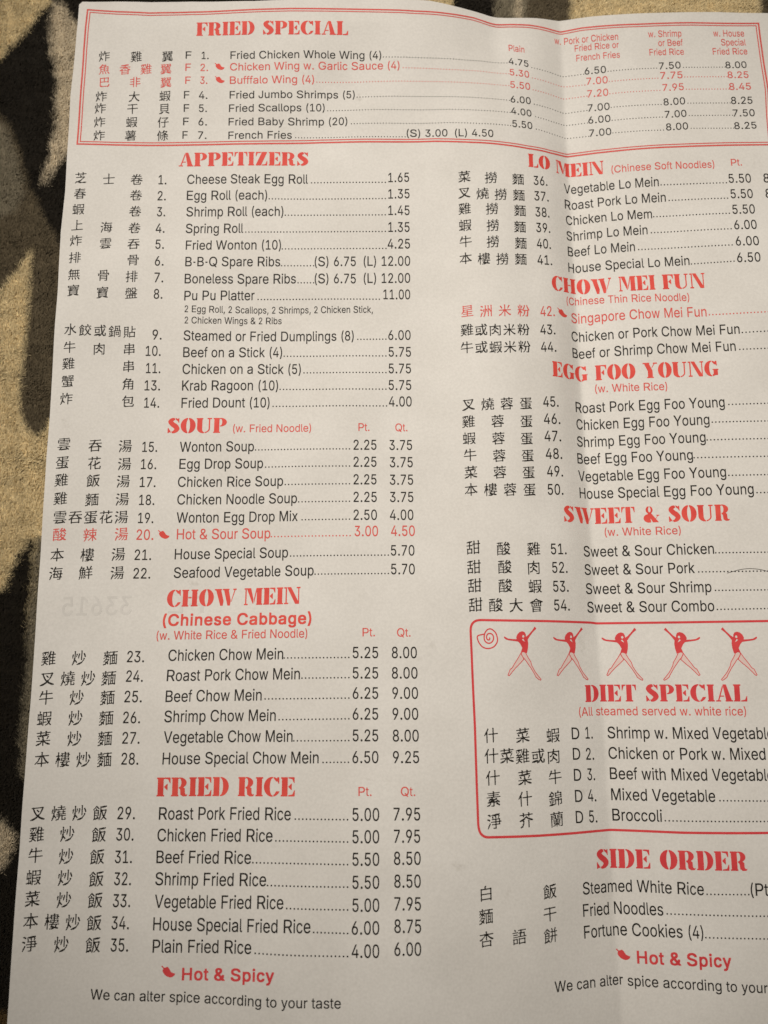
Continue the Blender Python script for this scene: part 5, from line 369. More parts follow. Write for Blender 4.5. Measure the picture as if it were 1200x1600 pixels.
 'C錦': (1.000, ".k1#/60|/O0g/S0Q/B0*/F/y/R/p0@/s0`0+14001P0(1g/k1l/U1Y/71Y.V1l.)1Y-c1Y-%1k,V1i,C1V,714,9/X,,/M+}/K+a/U+E/l+:0V+?0y+T1V+U1p+C2#*}1l*R1m(^1z(<1z()1m&y1S&v0v&b0L&^0=&a0#(70*(C03(I0c(A0v(E0~(N1$*00z*H0m*U0]*Y/_*R/O*J/K%}/B%j/0%b.k%a.`%n._)|.V*9.E*F-J*A-;*9-6&Y-.&L,}&F,^&C,Q&J,M*B,6*s,=+(,M+1,}+5-J+&.N+/.^+:.]+d.H+|,p+t,c+x,W,+,S,7,^,T,^-I,R-n,^.0,^.y,E/N,L/_,^/h-1/l-W/^.E/g.O/u.W0=.H0[.H0l.T0{ )b0P*L0C*X0++6/c+N/A,+.t,6.f,4.U+|.;+m.,+].)*:/(*%//)v/$).-p)3-d)B-^)b-p*6-s*c-f+#-i+:-u+L-w+f-m+z-V+}-@+p-2*_-&*U,~*O,t*O,4*_+u*o+o+6+r+V,$+m,$,.+o,<+Q,7+C,++;*c+0*R+&*N(;*T&~*f&r+|(2,1(0,9&u,2&T,2&>,.&3,#&,+c&*+L%y+0%x*x%l*[%j*B%]*)%[)n%O)X%P)2%c(.%L&}%Q&u%_&o%~&v&3((&9(A&7(W&=(^&C(d&Y(q&b)%&a)?&T)H&k)`(()c*V)[*p)H+#(.*z&y+6&w+E($+R(8+Y)[+i)b+v)b,Q)Y,j)E,w)/,u(z,a(n,[(],_(A,v((,h&w,h&b-)&]-A&d-N(1-i(H.)(K.5(A.J(A.W(_/((n/1)1/2)5/R)W/e)X/o)J0()F0;)N0I 0J/>-T/(-H.u-H.L-T.4-h.,0].B0i.P0i.|0]/6 0J-j-T-R-H-E-H,q-T,[-k,S.?,X.b,m/3,p/[,b0],k0i,x0i-I0`-_ +F*a+s*W+|*E+N(c+C(S+3(N+#(T*y(_+7)w*~*:*z*I+**] (J*F(w*4),)w)))V)9(Q)/(@(q(5(a(4(U(?(8)a(&*&(&*3(.*?"),
 'C鍋': (1.000, "*<0O*P0F*^08*a0)*]/m+%/Z+?/6+|.`,&.T,#.D+g-x+S-q*;.m)u.~)h.t)&-v(z-b)%-V)5-Q)[-f*,-i*X-[+*-m+F-b+Z-J+]-4+O-%*R,{*H,v*C,l*B,-*O+m*[+f*o+e+#+h+:+t+O+t+m+c+{+E+v+7+i+/*U+$*E*x*B(C*J(+*[&|+#(*+@(<+](9+w&|+}&c+v&U+d&J+P&3+3&1*r%{*X%{*?%k)~%k)h%Y)Q%Z)/%k((%O&v%[&m%{&l&/&r&9($&?(D&>(W&a(w&c)/&p)H&s)Y(.)[*L)T*f)B*u((*p&s+,&q+<&z+H(1+O)T+_)[+l)[,J)S,c)B,p)/,p(t,_(h,](Q,h(D-%(;-$((,r&w,s&d-5&b-E(@.+(6.M(=.^(N.g(k.d(t.h)&.})#/:))/E)K/V)x0F*)0N 0p0l140[1E0913/m15-&1=,v1V,r1j,h2#,B1l+s1l&V1u&51s&%1a%s1@%w0|%n0&%c/q%j/b&*/c&:/o&D0c&H0y&O1&&^1(+S1$+g0v+u0]+}->+d-.+_-&+M-&%d,s%O,G%K,>%Q,;%a,;+^+~,3,&,@,4,J,a,P,z,N-$,W-%-u,v.;-$.Y-%/`,~/m,k0,,k0?,}0M-J0R-z0D/u0S0@0i 0+/u-t/d-h/U-g/%-o.f.).X.E.Z.h.o/9.p/U.b/d.N/h.>/U-v/W,r/l,Y06,Y0C,_0J,o0J/K0B/g .O-}-t-x-h-k-h,g-q,T.),J.a,N.n,].n-`.b-u 0#+<0B+.0T*l0S*_0E*J0B*=0C)*0T(^0P(J0=(@/x(C.%(5-q(8-a(T-k(u-k*@-T*d-W*z-h++.2+/.[*|/,+#/O+8 +#*Z+S*N+^*<+2(]+&(L*r(F*c(L*^(X*w)r*c*1*^*A*i*T (^*8(s*-)%)s(})S)1(V)*(=(h(-(Z(/(Q(<(4)j(7*$(>*0(J*8 /@*K.X*F.I*;.H)4.O(}._(q/L(t/^)$/_*//R*C"),
 'C雞': (1.000, ".80t.Y0m.k0_.p0R.o0B.C.s.D.d.N.Y._.U/,.X/O.m/w.m/p/-/A03/Z0_/r0f080V0F020a/s0n/80e.v0h.m1&.h1G.v1Y.w1s.k2*.S2,.A1z.20O.$0D-v0B-f0C,x0O,]0m,T14,d1M,c1i,P1u,51p,&1d+z0S+p0D+e0B*d0M*H0Y*?0i*=17*L1M*K1i*91u)y1p)k1d)c0I)S0B)C0E(C0O(10`()17(-1V(:1s(32+(#25&m23&Y2(&O.E&0.8&(.1%g.%%[-Z%V-M%a-J&5-@&P-K&t-K)F-@)h-K*--K+Z-@+|-I,A-D,J-:,M,u+|,d+u,E,3,@,B,J,],H,|,P-),g-0,n-:,Z-X,[-l,g-x-*.&-1.J-&.c-).s-5.~-W/(-a/9-a/H-H/c-H/y-T0)-w02-x0;-j0S-l0d-z0r ,J0M,j04,r/u,l/h,T/U,T/O,h/A,i/2,.-u+|-j+p-h+c-n+_-z,=/J,+/P+m/8+L/8+3/**o/,*d.t*s.B*q./*f-|*C-g*8-O)a,n)w,F*?,I*[,S*j,i+*,v+Y-I+i-I+y-=+y--+U,`+T,O+],@,+,-,n+3,x*v,w*U,j*F,D*5,7*;,#*U+s*X+l*C+c*9*r***o)_*|)L+3)G,&)N,D)a,V)b,y)K-()=-))-,}({,p(u,M(x+#(m*l(i*e(c+E(B+f&u,S&C,^&5,[&$,=%],(%Y*e&R*<&d)b&&)d%a)[%Q)H%L)%%Q(>%0($%.&l%H&f%d&j%q&}%{(G%s)%&<)E&Z)I&e)F(%)c(8)i(H)b(W)N(`($(V&n(i&m)#&})0)B)9)X)S)~)Z*))x)~*-)h*:(D)z(2*#(&*L(+*^(8*f(N*f(^*m)J+H)S+X)K+c)?+g(A+X(.+q(+,((1,3(Q,D(w,e)i-e*)-u*/-~)n.e)T.l)2/%(1.u&|/,&w/E(+/S(N/R(a/W(m/r(z/z)//x)B/l)X0*)u0(*305*O00*f0@*u0?+:0.+r0>,10K (h.e(|.O)4-q))-Y(^-H(O-Q(3.@(A.U /6-v.E-p.6-e.5-?.G,r.=,T.K,F/B,I/T,U/T-X/I-n +A+}+:+}+0+l+#+c*U+e*$+=){+3*0+0*L+@*i+;+*+I+:+D+I+6+S+6+U+?+F+Z /6+e.E+_.6+S.5*L.=*:.K*./B*2/T*>/T+H/I+] /6)M.E)G.6)<.5(8.=(%.K&u/B&y/T(*/T)0/I)E"),
 'C雲': (1.000, "-$0G-N0:000O0V0b0i0`0|0U1505120$1&/x-N/^-?/R->/3-J.v-a.n0C/&0i/<1:/?1P/91h.~1o.h1^.G1]-*1S,r1+,i0t,p0o.+0f.?0V.J-J.3-A.,-=-z-<+Y-++F,Y+B,P+F,K+R,J-^,F-p,:-~,#.))8-o))-k({-_(v,5(a,&(D,$(8,)(2,8(2-i&v.8&x.D($.N(^.X)2.J,1.b,D.g,J.t,F/>,1/Q(z/<(n/B(c/T(b/b(h/k(}/s,#0/,G0C /x-s06-g0H-O0I-:0:--/l-/.),}-t-(-h-;-k-J-w-S/E-^/c-q +Y-Q+s-E,)-.,*,s+v,g+L,i)e,[)T,b)I,u)K-))X-2+&-<+C-O 0:,[0S,O0e,80f+}0V+q0-+s.)+d-t+j-h+}-k,0-w,:/c,F0#,Y +V,7+p,+,%+o,&+Y+s+L+I+N)N+@)?+F)3+X)5+h)B+r+#+}+@,5 0=+>0X+00i*t0g*^0V*S)K)z)8*%),*>)2*N)B*U/c+,0*+> /%)i/E)]/U)]1#)h1@)x1P)z1m)p2$)Y2))D1s)4/X)$/I(z/N(l0#(I0V(41.&]18&B14&20S%k0B%n/x&4/c&:/V&2/O%u/?%m.u%v.[%e.2%m-z%_-n%[-G%g-.%S,d%Y,P%L,@%I+|%R+c%A+@%D+#%9*i%=*E%R)B%C)1%R)&%k)(%{)q&X)t&c)m&{)r(0*)(:*K(8*P(A*M(K*6(V(+(F&z(M&m(f&q(s($(|*3)3*X)H+6):.N)S.n)h .0(t+m(`+Y(P*l&]*c&I*r&>+>&A+F&G+O&_+`&e+m&b,&&M,1&J,:&P,@&g,P&o,a&l,v&V-$&U-,&[-1&p-A&y-Q&v-g&a-q&_-x&e-}&z.2(&.E&}.X&j.e&i.l&o.m(-.J(J.B(j"),
 'C非': (1.000, "+p0d,10U,<0>,0/v,0.x,B.G,0-~,0,M,B+x,0+S,0)x,B)G,0(~,/%]+|%K+O%F+C%H+;%S+:(W+6(j+*(x*o(~(.(j&~(q&p)7&z)G(5)R+#)i+7)q+:+0+4+B+)+N*o+S(T+B(H+I(;+h(A+y(Z,++3,C+:,S+:-Q+2-p+&-z*r-~(D-l(8-s(+.9(5.J(J.V+3.q+:/%+:/u+%0;*~0M+*0X+60` .B0t.Z0j.i0W.j0H.^0+.^/V.d/A.r/3/)/00|/>1J/J1l/<1~.v1v.c1V.W.u.B.b.9._-%.d,o.r,a/),^0c,j17,w1Y,e1h,F1^,31@,+.e+n.^+W.^*S.d*=.r*0/)*-17*=1^*H2#*;23*%26)r2+)_1j)U.e):.^)*.]%m.N%[-}%V-n%Z-i%g-h)?-])a-h**-h+s-],:-h,Z-h.?-].d-h/*-h0&-O0W-T0e-a0o"),
 'C飯': (1.000, "*?0K*R0C*b0%+2/n+J/J,B.a,E.J,..(+y-v+i-x*i.k*6/4*%/8(T-](+-:&s-:&`-X&f-o(g.e)///)4/9)1/Q)7/[)X/f*%0D*30K /|0[0F0I1.0b1D0a1h0F1n031j/~1D/j0y/l0p/Q0c/H0F/H0-/:/i/=/L/+/)/0.h.x.Q.{.//5-n/1-a.{-b-}-n-o.;-p.h-b00-m0O.%0|.)1G-z1a-d1g-G1P-,1/+Z0V*,0^)X0S)M0:)G03)80<)%0](h0p(F1n&d1u&Q1S%~1G%x1:%z0]&?/[(5/R(8/G(2.Z&>-}%i-d%_-N%k-E%}-I&/.H&{.[(8.^([.h(d.~(i/*(u.G*A-h,8-a,+-U)s->(J-%&T,_%d,P%Q,@%O,+%],#%i,H&v,.(8,*(J,7(^,V(c,_(l,`)&,B)A,<)V,G)f,j)p,p*2,M*P,E*e,P*w,q+%,w+@,w,a,l-&,u-A,l-],w-z,w/%,t/3,a/M,a/^,p/n-D/y-^0-.)/}.;07.[06.u0C/30?/E0M/_0O *).O*<.I*L.;*_-^*l-I+`-O+x-C,,-.,.,t+y,X+x,%,0+M+y+,+x*K,/)o,()b+v)[+L)^)?)I)8)8):&q)C&b)Q&^)_&g)a&})k(.*6(@*U(6*c(:*e(F*G(w*D)+*O)?*f)C+6)8+Z(p+c(G+~&|,(&P+p&:+V&,+I&++@&1++&X*|&`*o&<*E&%*+%})r%h)b%f)8%p(A%B(3%K(&%j(0&)(/&E(J&V(N&g(N)E(C)h(N*0(N+#(C+C(N+a(N,J(K,W(:,o(7-#(>-1(N-9(}-=)H-/)k-5)p-<)o-I)e-e)O.#)M.7)[.H *s,a)B,S)8,D);+v)H+e)X+`+-+m+7+|+5,F+*,X 0G--.k,|.^,t.b,_.^,D.z,#.|+s.s+U/9+,/;*X/E*J/l*;/w*@0(*b/l+&/l+=/x+H0@+M0G+[0C+h0-,#0*,:06,G0W,M0`,^0^,z *s+3)B+%)8*o)<*=)H*.)X*)+-*6+7*E+6*r+*++"),
 'C餃': (1.000, ".x0s/00l/=0`/X/z/U/g/?/N/E/A/X/=0y/H1@/V1M/V1d/M1v/=1~/(1z.s1a.h,G.B,4.i,8.v,D.~.X/6.f/:.g/G.<04.80D.?0R._0n *30J*I0B*T0#+#/i+=/B+x.g+}.Z+x.J+V.%+C-|*E.t*)/0)x/2)?.H(8-<(+-6&y-7&c-X&i-o(Z.Y)$/+))/5)$/J),/W)L/d)u0E )x.K*3.D*B.8*c-O+F-I+W-=+f-(+g,q+U,R+V+u+h+M+V+)+U*H+h)l+b)_+S)X)Q)K)?)F)8)5)9&t)B&b)Q&])^&d)a&z)k(+){(.*<&}*R(,*X(6*V(?*5)&*?);*X)@+*)5+O(i+U(=+p&o+n&E+`&2+6%{++&%*w&D*l&K*_&/*<%w)~%s)k%a)X%`)5%j(;%A(,%J&{%f()&$()&>(1&G(E&P(K&g(K)E(@)h(K**(K*|(@+B(K+`(K,J(H,V(5,r(4-%(<-4(J-9(w-=)E-0)b-4)e-E)X-d)F-|)D.3)Q.D -W.4.8-{.?-r.>-f-l,k-)+^,p+E,^+?,@+Q,=+e-.,~-.--,x-H,{-[-0-m-;..-G.4 0L.<0].21R-61z,N1z,B1s,61D+l17+k1++t/j-a/j-n/u-{0:.7 *L,^)?,Q)8,:)?+o)I+e)X+`*f+k*l+y*j,C*_,U /x,E0S,10Z+y0G+;/~*A0+)q/|)e/c)^/^)M0*)-0@(f0i(C1:(>1s&|2*&c2(&L1j&<1P%|1:%z09&G/x&[/((N.x(S.k(L-q&N-m&D-p&(-h%x-T%s-5%x,P%P,:%P,$%l+{&0,#&=,4&F,V&B-)&b-z(O.$(]-}(s.((}.E)*.J)1.H)>-`*e-F+J-E+]-S,%-^,/-n,2.2,%.=+q.D+X.]+=._*v.f*g/9*Q/B*X/L*v/5+8/3+L/B+]/c+b/U,%/U,2/c,B *L+0)?+$)8*r)8*R)B*4)[*)*f*5*m*E*j*r*_+("),
 'C餅': (1.000, "0C0{0y0o1.0^1&0C0K/$0K.q0s.^1..`1J.m1^.j1w.X2*.>2$..1s.$0s-w0c-o0_-[0b,(0m+r0|+j1=+l1Y+y1s+s23+]28+@21+62$+00p+%0a*v0_&.0U%s0I%m0-%k/z%w/y*S/l*o/R*w.h*q.W*i.C)G.#(F-[&]->&2,s%e,a%_,I%r,G&&,}&n-D(T-B(_--(v-*)0-6)>-Y)G->)e-;){-J*0-d*4-k*@-h*U-Z*d-J*g,Y*c,P*j,D+),F+6,S+A-8+L-N+`-k+f-q+o-r-3-k-K-T-[,m-Z,Z-{,^.-,m.:-A.B-Z.S-{.Y-x.m-F0&-E0:-n0Z.%0Z.80O.E0?.J/{.j/..c.v.G.a.F.S.[.K/I.R/].a/q/3/p/=/Y/W/Y/k/i/y0*/{030%090:0%0U/~0e0-0v *E0L*X0B*f0%+5/o+N/J,E.a,H.J,1.(+|-v+l-x*_.s*6/5*)/8(W-^(.-;&}-7&s-;&c-X&g-o(Z.V)//,)7/9)4/O);/])[/g*)0D*60L *0.P*B.H*R.9*e-Y*o-I+c-P+{-C,/-/,2,t+|,Y+{,&,3+M+|+,+{*K,2)o,+)b+y)[+O)^)B)I);)9)=&t)H&c)T&`)a&g)h(**0(=*?(@*X(6*d(:*h(F*V(h*M)/*X)@*o)E+:)8+d(e+l(B,%($,1&D+y&-+`%z+S%x+H&$+4&O+&&[*z&D*r&;*L&)*3&&)x%k)e%i)?%r(N%E(>%B(3%K(&%j(0&)(.&B(6&K(J&W(Q&q(Q)F(F)h(Q*-(Q*|(F+C(Q+a(Q,D(P,T(=,o(:-#(A-2(Q-9)%-=)K-0)n-5)t-=)r-I)h-e)R.$)P.7)_.H /Y-m.h-g.Y-[.W+}.`+g.r+Z/f+_/w+k/x-L/o-b *s,a)E,S);,D)>+w)K+e)[+`+-+m+7+|+5,F+*,X *s+3)E+&);*o);*L)A*:)L*.)[*)+-*6+7*E+6*r+*++"),
 'C香': (1.000, ".n0l/30Y/u0l030k0S0R0Z0C0Y030L0(000$0(/h/x/`/[/^/B/P.~/Q.k/D.H/B.//4-d/:-A.u-B.N-N.:-^.4-}.E.T.80y.J1J.Y1n.K2%..1}-v1m-l.k-S.Z-K.[-?.e-4/x,F0*,B0O,E1#,21@+z1`+u1v+g2(+Q2)+E1}+81f+,1G*n14*o0S+*0H+)0T*_0C*=0B)Y0U),0C(c0B&u0S&P0R&=0<%t0*%j/Y%h/?&#/,&)*f%c*R%]*E%C*<%;)g%7)^%@)[%c)P%{)[&D)[(A)P(`)[(})[)k)P*5)P*H)B*M(Q)~(8)v(+)|&s*8&o*^&s*h($*p(J*k(U+1(q+;)E+e)T+h)r+c)~+h+*,_+>,t+B-%+:-2+*-7(.,|&{-+&q-@&r-M&}-Y(5-b+#-x+I.2+y.$,@.),J.8,J.n,D/$,7/2+y//+q.p+f.h+@.i*|.Z*f.a*E.v)-.j(t/-(w/B))/I)N/P)W/h)e/q)~/o*B/y*c/f*r0#+&0)+L/l+T/q+]0-+i04,40+,M0@,m0=-(0J-G0H-a0V.%0N.80b ,:-%*^+K*]+$*L*l*R*`*c*].~*~/0+%/I+8/l+4/w+8/s+D/X+K/6+a-J-)-A,z-=+C-++6,S+5,K+F,J,k,D,| /0*G*[*$*R){*L)r*K)E*X)**o(}/?)D/I)H/O)R/O*&/E*< /0(i*[(F*R(B*L(8*K&d*X&H*o&@/?&c/I&g/O&q/O(H/E(^"),
 'C骨': (1.000, "/c0Y0#0L080.06/y0)/h0%/Z0%.(0--i0C-Z0c-m1@-o1X-c1j-G1k-41Y,u1X+t1P+a1++W0p+[0k+h0f,`0V,r0=,u)2,=)(,9(~,/(|+1(w*}(n*u(Z*q(D*p(9*w(5,?&z,d&},z(1-*(^-/)/,|)T-#)b-()h-2)i.&)^.E)i.c)i/@)P/n)[0&*<00*l/~._0@.n0C/,0U .o/e*l/F*[/=*X/**c.j*|._,@.i,d.~-D/$-^.q-k.[-k.I-^.8-Y.+-[-d-h-N-}-F.{-M/--R/3-`/3/>/)/Y ,N.8*c.)*X-u*[-F*i-4*x-/,d->,n-M,l-v,a.0 /l,>00,/0>+w0B+h01+I0/+<00*b0B*:0?*.01)u0/)h00)50B(i0/(>00&V0>&/0:%}0)%o/x%Y/c%Q/3%b.%%W-t%^-g%p-e&&-q&4/%&>/<&I/@&]/<(4//(F.u(K*X((*N&t*J%F*6%9)r%6)e%:)`%I)_($)S(C)`(h)_)R)S)q)_*6)_*|)H+K)N+c)_+k*0+o*_+a.k,%.{,*/9,; .|+I*_+)*P*y*O*U*[*:*r*2/0*S/9*W/?*b/?+*/5+? .|)x*_)V*P)K*O))*[(i*r(a/0)&/9)+/?)5/?)W/5)m"),
 'C魚': (1.000, "*o0V+c0N+k0D+i0#+|/r-5/z-Q02-t07.B05.X0+.m/q.p/[.k/P.Q/<.%.T.%.G.2.;/L.B/o.V0C.Z0Y.V0j.J0{.$0j-c0i-U0i,R0{,&0i+W0i*P0{*)0t)q0`)j)N)2)?)2)6)8)()S)3){)2+6)(+T)3+v)0,Y)),g(z,j(N,I(;,H&z,g&z-4(+-B(G-B(S-H(V-i(n.#(~.C)2.K)K.K)G.f)K.s)_/*)n/D*?/_*O0&*Q0J*_0U -8/?+-/,*x.|*I.A*B.+*L-|*[-x,..*,@.9,].C,b.V,m.c,}.h-8.e-A.j-M.|-O/.-F/: /V-`-G-M-=-;-B,G-N,8-a,3/l,E/v,T/u-?/k-T ,.-E*9-5*4-/*4,q)~,V*),+*6+y*E+u,D,+,M,:,M-$,C-: /V+b-G+O-=+=-B*I-N*:-a*5/l*G/v*V/u+A/k+V ,.+F*,+6)}*~)~*B*)*-*6)z*E)w,D*-,M*<,M+&,C+< 0I)A0])81K(K2#&U2$&E1v&81@%v1.%w/h(a/b(p/h(} -w)(.F(m.Z(T.](5.|&7.w&&.e%u.?%i.,%o-O(F-L(U-T(y-a)% )8(_)u(Z*$(Q*#(A)]&S)7%v(Z%6(J%-(;%.&|%=&x%L(W&6(~&u)#(%(m(A(o(Q(}(^ +I(i+y(e,.(Y,7(H,3(%,<%t,5%d,#%Y+V%Q+H%^+7((+$(O+&(]+0(f"),
 'C鮮': (1.000, ")H0Q)r0Q*00?*70(*$/b**/U*6/M*U/M*u/a+L/c+i/W+|/A+~/)+a.k+>-{+C-p+L-l+i-z,D-z,X-o,h-V,k-@,Y,~,Y,2,l+[,Y+:,Y*Y,o*),w*$.e*4.r*;.u*H.u+C.h+_.Q+g-;+^-/+e,}+}-$,2-8,=.e,K.o,O.u,].u-S.e-r.Q-x-(-m,w-t,l..,k.>,w.J-d.T-o.`-b/2-:03-I0d-W0o-h0p-{0h.00Y.80A.U/y.T/[.`/7.b.t/L.s/f.j/o.q0(/K/l/o/m0&0#050@060H0B060g0<0}0F1)0V1+170w1B0o1B0]0`/70^/#0g.s0v.n1@.}1].w1u.`1{.O1y.C1g.6/l-~/e-n/e,y/o,b0&,V0i,Z1.,j1D,h1b,R1j,C1k,41d,)1V,#/l+m/e+]/e*b/p*I0**>17*G1V*T1j*S2.*?29){21)n2$)h/x)V/i)O/e)>/e&#/X%i/,%b.w%l.u)(.m)>._)I-D)C-()3,w)2,`)C,e)g,a)k,M)X,:)S(d)8(W):(N)D(D)Z(N)x(N+*(C+L(M+g(M,((A,@&r,`&p-7&z-D(:-P(G-h(G-q(5.0(8.E(G.P(f.Q(q._(t.r(`/2(]/G(k/V),/Y)5/_)9/o))0/))0?)50M *V.o)n.j)_.c);-w)9-k)?-_)Q-V)r-])~-t*9.&*8.=*?.J*l.U*i.g +P-*+#-%*p,v*p,7*y,$+-+v+`+y+n,)+n,k+c,} )o,x)B,u)3,j)3,*)<+s)K+i)~+l*1+w*1,^*%,p +P+>+#+;*p+0*p*H*y*6+-*-+`*/+n*:+n+$+c+7 )o+2)B+.)3*~)3*<)<**)K){)~)}*1*-*1*s*%+* ,=)1,J),,o(a,s(>-0&X-0&L-)&?,g&.,V&.,N&7+k(e+l(r+s(| )e(u*0(o*?(a*F(P*?(-*@%~*9%p*)%h)r%g)h%q)[(.)<(T)>(e)F(o (a(n(z(b)1(P)&&f(r&.(Y%T(A%4(+%-&w%6&s%E(1%w(?&I($&g&{&}(((/(@(:(<(S(A(d(N(l +0(z+E(o+R(]+R(:+d&D+b&4+Y&*+=%x+0%{+)&)*a(O*c(c*l(s*x(z"),
 'C麵': (1.000, "*,0Y*R0Z*k0L*t04*g/q*r/d+&/`,7/g,@/a,O/<,P.{,=.n,#.r+]/,*e.}*_.m*_-l*e-V*o-Q*y-X+0-v+I.`+].o+m.m+t.d+m.=+s..,G-l,d-w-.-{-T-m-k-n.<.-.@.F.R.[.J.q.K/$.X/3.n/8.n/D.X/M,V/A,Q/F,P/f,H0%,M03,V0:,g0:-$0*-10(.X03.{0H/L0K/x0=140G1V0U1m0O2(0?23/~2./r1}/i/r/S/i/B/W.C/_.500.50P.(0].*0v.<1P.>1j.01z-o1z-[1m-J1i->1i(;1|&_1l&D1`%{1P%u14%t0r&90V&>-W&&-J%z-C%`-;%W,z%Q,j%U,e%b,d&,,X&G,e&l,d-3,^-=,S->,4,},&,z+I-H+<->+9-1+X,s+i,L,A,),G+x,C+l,.+K+v+E*o,1*f,2*_,)*]+N*>+2*5*w*?*e*R*`*r*c+3*v+i*y,**l,:*V,:*=+|*)+J(|+Q(Y+F(<+O&l+d&P+c&A+@%y+-%s*O&M*<&S*$&=*(%|)~%p)[%S)H%O)%%V(.%-&}%/&r%9&i%N&i%n&p%{(1&&(G&<(q&5)K&])L&f)<&z);(8)1(V)8(j)Q)#)b)**%({*E(d*I(j*>)(*C)8*R)B*u)C+0)j+,)}*u*,)h)~)Z)t)+)4(D(I(8(D(+(G&v(]&{(q(W)O(x)|(}*M)B*^)^+7)w+H)|+U)y,*)r,7)h,8(o+C(;*x($*r&o+%&l+2&s+>(g+u):,G)1,`)4,y(z-5(q-2(V,h(>,O(.,K&~,S&~,d(5-&(2-E(;-O(R-X(]-p(Z-y(B.8(A.N(H.X(W._);.X)A.L)<.,)A-x)Q-d)u-L){-V)|.K)u.g)e.v(..n&x.z&q/8&w/B(+/H)r/X)z/b){/r)g04)e0G)r0V 0d-E0F-B0<-20<,+0N+[0=+70<*-0N)Z0=)60<(R0?(<0I(-0V(%0m(%0|(+1((;1(,t0{-8 /@-;.~-8.s-..q,=.w,*/&+z/6+u/L+v/X+}/_,-/`,s/U-0 -r-/-Q-+-G,w-G(;-J(%-T&r-d&k-z&k./&p.6(%.6)9.+)W.6)x.6+7.++Y.5+w.6,^..,} /@+@.~+=.s+3.q*;.w*)/&)y/6)s/L)u/X)|/_*//`*x/U+5 /@)>.~)<.s)2.q(=.w(+/)&y/O&w/X&|/_(+/`(v/U)4"),
 'R&': (0.667, "+&/L+`/?+y/3,?.u,W.T,a.B,i-},i-D,a-$,S,g,+,5+3+R+0+L,g)_,o)k,~*?-(*v./*u.1*<.()e-t);-V(d-d(Q.W&S.^&G.^&@.X&;-A&;,j&o,1&M+I&8+#&2)x&5)?&C(h&^(<(+&}(W&n)8&n)[&y*3(+*L(H*r)H+`(t,D(X,}(R->(R-t(a.K)).z)_/?*B/N *n.N*U.O*3.D)t./)d-k)a-W)i-8*/,^*E,E+*,o+G-1+R-D+Z-^+Q.%+F.5+-.G *7*i*0*l)T*C)A*0)0)r)$)E)-(})A(^)e(B){(9*E(1*c(1+C(?+|(a+}(h+t(t"),
 'R(': (0.333, "*X/o*Z/f*@.~)}-z)a,^)P+L)M*3)W);)k(>*7%v*Z$o*U$j)b$j)Z$o)2%s(r&j([(n(N)u(R+f(_,d(u-n);.~)Z/l)b/q"),
 'R)': (0.333, "(d/p(~/?)A.E)d,m)q+v)w+&)t)_)k(t)P&d)9%v(k$r(a$j&p$j&k$o&k$x(;&4(b(^(r)[(x*[(r+](_,w(<.E&m/[&k/l&p/q"),
 'R,': (0.278, ")e(Q)g(G)a(.(x$L(q$F(+$F(%$L(%$X(O(N(W(S"),
 'R-': (0.333, "*0+7*2*<*,*7(;*7(5*<(5+3(;+9"),
 'R.': (0.278, ")2(h)K(Y)[(D)a(5)a&j)[&Y)N&H)B&>))&5(d&5(T&:(?&G(1&Y(,&j(,(5(1(D(A(Y(Q(e(a(j"),
 'R0': (0.556, "*f/O*u/N+@/C+f/,,3.[,S-z,i-8,v,G,y*[,s){,c)2,P(Z,0&}+p&^+:&=*f&2*0&2)[&=)%&^(e&}(D(Z(/);&{*6&w,&&~,a(/-D(A-z(T.E(k.h)8/2)_/F*6/Q *[.K*<.L)x.@)W.%)F-h)6-D)$,a(v+p(y*L)()n):)5)M(k)k(J*)(<*I(5*[(7+#(E+>(^+K(q+[)5+j)b+z*r+z+m+t,M+[-N+>.%+-.6*l.G"),
 'R1': (0.556, "+0/F+3(A+6(=,g(;,i&@,d&;(D&;(?&@(?(8(D(=*,(=*0(A*0./*).0(W,t(Q,t(K,z(L.,){/F"),
 'R2': (0.556, "*f/O+&/K+S/9+m/),6.[,G.?,Y-a,]-D,Y,d,D+y+o+**~)~)[(D)_(@,a(@,f(;,f&@,a&;(5&;(/&@(0(1*S+*+4+y+N,M+^-++V-W+D-}*|.@*X.L*3.L)u.D)_.6)P.)):-Z)1-8)1,}),,w(4,z(2-J(8-n(M.H(h.n))/,)E/=)x/N*3/Q"),
 'R3': (0.556, ",M/F,N.N*X,#*[+{+-+x+c+c,#+O,9+:,P*r,c*B,i*%,i)5,Z(W,<($+v&^+I&C*c&2){&2)X&8)5&C(W&h(H&w(.(A&w(q&q)8&s)O(q)Q(v)K(y)5)*(t)H(P)[(D*)(7*U(7+-(I+@(V+P(k+d)8+g)n+X*B+G*[*|*z*O+.)N+1)I+6)K,1+*.A(;.C(5.H(5/B(;/H"),
 'R4': (0.556, "+]/F+]/6({)~(})z++){+.)~+.,@+3,F,+,D,-)~,1)z-$)x-&(},}(x,1(x,-(t,+&=+3&;+.&@+.(t++(w&s(x&n(}&n)u*[/D*c/H"),
 'R5': (0.556, ",G/F,I.H,D.C)P.B)J.,)<,@)?,>)_,P*),]*?,`*u,]+S,G+m,6,0+s,M+C,]*u,f*I,i){,f)E,S(^,D(>,&&p+f&W+=&@*c&2*%&2)H&@(}&V(f&j(D(;(/(q())B(+)K)%)M)+)H).)5):(t)[(M*%(:*U(7+&(J+G(k+T)%+a)H+g){+a*E+N*r+3+:*i+Q*I+Z)~+V)N+E)/+.(G+4(8+7(2+=(W/B(^/H"),
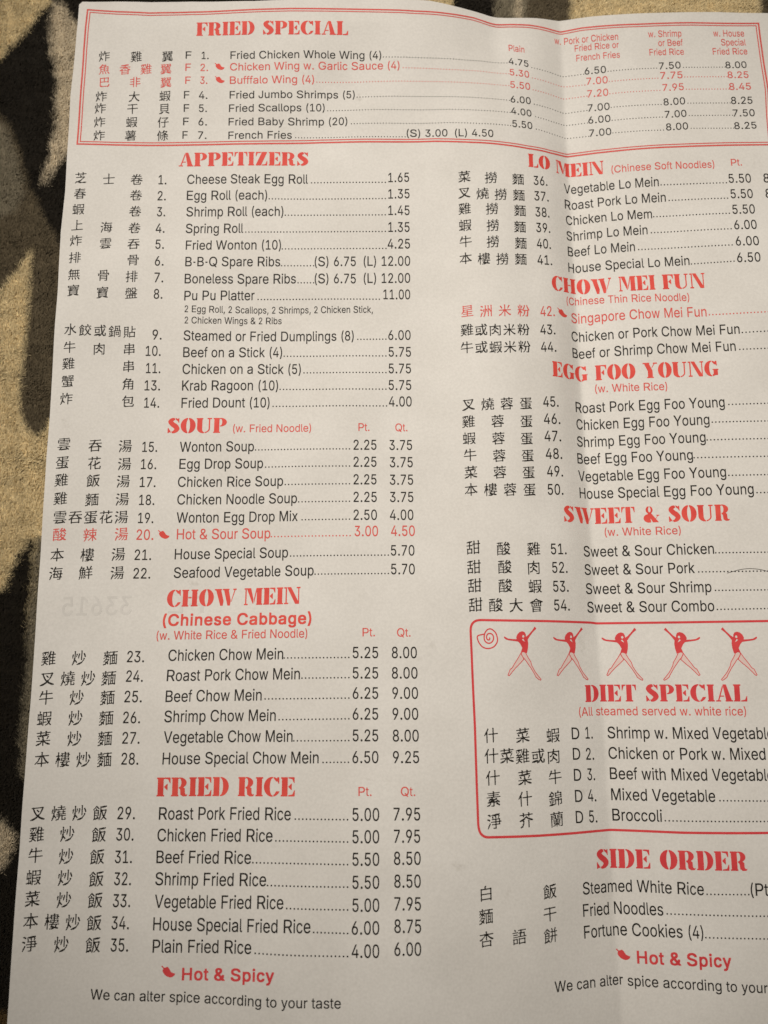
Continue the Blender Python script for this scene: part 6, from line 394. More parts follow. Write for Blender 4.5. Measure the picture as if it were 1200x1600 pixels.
 'R6': (0.556, "+i/F+k/6*&,@*,,>*B,C*l,C+3,<+Y,.+s+x,3+],J+:,S+#,c*E,f)X,`)),P(T,>(1,3&}+i&W+I&C*x&5*i&2)x&5)E&F(w&e(b&}(D(T(5))(/)N(/*9(5*_(P+V(t,@*c/D*i/H *Q+I*6+G)x+?)T+#):*R).){).)b)4)?)=)%)M(d)_(P)r(B*?(4*U(4*r(<+-(J+D(a+Y),+a)B+f)k+a*<+X*U+D*x*|+;"),
 'R7': (0.556, ",d/F,f.?,a./)b&@)[&;(^&;(X&@(X&G(a&^+[.?+V.C(1.C(,.H(,/B(1/H"),
 'R8': (0.556, "*i/O*x/N+C/C+p/),3.e,D.K,V-z,]-W,]-$,M,G,6+y+g+S,++?,F+#,^*[,l*6,s)u,s)),l(h,^(A,@&s,&&^+V&C+3&8*l&2*)&2)E&@)%&P(d&e(N&z(;(;()(d&~(}&{)[(%*,(1*O(R+*(k+?)/+S(b+s(J,:(8,w(8-d(A.,(P.N(e.k),//)H/?)x/N*3/Q *N.N)~.G)[.1)M-})@-d)7-A);,z)C,a)W,@)n,/*<+{*f,#+3,9+K,V+Z-$+V-W+A.)+3.6*x.D *[*x*,*v)n*n)N*Y)6*<)$)k(})T)$);)/(w);(d)_(E*,(7*B(4*f(7+:(I+L(V+_(n+q)B+m)r+S*I+0*h*x*q"),
 'R9': (0.556, "*f/O*u/N+@/C+c//,*.k,D.E,V-w,c-D,f-$,c,:,P+O,+*U*3&?*,&;)/&;)*&@),&P*k*B){*@)_*F)5*X(h*x(P+=(A+](5,&(/,M(2-N(8-k(I.;(b.b),/,)T/C){/N*3/Q *Q.N*E.O*%.G)h.9)P-})=-Z).,z)4,D)=,+)T+`)r+G*?+9*R+9*r+A+>+]+Q+y+[,4+g,p+[-Q+A.%*|.@"),
 'RA': (0.667, "+`/F./(^.W&@.Q&;-J&;-D&?,[)H,V)N)T)O)N)K(h&@(a&;&V&;&Q&@&S&M*B/?*L/H +).)+#.+*Z,j)s*X)x*T,1*T,6*X+M,d"),
 'RB': (0.667, "+]/F,:/>,p/*-C.b-Z.B-k-z-s-W-s,m-k,M-V,+->+m,k+S,m+O-8+@-Q+/-s*f.)*E.4)x.8)H.1(t-~(J-d($-N&n,}&S,P&D+p&;(>&;(8&@(8/B(>/H +O.B)N.C)K.@)J+y)M+v+F+u+f+|,+,/,N,M,X,^,e-$,e->,X-a,N-q,4..+m.< +_*r)N*s)K*p)J(D)M(A+`(@+v(C,M(U,k(n,x))-%)B-%)_,r*,,S*P,:*a"),
 'RC': (0.722, "+y/O,D/K,w/<->/--n.g.1.H.R-t.k-8.q,j.k,e-h,e-a,j-O->-5-d,g.+,7.?+c.I+I.I+#.C*I..)~-o)a-N)@,p).,4)(+c)(*x)4*6)@)n)O)N)k))*%(m*B(X*c(I+-(=+i(:,P(L-$(j-8(}-L)?-d)v.k)w.q)r.q)e._)).N(d.8(A-^&k-$&J,S&;+|&2+0&2*?&A)e&Y)%(.(h(J(P(n(7)E&~*0&t*|&w,+(),m(;-D(M-k(o.?);.g)r/0*X/H+6/Q"),
 'RD': (0.722, "+C/F,&/>,a/--+.u-Q.Z-t.8.9-h.K-A.Z,s.k+|.k*f.^)x.N)K.<(}-v(N-G&~,z&d,^&V,#&D+=&;(>&;(8&@(8/B(>/H +3.B)K.C)G.?)G(D)K(@+0(@+V(F,+(U,P(j,t),-3)N-N*3-[*o-_+F-U,:-=-$,z-Q,P-v,...+f.9"),
 'RE': (0.667, "-}/F.$.H-z.C)b.C)^.?)^+y)b+u-^+u-d+p-d*u-^*p)a*o)^*l)^(D)b(@-}(@.((;.%&=(D&=(D/E"),
 'RF': (0.611, "-Q/F-S.H-N.C)Q.C)M.?)M+p)P+m-++l-1+f-1*l-+*f)P*f)M*c)M&@)H&;(>&=(>/E"),
 'RG': (0.778, ",1/O,j/H-D/6-k.~.K.Q.k.,/*-Z/;-(/>,j/9,e.,,e.$,j-i-A-D-o,z..,M.?+v.I+C.F*l.7*L.&*/-n)t-W)]-8)F,g)4,&)1+m)4*[)I)n)])K)t),*9(j*l(L+C(=+V(:,=(=,}(R-D(j-_))-y)Q.-)~.0*B.,*F,#*F+z*L+z+C,#+H/?+H/E+C/E*6/>)b/-)).a(D.8&w-n&]-$&>,:&2+C&2*O&A)k&]);&~(r(G(_(a(;)H(%*3&w+#&{,&(,,j(>-A(P-h(h./)8.^)k/%*O/B+I/Q"),
 'RH': (0.722, ".N/F.O&=-G&;-B&@-B*r-?*u)H*v)D*r)D&@)?&;(8&=(7/E)?/H)D/B)D+|)G+y->+x-B+|-B/B-G/H"),
 'RJ': (0.500, ",./F,0)B,*(q+v(A+_&w+@&W*l&=*<&2)[&2(}&@(Q&Z(5&w&|(>&n(d&h))&e*)&j*/(h*-(m)?({(n)8(M)T(<)h(7*9(:*X(J*j(Z*x(t+();++)T++/B+0/H"),
 'RK': (0.667, ".Q/F.T/<.Q/6+l,D+C+p.J&V.T&G.R&=-8&;-1&>*`*i*L*|)G)r)G&@)B&;(8&=(7/E)B/H)G/B)G+O)K+M*@,P-$/E-+/H"),
 'RL': (0.556, ")B/F)D(D)H(@-((@-.(;-.&@-(&;(;&;(5&@(5/B(;/H"),
 'RM': (0.833, "/i/F/i&=.h&;.c&@.b-C._-C.2+v,N&@,G&;+S&;+L&@)e+|)8-M)5-M)7&@)2&;(1&=(1/E)X/H)b/?+M*O+|(v,J*<.;/B.B/H"),
 'RN': (0.722, ".Q/F.R&=-8&;-1&@*H+f)B-Z)>-W)>,})A,s)A&@);&;(8&=(7/E)K/H)T/B,m*)-D))-H),-E)B-E/B-J/H"),
 'RP': (0.667, "+]/F,1/B,z/*-J.g-`.Q-t.5..-a.8-5.8,G.%+`-d+--G*m-+*X,g*H,D*=+f*4)S*3)P*0)P&@)K&;(A&;(<&@(</B(A/H +R.B)T.C)P.?)P+:)T+6+-+6+i+<,++D,M+X,l+|,~,S,~-(,l-Z,P-{,7.1+s.<"),
 'RQ': (0.778, ",&/O,P/K-1/9-h.x./.^.W.2.o-k/5,z/B,G/H+s/H*l/>*,/-)K.u(}.Q(G.(&w/#%`/$%V.{%P-k%Q-+&E,d&;,+&2+:&2*R&>*)&M)H&q(u(A(G))(,)n&w*i&{,4(4-.(M-d(b.)({.H)B.g)h/%*,/6*U/E+&/N+C/Q +o.H+=.F*f.7*L.+)z-d)V-5)C,j)4,:)++O).*l)7*<)F)k)^)B*)(p*U(R+*(@+L(:,.(=,=(A,?(G+A)_+:)k+<)u,M)v-;(x-A(v-[)8-y)k.0*E.9+-.9+S.3,.-y,s-b-A->-l,z.&,Y.7,7.C"),
 'RR': (0.722, "+|/F,d/>-T.~-w.g.;.H.K./.X-n.d-A.g,a.a,7.R+f.4+:-}+(-a*o-5*Z-0*R/%&M/(&@.~&;-W&=+`*C)b*C)^*?)^&@)X&;(G&;(B&@(B/B(G/H +r.B)b.C)_.@)^+L)a+I+c+H,#+L,S+W,}+o-/+|-@,=-K,p-E-;-6-^-(-r,g.+,D.9"),
 'RS': (0.667, "+S/O+|/K,S/<,w/--A.n-].Q-w.%.(-Z.)-8,w-5,q-;,l-Q,W-t,4.4+S.I*o.L*,.:)k.*)W-q)I-Z)A->)F,z)P,g)b,V*3,;*f,*+p+l,V+V-1+=-J+,-p*c.,*9.4)r.4)2.%(Z-m(8-N&q-(&V,@&;+m&2+S&.*?&2)k&;)B&J(^&q(B(5(+(Z&w)/&v)T),)W)1)Q)4)?)@(})J(n)k(R*)(E*O(:*u(4+6(4+|(B,=(O,Y(d,o(},z);,~)[,x)n,n*%,a*4,.*Q)k+3)E+C(q+a(U+y(;,G(/,s(/-T(A.2(R.K(k.g)8/*)X/9*9/K*i/Q"),
 'RT': (0.611, "-d/F-g.H-a.C+C.C+?.?+?&@+:&;*9&;*4&@*4.?*0.C&m.C&h.H&h/B&m/H"),
 'RV': (0.667, ".T/F.U/3+g&@+`&;*L&<*E&D&Q/B&V/H(a/H(g/B*O*E+*(Y-A/?-J/H"),
 'RW': (0.944, "1^/F1`/<1Y.~/R&=.;&;.6&@,t,=,Z-T,V-V,9,4*{&@*u&;)_&=&Z.r&Q/<&S/E(Z/H(c/B*$*)*;(t*?(r*s+:+z/E-1/H-8/B.T*<.n)%.r(u.u(u/0*)0M/B0S/H"),
 'RY': (0.667, ".T/F.W/<.N/,+^*U+[&@+V&;*R&;*L&@*J*X&V/3&T/B&Y/H(k/H(s/B*c,G+$+i+*+h+L,M-8/C->/H"),
 'Ra': (0.556, "*_-K+=-C+f-5,&-#,F,a,P,P,c,#,i+Y,i&@,d&;+c&;+^&@+^&m+Y&q+I&^+3&M*X&5*3&.)B&2(t&=(A&Z(/&m&y(+&n(G&h(d&k)T&u)r(8*;(d*U),*b)e*n+3*~+L+++Y+6+^+O+T+p+G,++0,<*c,K*3,K)h,?)?,$)%+Z(z+V(a+Z&}+m&w+s&},1(<,Y(T,s(w-/)T-C)u-J*9-M +^*,+Y*/*o)|){)r)B)a)1)T(x);(s(w(|(^)/(K)?(?)k(1*B(1*u(B+:(Z+Q(}+^)H"),
 'Rb': (0.556, "))/F),,^)/,^)H-#)u-A*R-M*o-M+=-F+p-2,@,j,^,@,y+]-**|-.*,-#)8,m(Z,L&},4&a+p&J+=&5*r&.*O&.)x&:)Q&Q)<&g),($)(&})%&=(+&;(%&@(%/B(+/H *b,J*L,K)~,?)h,2)T+y);+L).+#)(*O).)[)F(t)Z(W)n(F*,(9*O(1+#(9+@(J+V(a+n)/+w)H,$)u,(*?+}*x+r+F+e+c+P,#+=,5+#,B"),
 'Rc': (0.500, "*O-K*f-J+*-A+L-2+f,|,*,^,:,D,L+v,O+`,J+Y,:+S+V+D+P+I+H+c+7+|+&,2*l,?*B,K*0,K)k,B)N,2)4+p)#+O(p*|(j*U(m)h)&(});(^)N(J)k(9*0(1*U(4+&(J+C(k+R)5+Y);,M)&,R(t,:(8,*&z+f&Z+L&J+#&8*L&.*%&.)[&5))&J(k&Z(W&n(7(;($(a&k)Q&h*l&n+:($+v(B,P(h,y))-2)Q-C*,-M"),
 'Rd': (0.556, ",m/F,o&@,j&;+p&=+m&z+i&~+C&Q+#&<*i&5*E&.)~&.)e&2)?&=(q&T(H&}(((Z&t),&k)[&h*X&n+6((+|(H,Y(a,v)%-2)?->)h-J*B-M*r-D+@-.+O,|+f,_+i,a+j/B+p/H *K,J*6,K)h,?)D,#)&+O(v+-(m*E(v)Q)3(q)>(a)e(?*9(1*X(4*u(>+:(W+X),+d)N+m*6+j*l+d+0+Q+`+A+y+-,2*r,?"),
 'Re': (0.556, "*f-K+:-C+i-2,1,v,V,M,m,#-#+I-*+#-*){-$)u(z)u(v)r(v)e)-)))A(d)_(J)x(<*E(1*l(1+@(?+g(a+v(}+|)(,4)(,s(s,}(n-#(d,w(J,`($,=&^+y&J+@&5*l&.*B&.)e&8),&P(h&h(E(1(.(W&q)E&k)r&k*_&q+3(++v(H,M(k,s)5-2)b-C*?-M *_,J*?,K){,B)b,6)K,$)*+O(w*w(z*u+y*v+z+&+r+F+e+c+P,#+*,?"),
 'Rf': (0.278, "*)/c*?/Z*E/U*5.b*0.])k.c)N.^):.H)1.,)1-G)4-D*0-C*5->*3,I)5,H)1,D)1&@),&;(>&;(8&@(8,D(5,H&C,J&A->&G-C(5-C(8-G(8.B(?.e(M/,(h/K)//`)B/e"),
 'Rg': (0.556, "*I-K*_-J+--;+I-&+i,Z+m,^+p-A,j-C,o->,o%s,i%L,S$u,I$f,+$F+V$,+0#|*f#v){#v)8$)(a$C(8$l($%0(#%@(h%k(q%l);%>)b%$*3$u*O$u+#%$+I%<+_%Y+j&#+i(.+C&a+3&V*l&H*L&A)b&D);&P(w&`(H(.($(k&n)K&h*)&h*[&q+F($+v(7,@(U,j(n-#)?->)h-J*%-M *K,J*6,K)r,B)N,.)A+|)#+I(s*|(m*L(s)e)#)?)0)%)>(n)X(V)k(L*0(C*R(C*o(L+&(U+<(h+Q))+_)E+m*6+g+#+_+C+N+f+-,2*l,B"),
 'Rh': (0.556, "),/F)/,a)2,a)K-#)~-A*B-J*x-M+F-F+s-5,C,j,T,M,f+y,l+O,l&@,g&;+i&;+d&@+d+=+a+L+T+m+6,5*x,B*R,K){,?)_,.)C+i)4+C).*x).&@))&;(.&;()&@()/B(./H"),
 'Ri': (0.222, "(d/](z/U)1/E)>/))>.h)..H(w.;(h.6(G.6(..C&y.T&t.b&t/0(%/I(8/V(T/_ ))-A)+&@)%&;(+&;(%&@(%->(+-C"),
 'Rk': (0.500, "))/F),*r)C+*+F-@+L-C,Y-C,`->,]-1*J*f,i&S,o&G,o&@,j&;+T&=)X)z)+)K)+&@)%&;(+&;(%&@(%/B(+/H"),
 'Rl': (0.222, "(t/F(v(^(|(J),(<)8(9)X(:)^(5)k&D)e&>)K&8(t&8(W&@(A&N(+&m&{(>&{/B($/H"),
 'Rm': (0.833, ".H-K.k-A.~-8/K,p/c,J/n,#/q+p/o&=.r&;.l&@.l+F.i+Y.^+y.H,5.2,B-q,K-G,H,w,2,b+s,V+V,R+I,P&=+O&;+J&@+J+L+@+s+0,.*r,@*R,K*,,H)[,2)=+f)4+L)1+@)1&@),&;(+&=(+-A))-C).->).,d)2,a)T-.)~-D*B-M+#-M+C-D+c-1+r,},4,Q,A,g,^-&-.-A-W-M"),
 'Rn': (0.556, "+#-K+F-F+`->,&-*,M,Y,c,+,l+S,l&@,g&;+m&;+g&@+g*|+d+@+[+`+C,+*x,B*O,K){,?)[,+)@+c)4+C).*x).&@))&;(.&;()&@()->(.-C)%-C)+->).-1).,d)2,a)H,|)x->*B-J*[-M"),
 'Ro': (0.556, "*_-K+6-C+c-2,.,s,C,^,^,7,t+c-&+*-*)h,y)),g(T,O(.,.&e+c&J+6&8*_&.*6&.)h&5)2&J(h&e(R&z(;(>($(k&n)Q&k)h&k*o&q+:($+m(H,P(h,s)2-2)_-C*<-M *W,J*?,K)x,B)_,5)J,#)0+Y)&+C(v*u(p*I(v)_)3(w)G(Z)_(F)x(9*<(1*U(1*x(9+6(F+M(Z+k)/+z)_,$*0,$*L+z*u+n+C+[+i+J,#+0,9"),
 'Rp': (0.556, "*u-K+=-F+V->+p-2,4,v,^,@,t+m-**|-.*,-#)8,m(Z,L&},4&a+p&J+V&=+0&2*O&.)x&:)Q&Q)/&{),&z)+$,)%$&(+$&(%$,(%->(+-C)%-A)(,^),,Z)H-#)u-A*R-M *b,J*L,K)~,?)h,2)T+y);+L).+#)(*O).)[)F(t)Z(W)n(F*,(9*O(1+#(9+@(J+V(a+n)/+w)H,$)u,(*?+}*x+r+F+e+c+P,#+=,5+#,B"),
 'Rr': (0.333, "*l-K*t-D*s,D*X,A*3,D)b,6)D+y)3+`)++F)(+:)(&@(}&;(+&;(%&@(%->(+-C(z-C)$->)$,m)),i)H-1)e-A*6-M"),
 'Rs': (0.500, "*L-K*u-F+=-;+c-#+{,g,1,M,C+|,A+p+y+d+F+Z+.,&*i,C*E,N*%,N)X,B);,.)++i)++Y)0+I)B+6)X+(+=*X+f*F+y*8,0*%,A)h,L)B,L(d,A(;,-&w+p&^+V&M+3&=*_&2*B&.)T&2(z&@(a&M(?&g&}(5&n(^&p(t(^)+(k)+(r)%)#(a)1(N)K(<)r(1*E(1*l(<+&(J+4(W+?(k+A))+4)B*u)V),*)(N*I(.*r(%+0&~+=&~,#(.,G(<,^(N,s(n-/),-;)b-J)~-M"),
 'Rt': (0.278, "),.l)/-F)2-C*0-C*5->*3,I)2,H).,D).(n)6(N)E(<)T(7*,(:*2(5*>&S*>&@*9&;)u&5)H&5(q&B(N&^(;($(/(^(/,D(+,H&J,H&D,M&F-A(+-C(/-G(1.k"),
 'Ru': (0.556, ",j-A,j&=+m&;+g&@+g&w+c&{+C&W+3&M*u&@*L&5)Q&8),&E(k&W(K&z(7(D()))(+-A))-C).->).)T)4)2)@(n)[(M*%(:*U(7*r(?+0(M+Q(t+a)?+d)N+d->+i-C"),
 'Rv': (0.500, ",a-A,c-1*a&@*X&;)[&<)N&V&Q->&V-C(W-C(^->)w)H*,(h*0(e*@)H+Y->+`-C"),
 'Rw': (0.722, "/,-A//-8/,-+-Q&@-J&;,S&;,M&@+C+`*9&@*3&;)8&=)-&^&Z-+&Y-A(Z-C(a->)M*0)d(})h({*o-A+p-C+v->,z({,~(}-<*<.%->.,-C"),
 'Rx': (0.500, ",S-A,V-8,P-+*s*U*j*?,^&M,^&=+N&=*,)R)o(}(i&=&Y&=&Y&M)N*E&m-$&e-5&g-A(t-A*0+9*O+s+F-@+L-C"),
 'Ry': (0.500, ",a-A,c-1,S,a*C%F*0$u)t$R)b$@)8$)(d#|(8$#($$)&{$0&{$B(1%&(D%)(k%%))%5)@%Y)U&@&Q->&V-C(W-C(^->)w)H*,(d*0(c*@)H+Z->+`-C"),
 'S&': (0.700, "*9/F*@/<*?.~*).T)y-})y-A*+,g*<,R*U,F*b,G*l,P*v,d+(-1+,-k+&.7*u.a*Z/)*W/6*[/B*i/E+*/;+C/*+W.r+m.Q+z./,$-n,$->+z,}+l,Y+P,4+;+|+8+s-*)?-1)<-7)B-n*O-m*X-K*u-I+#-W+(.h+(.w*|.x*l.r*`.B*U.5*M-=),-B(w.E&P.G&G.B&A+m&B+c&M+$(t*l);*i)8*j))*|&S*u&E*_&=*9&6)e&7)8&@(t&K(;&r&|(5&m(N&^(w&Y)N&c){&u*E(;*n(Z++(}+<)_+M)e+S)R+|)>,4)#,V(p,}(j->(j-k(s.8)..e)J/))n/?"),
 'SA': (0.660, "+v/C,#/?,,/0.((+.2&{.Q&z.[&w._&m.`&P.X&B+Y&@+J&G+J&s+O&y+`&}+c(+*[/6*_/?*i/C *O.r*T.n*Y.b*d-})W*9)Z*3)b*0*r*.*z)~*})b*o)Z)Q)Z)E)T(x(((}&{)K&z)T&w)X&j)X&M)T&D)H&@&V&B&O&P&P&m&S&w&a&z(;&{(E(+*D._"),
 'SC': (0.600, "*u/O+#/L+&/E+%.~*|.y*c.q*O.^*8.2*(-Z)s,S)l+L)s*,)~)C*3(a*B(;*U&z*f&m+#&e+&&^+(&D+#&7*c&3*%&=)K&Q(k&{(=(Q&p)8&V){&F*r&F+f&Q,P&b-+($-k(I.B(t.l)Q/5*0/I*O/O +L/I,#/8,^.s,d.x,p/9,w/A-G/C-T/?-X/3-X-q-[-Z-X-G-X,d-T,V-G,T-?,Y,w-O,m-S,:-V+m.;+@.f+<.r+</?+@/G -a)N-h)K-i)?-L(h-3(D,e&w,J&c+v&H+L&;+@&>+<&J+?&z+^(8+s(Q,F)K,S)O"),
 'SD': (0.610, "*x/B+S/6,4.s,P.],p.=-2-t-N-D-h,Y-t+v-x+0-m*?-])b-?)%,r(G,D&y+i&X+:&G*X&@*J&G*I&g*M&m*c&s*p&}+#(5+1(N+I)I+X*f+U,G+B-^+3.0*|.T*g.k*L.t*H.~*L/?*X/C )~/C*,/?*0/3*/&J*,&D){&@&P&A&J&D&F&M&H&s&P&z&g&|&l(+&l.X&g.c&P.e&H.k&G/9&J/?&V/C"),
 'SE': (0.535, ",j/C,s/?,w/3,w-(,s,w,j,s,a,v,Y-$+|.Q+s.V*O.o*H.u*E/%*G/<*R/C )~/C*,/?*0/3*/&J*,&D){&@&P&A&J&D&F&M&H&s&P&z&g&|&l(+&l.X&g.c&P.e&H.k&G/9&J/?&V/C +i,a+m,S+m*,+i){+`)x+N*)*[*}*G+:*E+C*U+Z+S,[+],c ,z)x-()u-,)h-)&z,}&D,p&@*U&@*I&D*E&a*L&o,+(2,j)k,p)u"),
 'SF': (0.510, ",j/C,s/?,w/3,w-(,s,w,m,t,d,t,[,},&.H+y.T*_.l*L.e*9.d*1.[*0(+*6&|*L&z*T&s*V&P*R&D*E&@&V&@&J&D&F&P&H&s&P&z&g&|&l(+&l.X&g.c&P.e&H.k&F/3&J/?&V/C*,/C*B/8*L/A*U/C +i,a+m,S+m*,+i){+`)x+N*)*[*}*G+:*E+C*U+Z+S,[+],c"),
 'SG': (0.640, "*u/O+#/L+&/E+%.~*|.y*c.q*O.^*8.2*(-Z)s,S)l+L)s*,)~)C*3(a*B(;*U&z*f&m+#&e+&&^+(&D+#&7*c&3*%&=)K&Q(k&{(=(Q&p)8&V){&F*r&F+f&Q,P&b-+($-k(I.B(t.l)Q/5*0/I*O/O +L/I,#/8,^.s,d.x,p/9,w/A-G/C-T/?-X/3-X-q-[-Z-W,w-T,m-J,j-A,m,z-Q,D-S,9-W+m.;+@.e+<.r+</?+@/G .2+*.;+&.>*|.=*_.5*X-w*V-r*L-r&z-n&m-a&i,P&i+f&D+L&;+@&=+<&J+>(>+F(D+c(G+i(Q+i*L+c*V+C*[+?*i+C+&+O++"),
 'SH': (0.700, ".b/C.k/?.n/9.m.k.e.e.N.c.I.X.I(+.N&|.e&z.m&s.m&G._&@+f&B+`&M+a&s+i&z,&&|,-(+,-.X,&.c+i.e+a.k+a/<+p/C *I/C*R/?*U/9*T.k*L.e*6.c*0.X*0(+*6&|*L&z*T&s*T&G*E&@&M&B&F&M&H&s&P&z&g&|&l(+&l.X&g.c&P.e&H.k&H/<&V/C +f+m+p+i+s+`+s+C+m+8*O+6*@+=*?+`*E+k"),
 'SI': (0.290, "*?/C*I/?*L/9*K.k*B.e*,.c*&.X*&(+*,&|*B&z*K&s*K&G*<&@&S&B&L&M&N&s&V&z&m&|&s(+&s.X&m.c&V.e&N.k&N/<&^/C"),
 'SL': (0.520, "*I/C*R/?*U/9*T.k*L.e*6.c*0.X*.&G){&@&M&B&F&M&H&s&P&z&g&|&l(+&l.X&g.c&P.e&H.k&H/<&V/C ,z)x-()u-,)h-)&z,}&D,p&@*U&@*I&D*E&a*L&o,+(2,j)k,p)u"),
 'SM': (0.790, "/r/C/|/?0#/9/~.k/u.e/_.c/Y.X/Y(+/_&|/u&z/~&s/~&G/o&@-8&B-1&M-1&m-5&w-?&}-C(+-A-j->-j-8-V,6(W,1(H,+(C,&(a,(*3-)/6-./?-;/C *L/C*V/?*]/3+l*3+k((+f&~+V&|+L(#+G(+(d.t(Z.}(U.X(U(+(W(#(^&{))&z)2&w)6&j)6&M)2&D)%&@&P&B&I&P&I&m&M&w&s&{&z(#&|(+&|.X&w.c&S.h&O.u&Q/<&a/C"),
 'SN': (0.700, ".x/C/%/?/)/9/(.k.x.e.X.d.Q.`.O.X.N&J.K&D.?&@-}&C-k&@,d&A,V&P)#.x(t/<(z/B))/C*U/C*e/<-w(p-|(t-})%-}.X-z.`-t.d-G.d-;.h-7.u-7/6-;/?-G/C (Z/C(d/?(i/3(h(+(k(#(q&{)?&z)K&w)O&j)O&M)K&D)?&@&^&@&S&D&P&M&O&j&S&w&^&z((&{(.(#(1(+(1.X(..`((.d&Y.d&M.h&I.u&I/6&M/?&V/C"),
 'SO': (0.620, "+@/L+y/;,M.{-#.Q-I-}-k-A.$,a.2+|.6+3.-*I-u)[-^))-5(G,b&s,7&V+]&?+-&6+#&8*|&=*{&j+7(>+G(t+T)k+[*_+[,&+N-G+>.2*{.{*{/?+#/L+-/O *U/L*Y/?*Y.u*B.E*3-j*&-()y+c)|*B*,)<*>(J*Y&g*W&=*R&8*I&6)k&D)5&_(f($(6(Z&n);&V){&F*r&F+f&Q,P&b-+($-k(D.=(t.l)N/4*)/H*I/N"),
 'SP': (0.575, "+*/B+c/7,@.z,j.]-/.8-@-z-K-^-T-.-P,d-D,=-#+f,a+H,7+.+]*t+6*l*l*h*L*l*H*x*J+:*R+=*f+;*v+C+*+T+:+v+H,^+H-N+:.9*|.e*o.o*c.r*O.f*5.b*0.X*0(+*6&|*L&z*T&s*T&G*E&@&M&B&F&M&H&s&P&z&g&|&l(+&l.X&g.c&P.e&H.k&H/<&V/C)~/C*0/?*6/5*?/1*R/B"),
 'SR': (0.620, "+*/B+p/2,=.{,V.k-%.E->-}-I-d-P-J-T-(-P,a-F,@-)+m,b+I,B+3,?+-,p*f,v*[,{(w-((U-C(+-J(*-q(6-|(.-~&z-_&J-T&A,=&;,&&E+2($+$*)*|*4*K*i*H+0*O+=*f+;*x+E+*+T+7+p+H,^+H-N+>.,+..Q*u.k*_.r*6.c*0.X*0(+*5&}*G&s*G&G*9&@&M&B&F&M&H&s&P&z&g&|&l(+&l.X&g.c&P.e&H.k&H/<&V/C)~/C*0/?*6/5*?/0*R/B"),
 'SS': (0.545, "*[/O*f/L*j/E++.T++.K+&.F*a.8*L.**3-h*2-W*k,w+q,1,N+L,j+#-$*R-.*0-2)h-,)?,x(t,W(D,4&{+i&_+@&J*i&<*6&6)u&;)k&A)M(.)L(;)T(=)r(6*0(F*F(^*`))*o)H*o)T*S)x*.*B)H*w))+;(S+v(-,V&{-$&w-G&|-k(1.8(R.e(q/#)?/>)h/N +:/L+i/;,7.w,>.{,V/A,j/C,u/<,w,z,p,k,g,k,^,s,:-g+F.Q++/B+./L &}*0(0*%(m(q(~(Z)D&a)E&V)B&R)8&T(k&p(5&B&z&@&n&G&l){&p*,"),
 'ST': (0.570, "-J/C-T/?-X/3-X,d-T,V-J,S-C,V-=,a,i.T,^.^+|.p+u.u+r/%+t/<+|/B +O/C+Y/?+^/3+^(++`(#+f&{,.&w,2&j,1&J,.&D+|&@(}&A(w&D(t&M(u&s(}&z)?&|)D(+)E/9)H/?)T/C )%/C)//?)2/9)1.x)).q(D.](:.T&f,a&^,T&P,T&I,d&K/<&Y/C"),
 'SU': (0.680, ".B/C.K/?.O/6.O.u.K.h.?.d-k.d-d.`-b.X-b)u-e)X-W(w-?(J,j&s,&&K+]&?+C&<+<&J+@&j,.(-,S(I,u(t-$)2-+)K-*.X-(.`,}.d,V.e,M.h,I.u,K/<,Y/C *E/C*O/?*R/9*R.n*L.f*5.b*0.X*0)N*9(s*J(A*^($+%&d+&&=+#&7*r&3*,&9)_&D)/&Y(f&s(F(8(3(Q&}(t&q)B&l)e&l.X&g.c&J.h&F.u&H/<&S/C"),
 'SW': (0.920, "1P/C1Y/?1]/91[.k1P.e11.d1&.[/E)8/9)(/6)8/>)x0U.X0U._0O.c00.e0&.h/~.u0$/<03/C .,/C.5/?.8/9.9.r.5.h.#.b-|.X/$)X.e&M._&C.Q&@-a&@-W&C-R&J+i.[+`.d+3.f+,.u+./<+:/C *U/C*_/?*b/9*c.r*_.h*N.b*K.X+b)X+F&M+A&D+6&@*B&@*9&C*4&J(+.Y&}.c&M.f&F.u&H/<&S/C"),
 'SY': (0.660, ".Q/C.[/?._/6.`.u.[.h.N.d-Q.d-D.a,-,a+|,X+p,^+o,m,o.[,m.c,Y.f,T.k,R/3,V/?,d/C *_/C*i/?*m/3*l.r*d.b*d.X,:+-,;(+,@&|,^&z,f&s,g&M,d&D,^&A)T&@)H&D)D&P)D&m)H&w)k&{)r(#)t(+)r+#(8._(..d&P.e&G.n&G/9&J/?&S/C"),
 'SZ': (0.560, ",}/C-*/?-+/3*1&G){&@&m&@&a&C&^&J&a&V*^/<*o/C *?/C*H/?*J/6*A.{*9.s(b.X(P.Q(H.B&z,j&p,a&d,d&`,p&`/3&d/?&p/C -1)~-5)r-5&P-1&D-$&@*X&@*K&D*J&P*Q&g*X&o,4(.,@(5,v)x-$*%"),
}
def signed_area(l):
    return 0.5 * sum(l[i - 1][0] * l[i][1] - l[i][0] * l[i - 1][1] for i in range(len(l)))

def in_loop(p, l):
    r = False
    for i in range(len(l)):
        a, b = l[i - 1], l[i]
        if (a[1] > p[1]) != (b[1] > p[1]) and p[0] < (b[0] - a[0]) * (p[1] - a[1]) / (b[1] - a[1]) + a[0]: r = not r
    return r

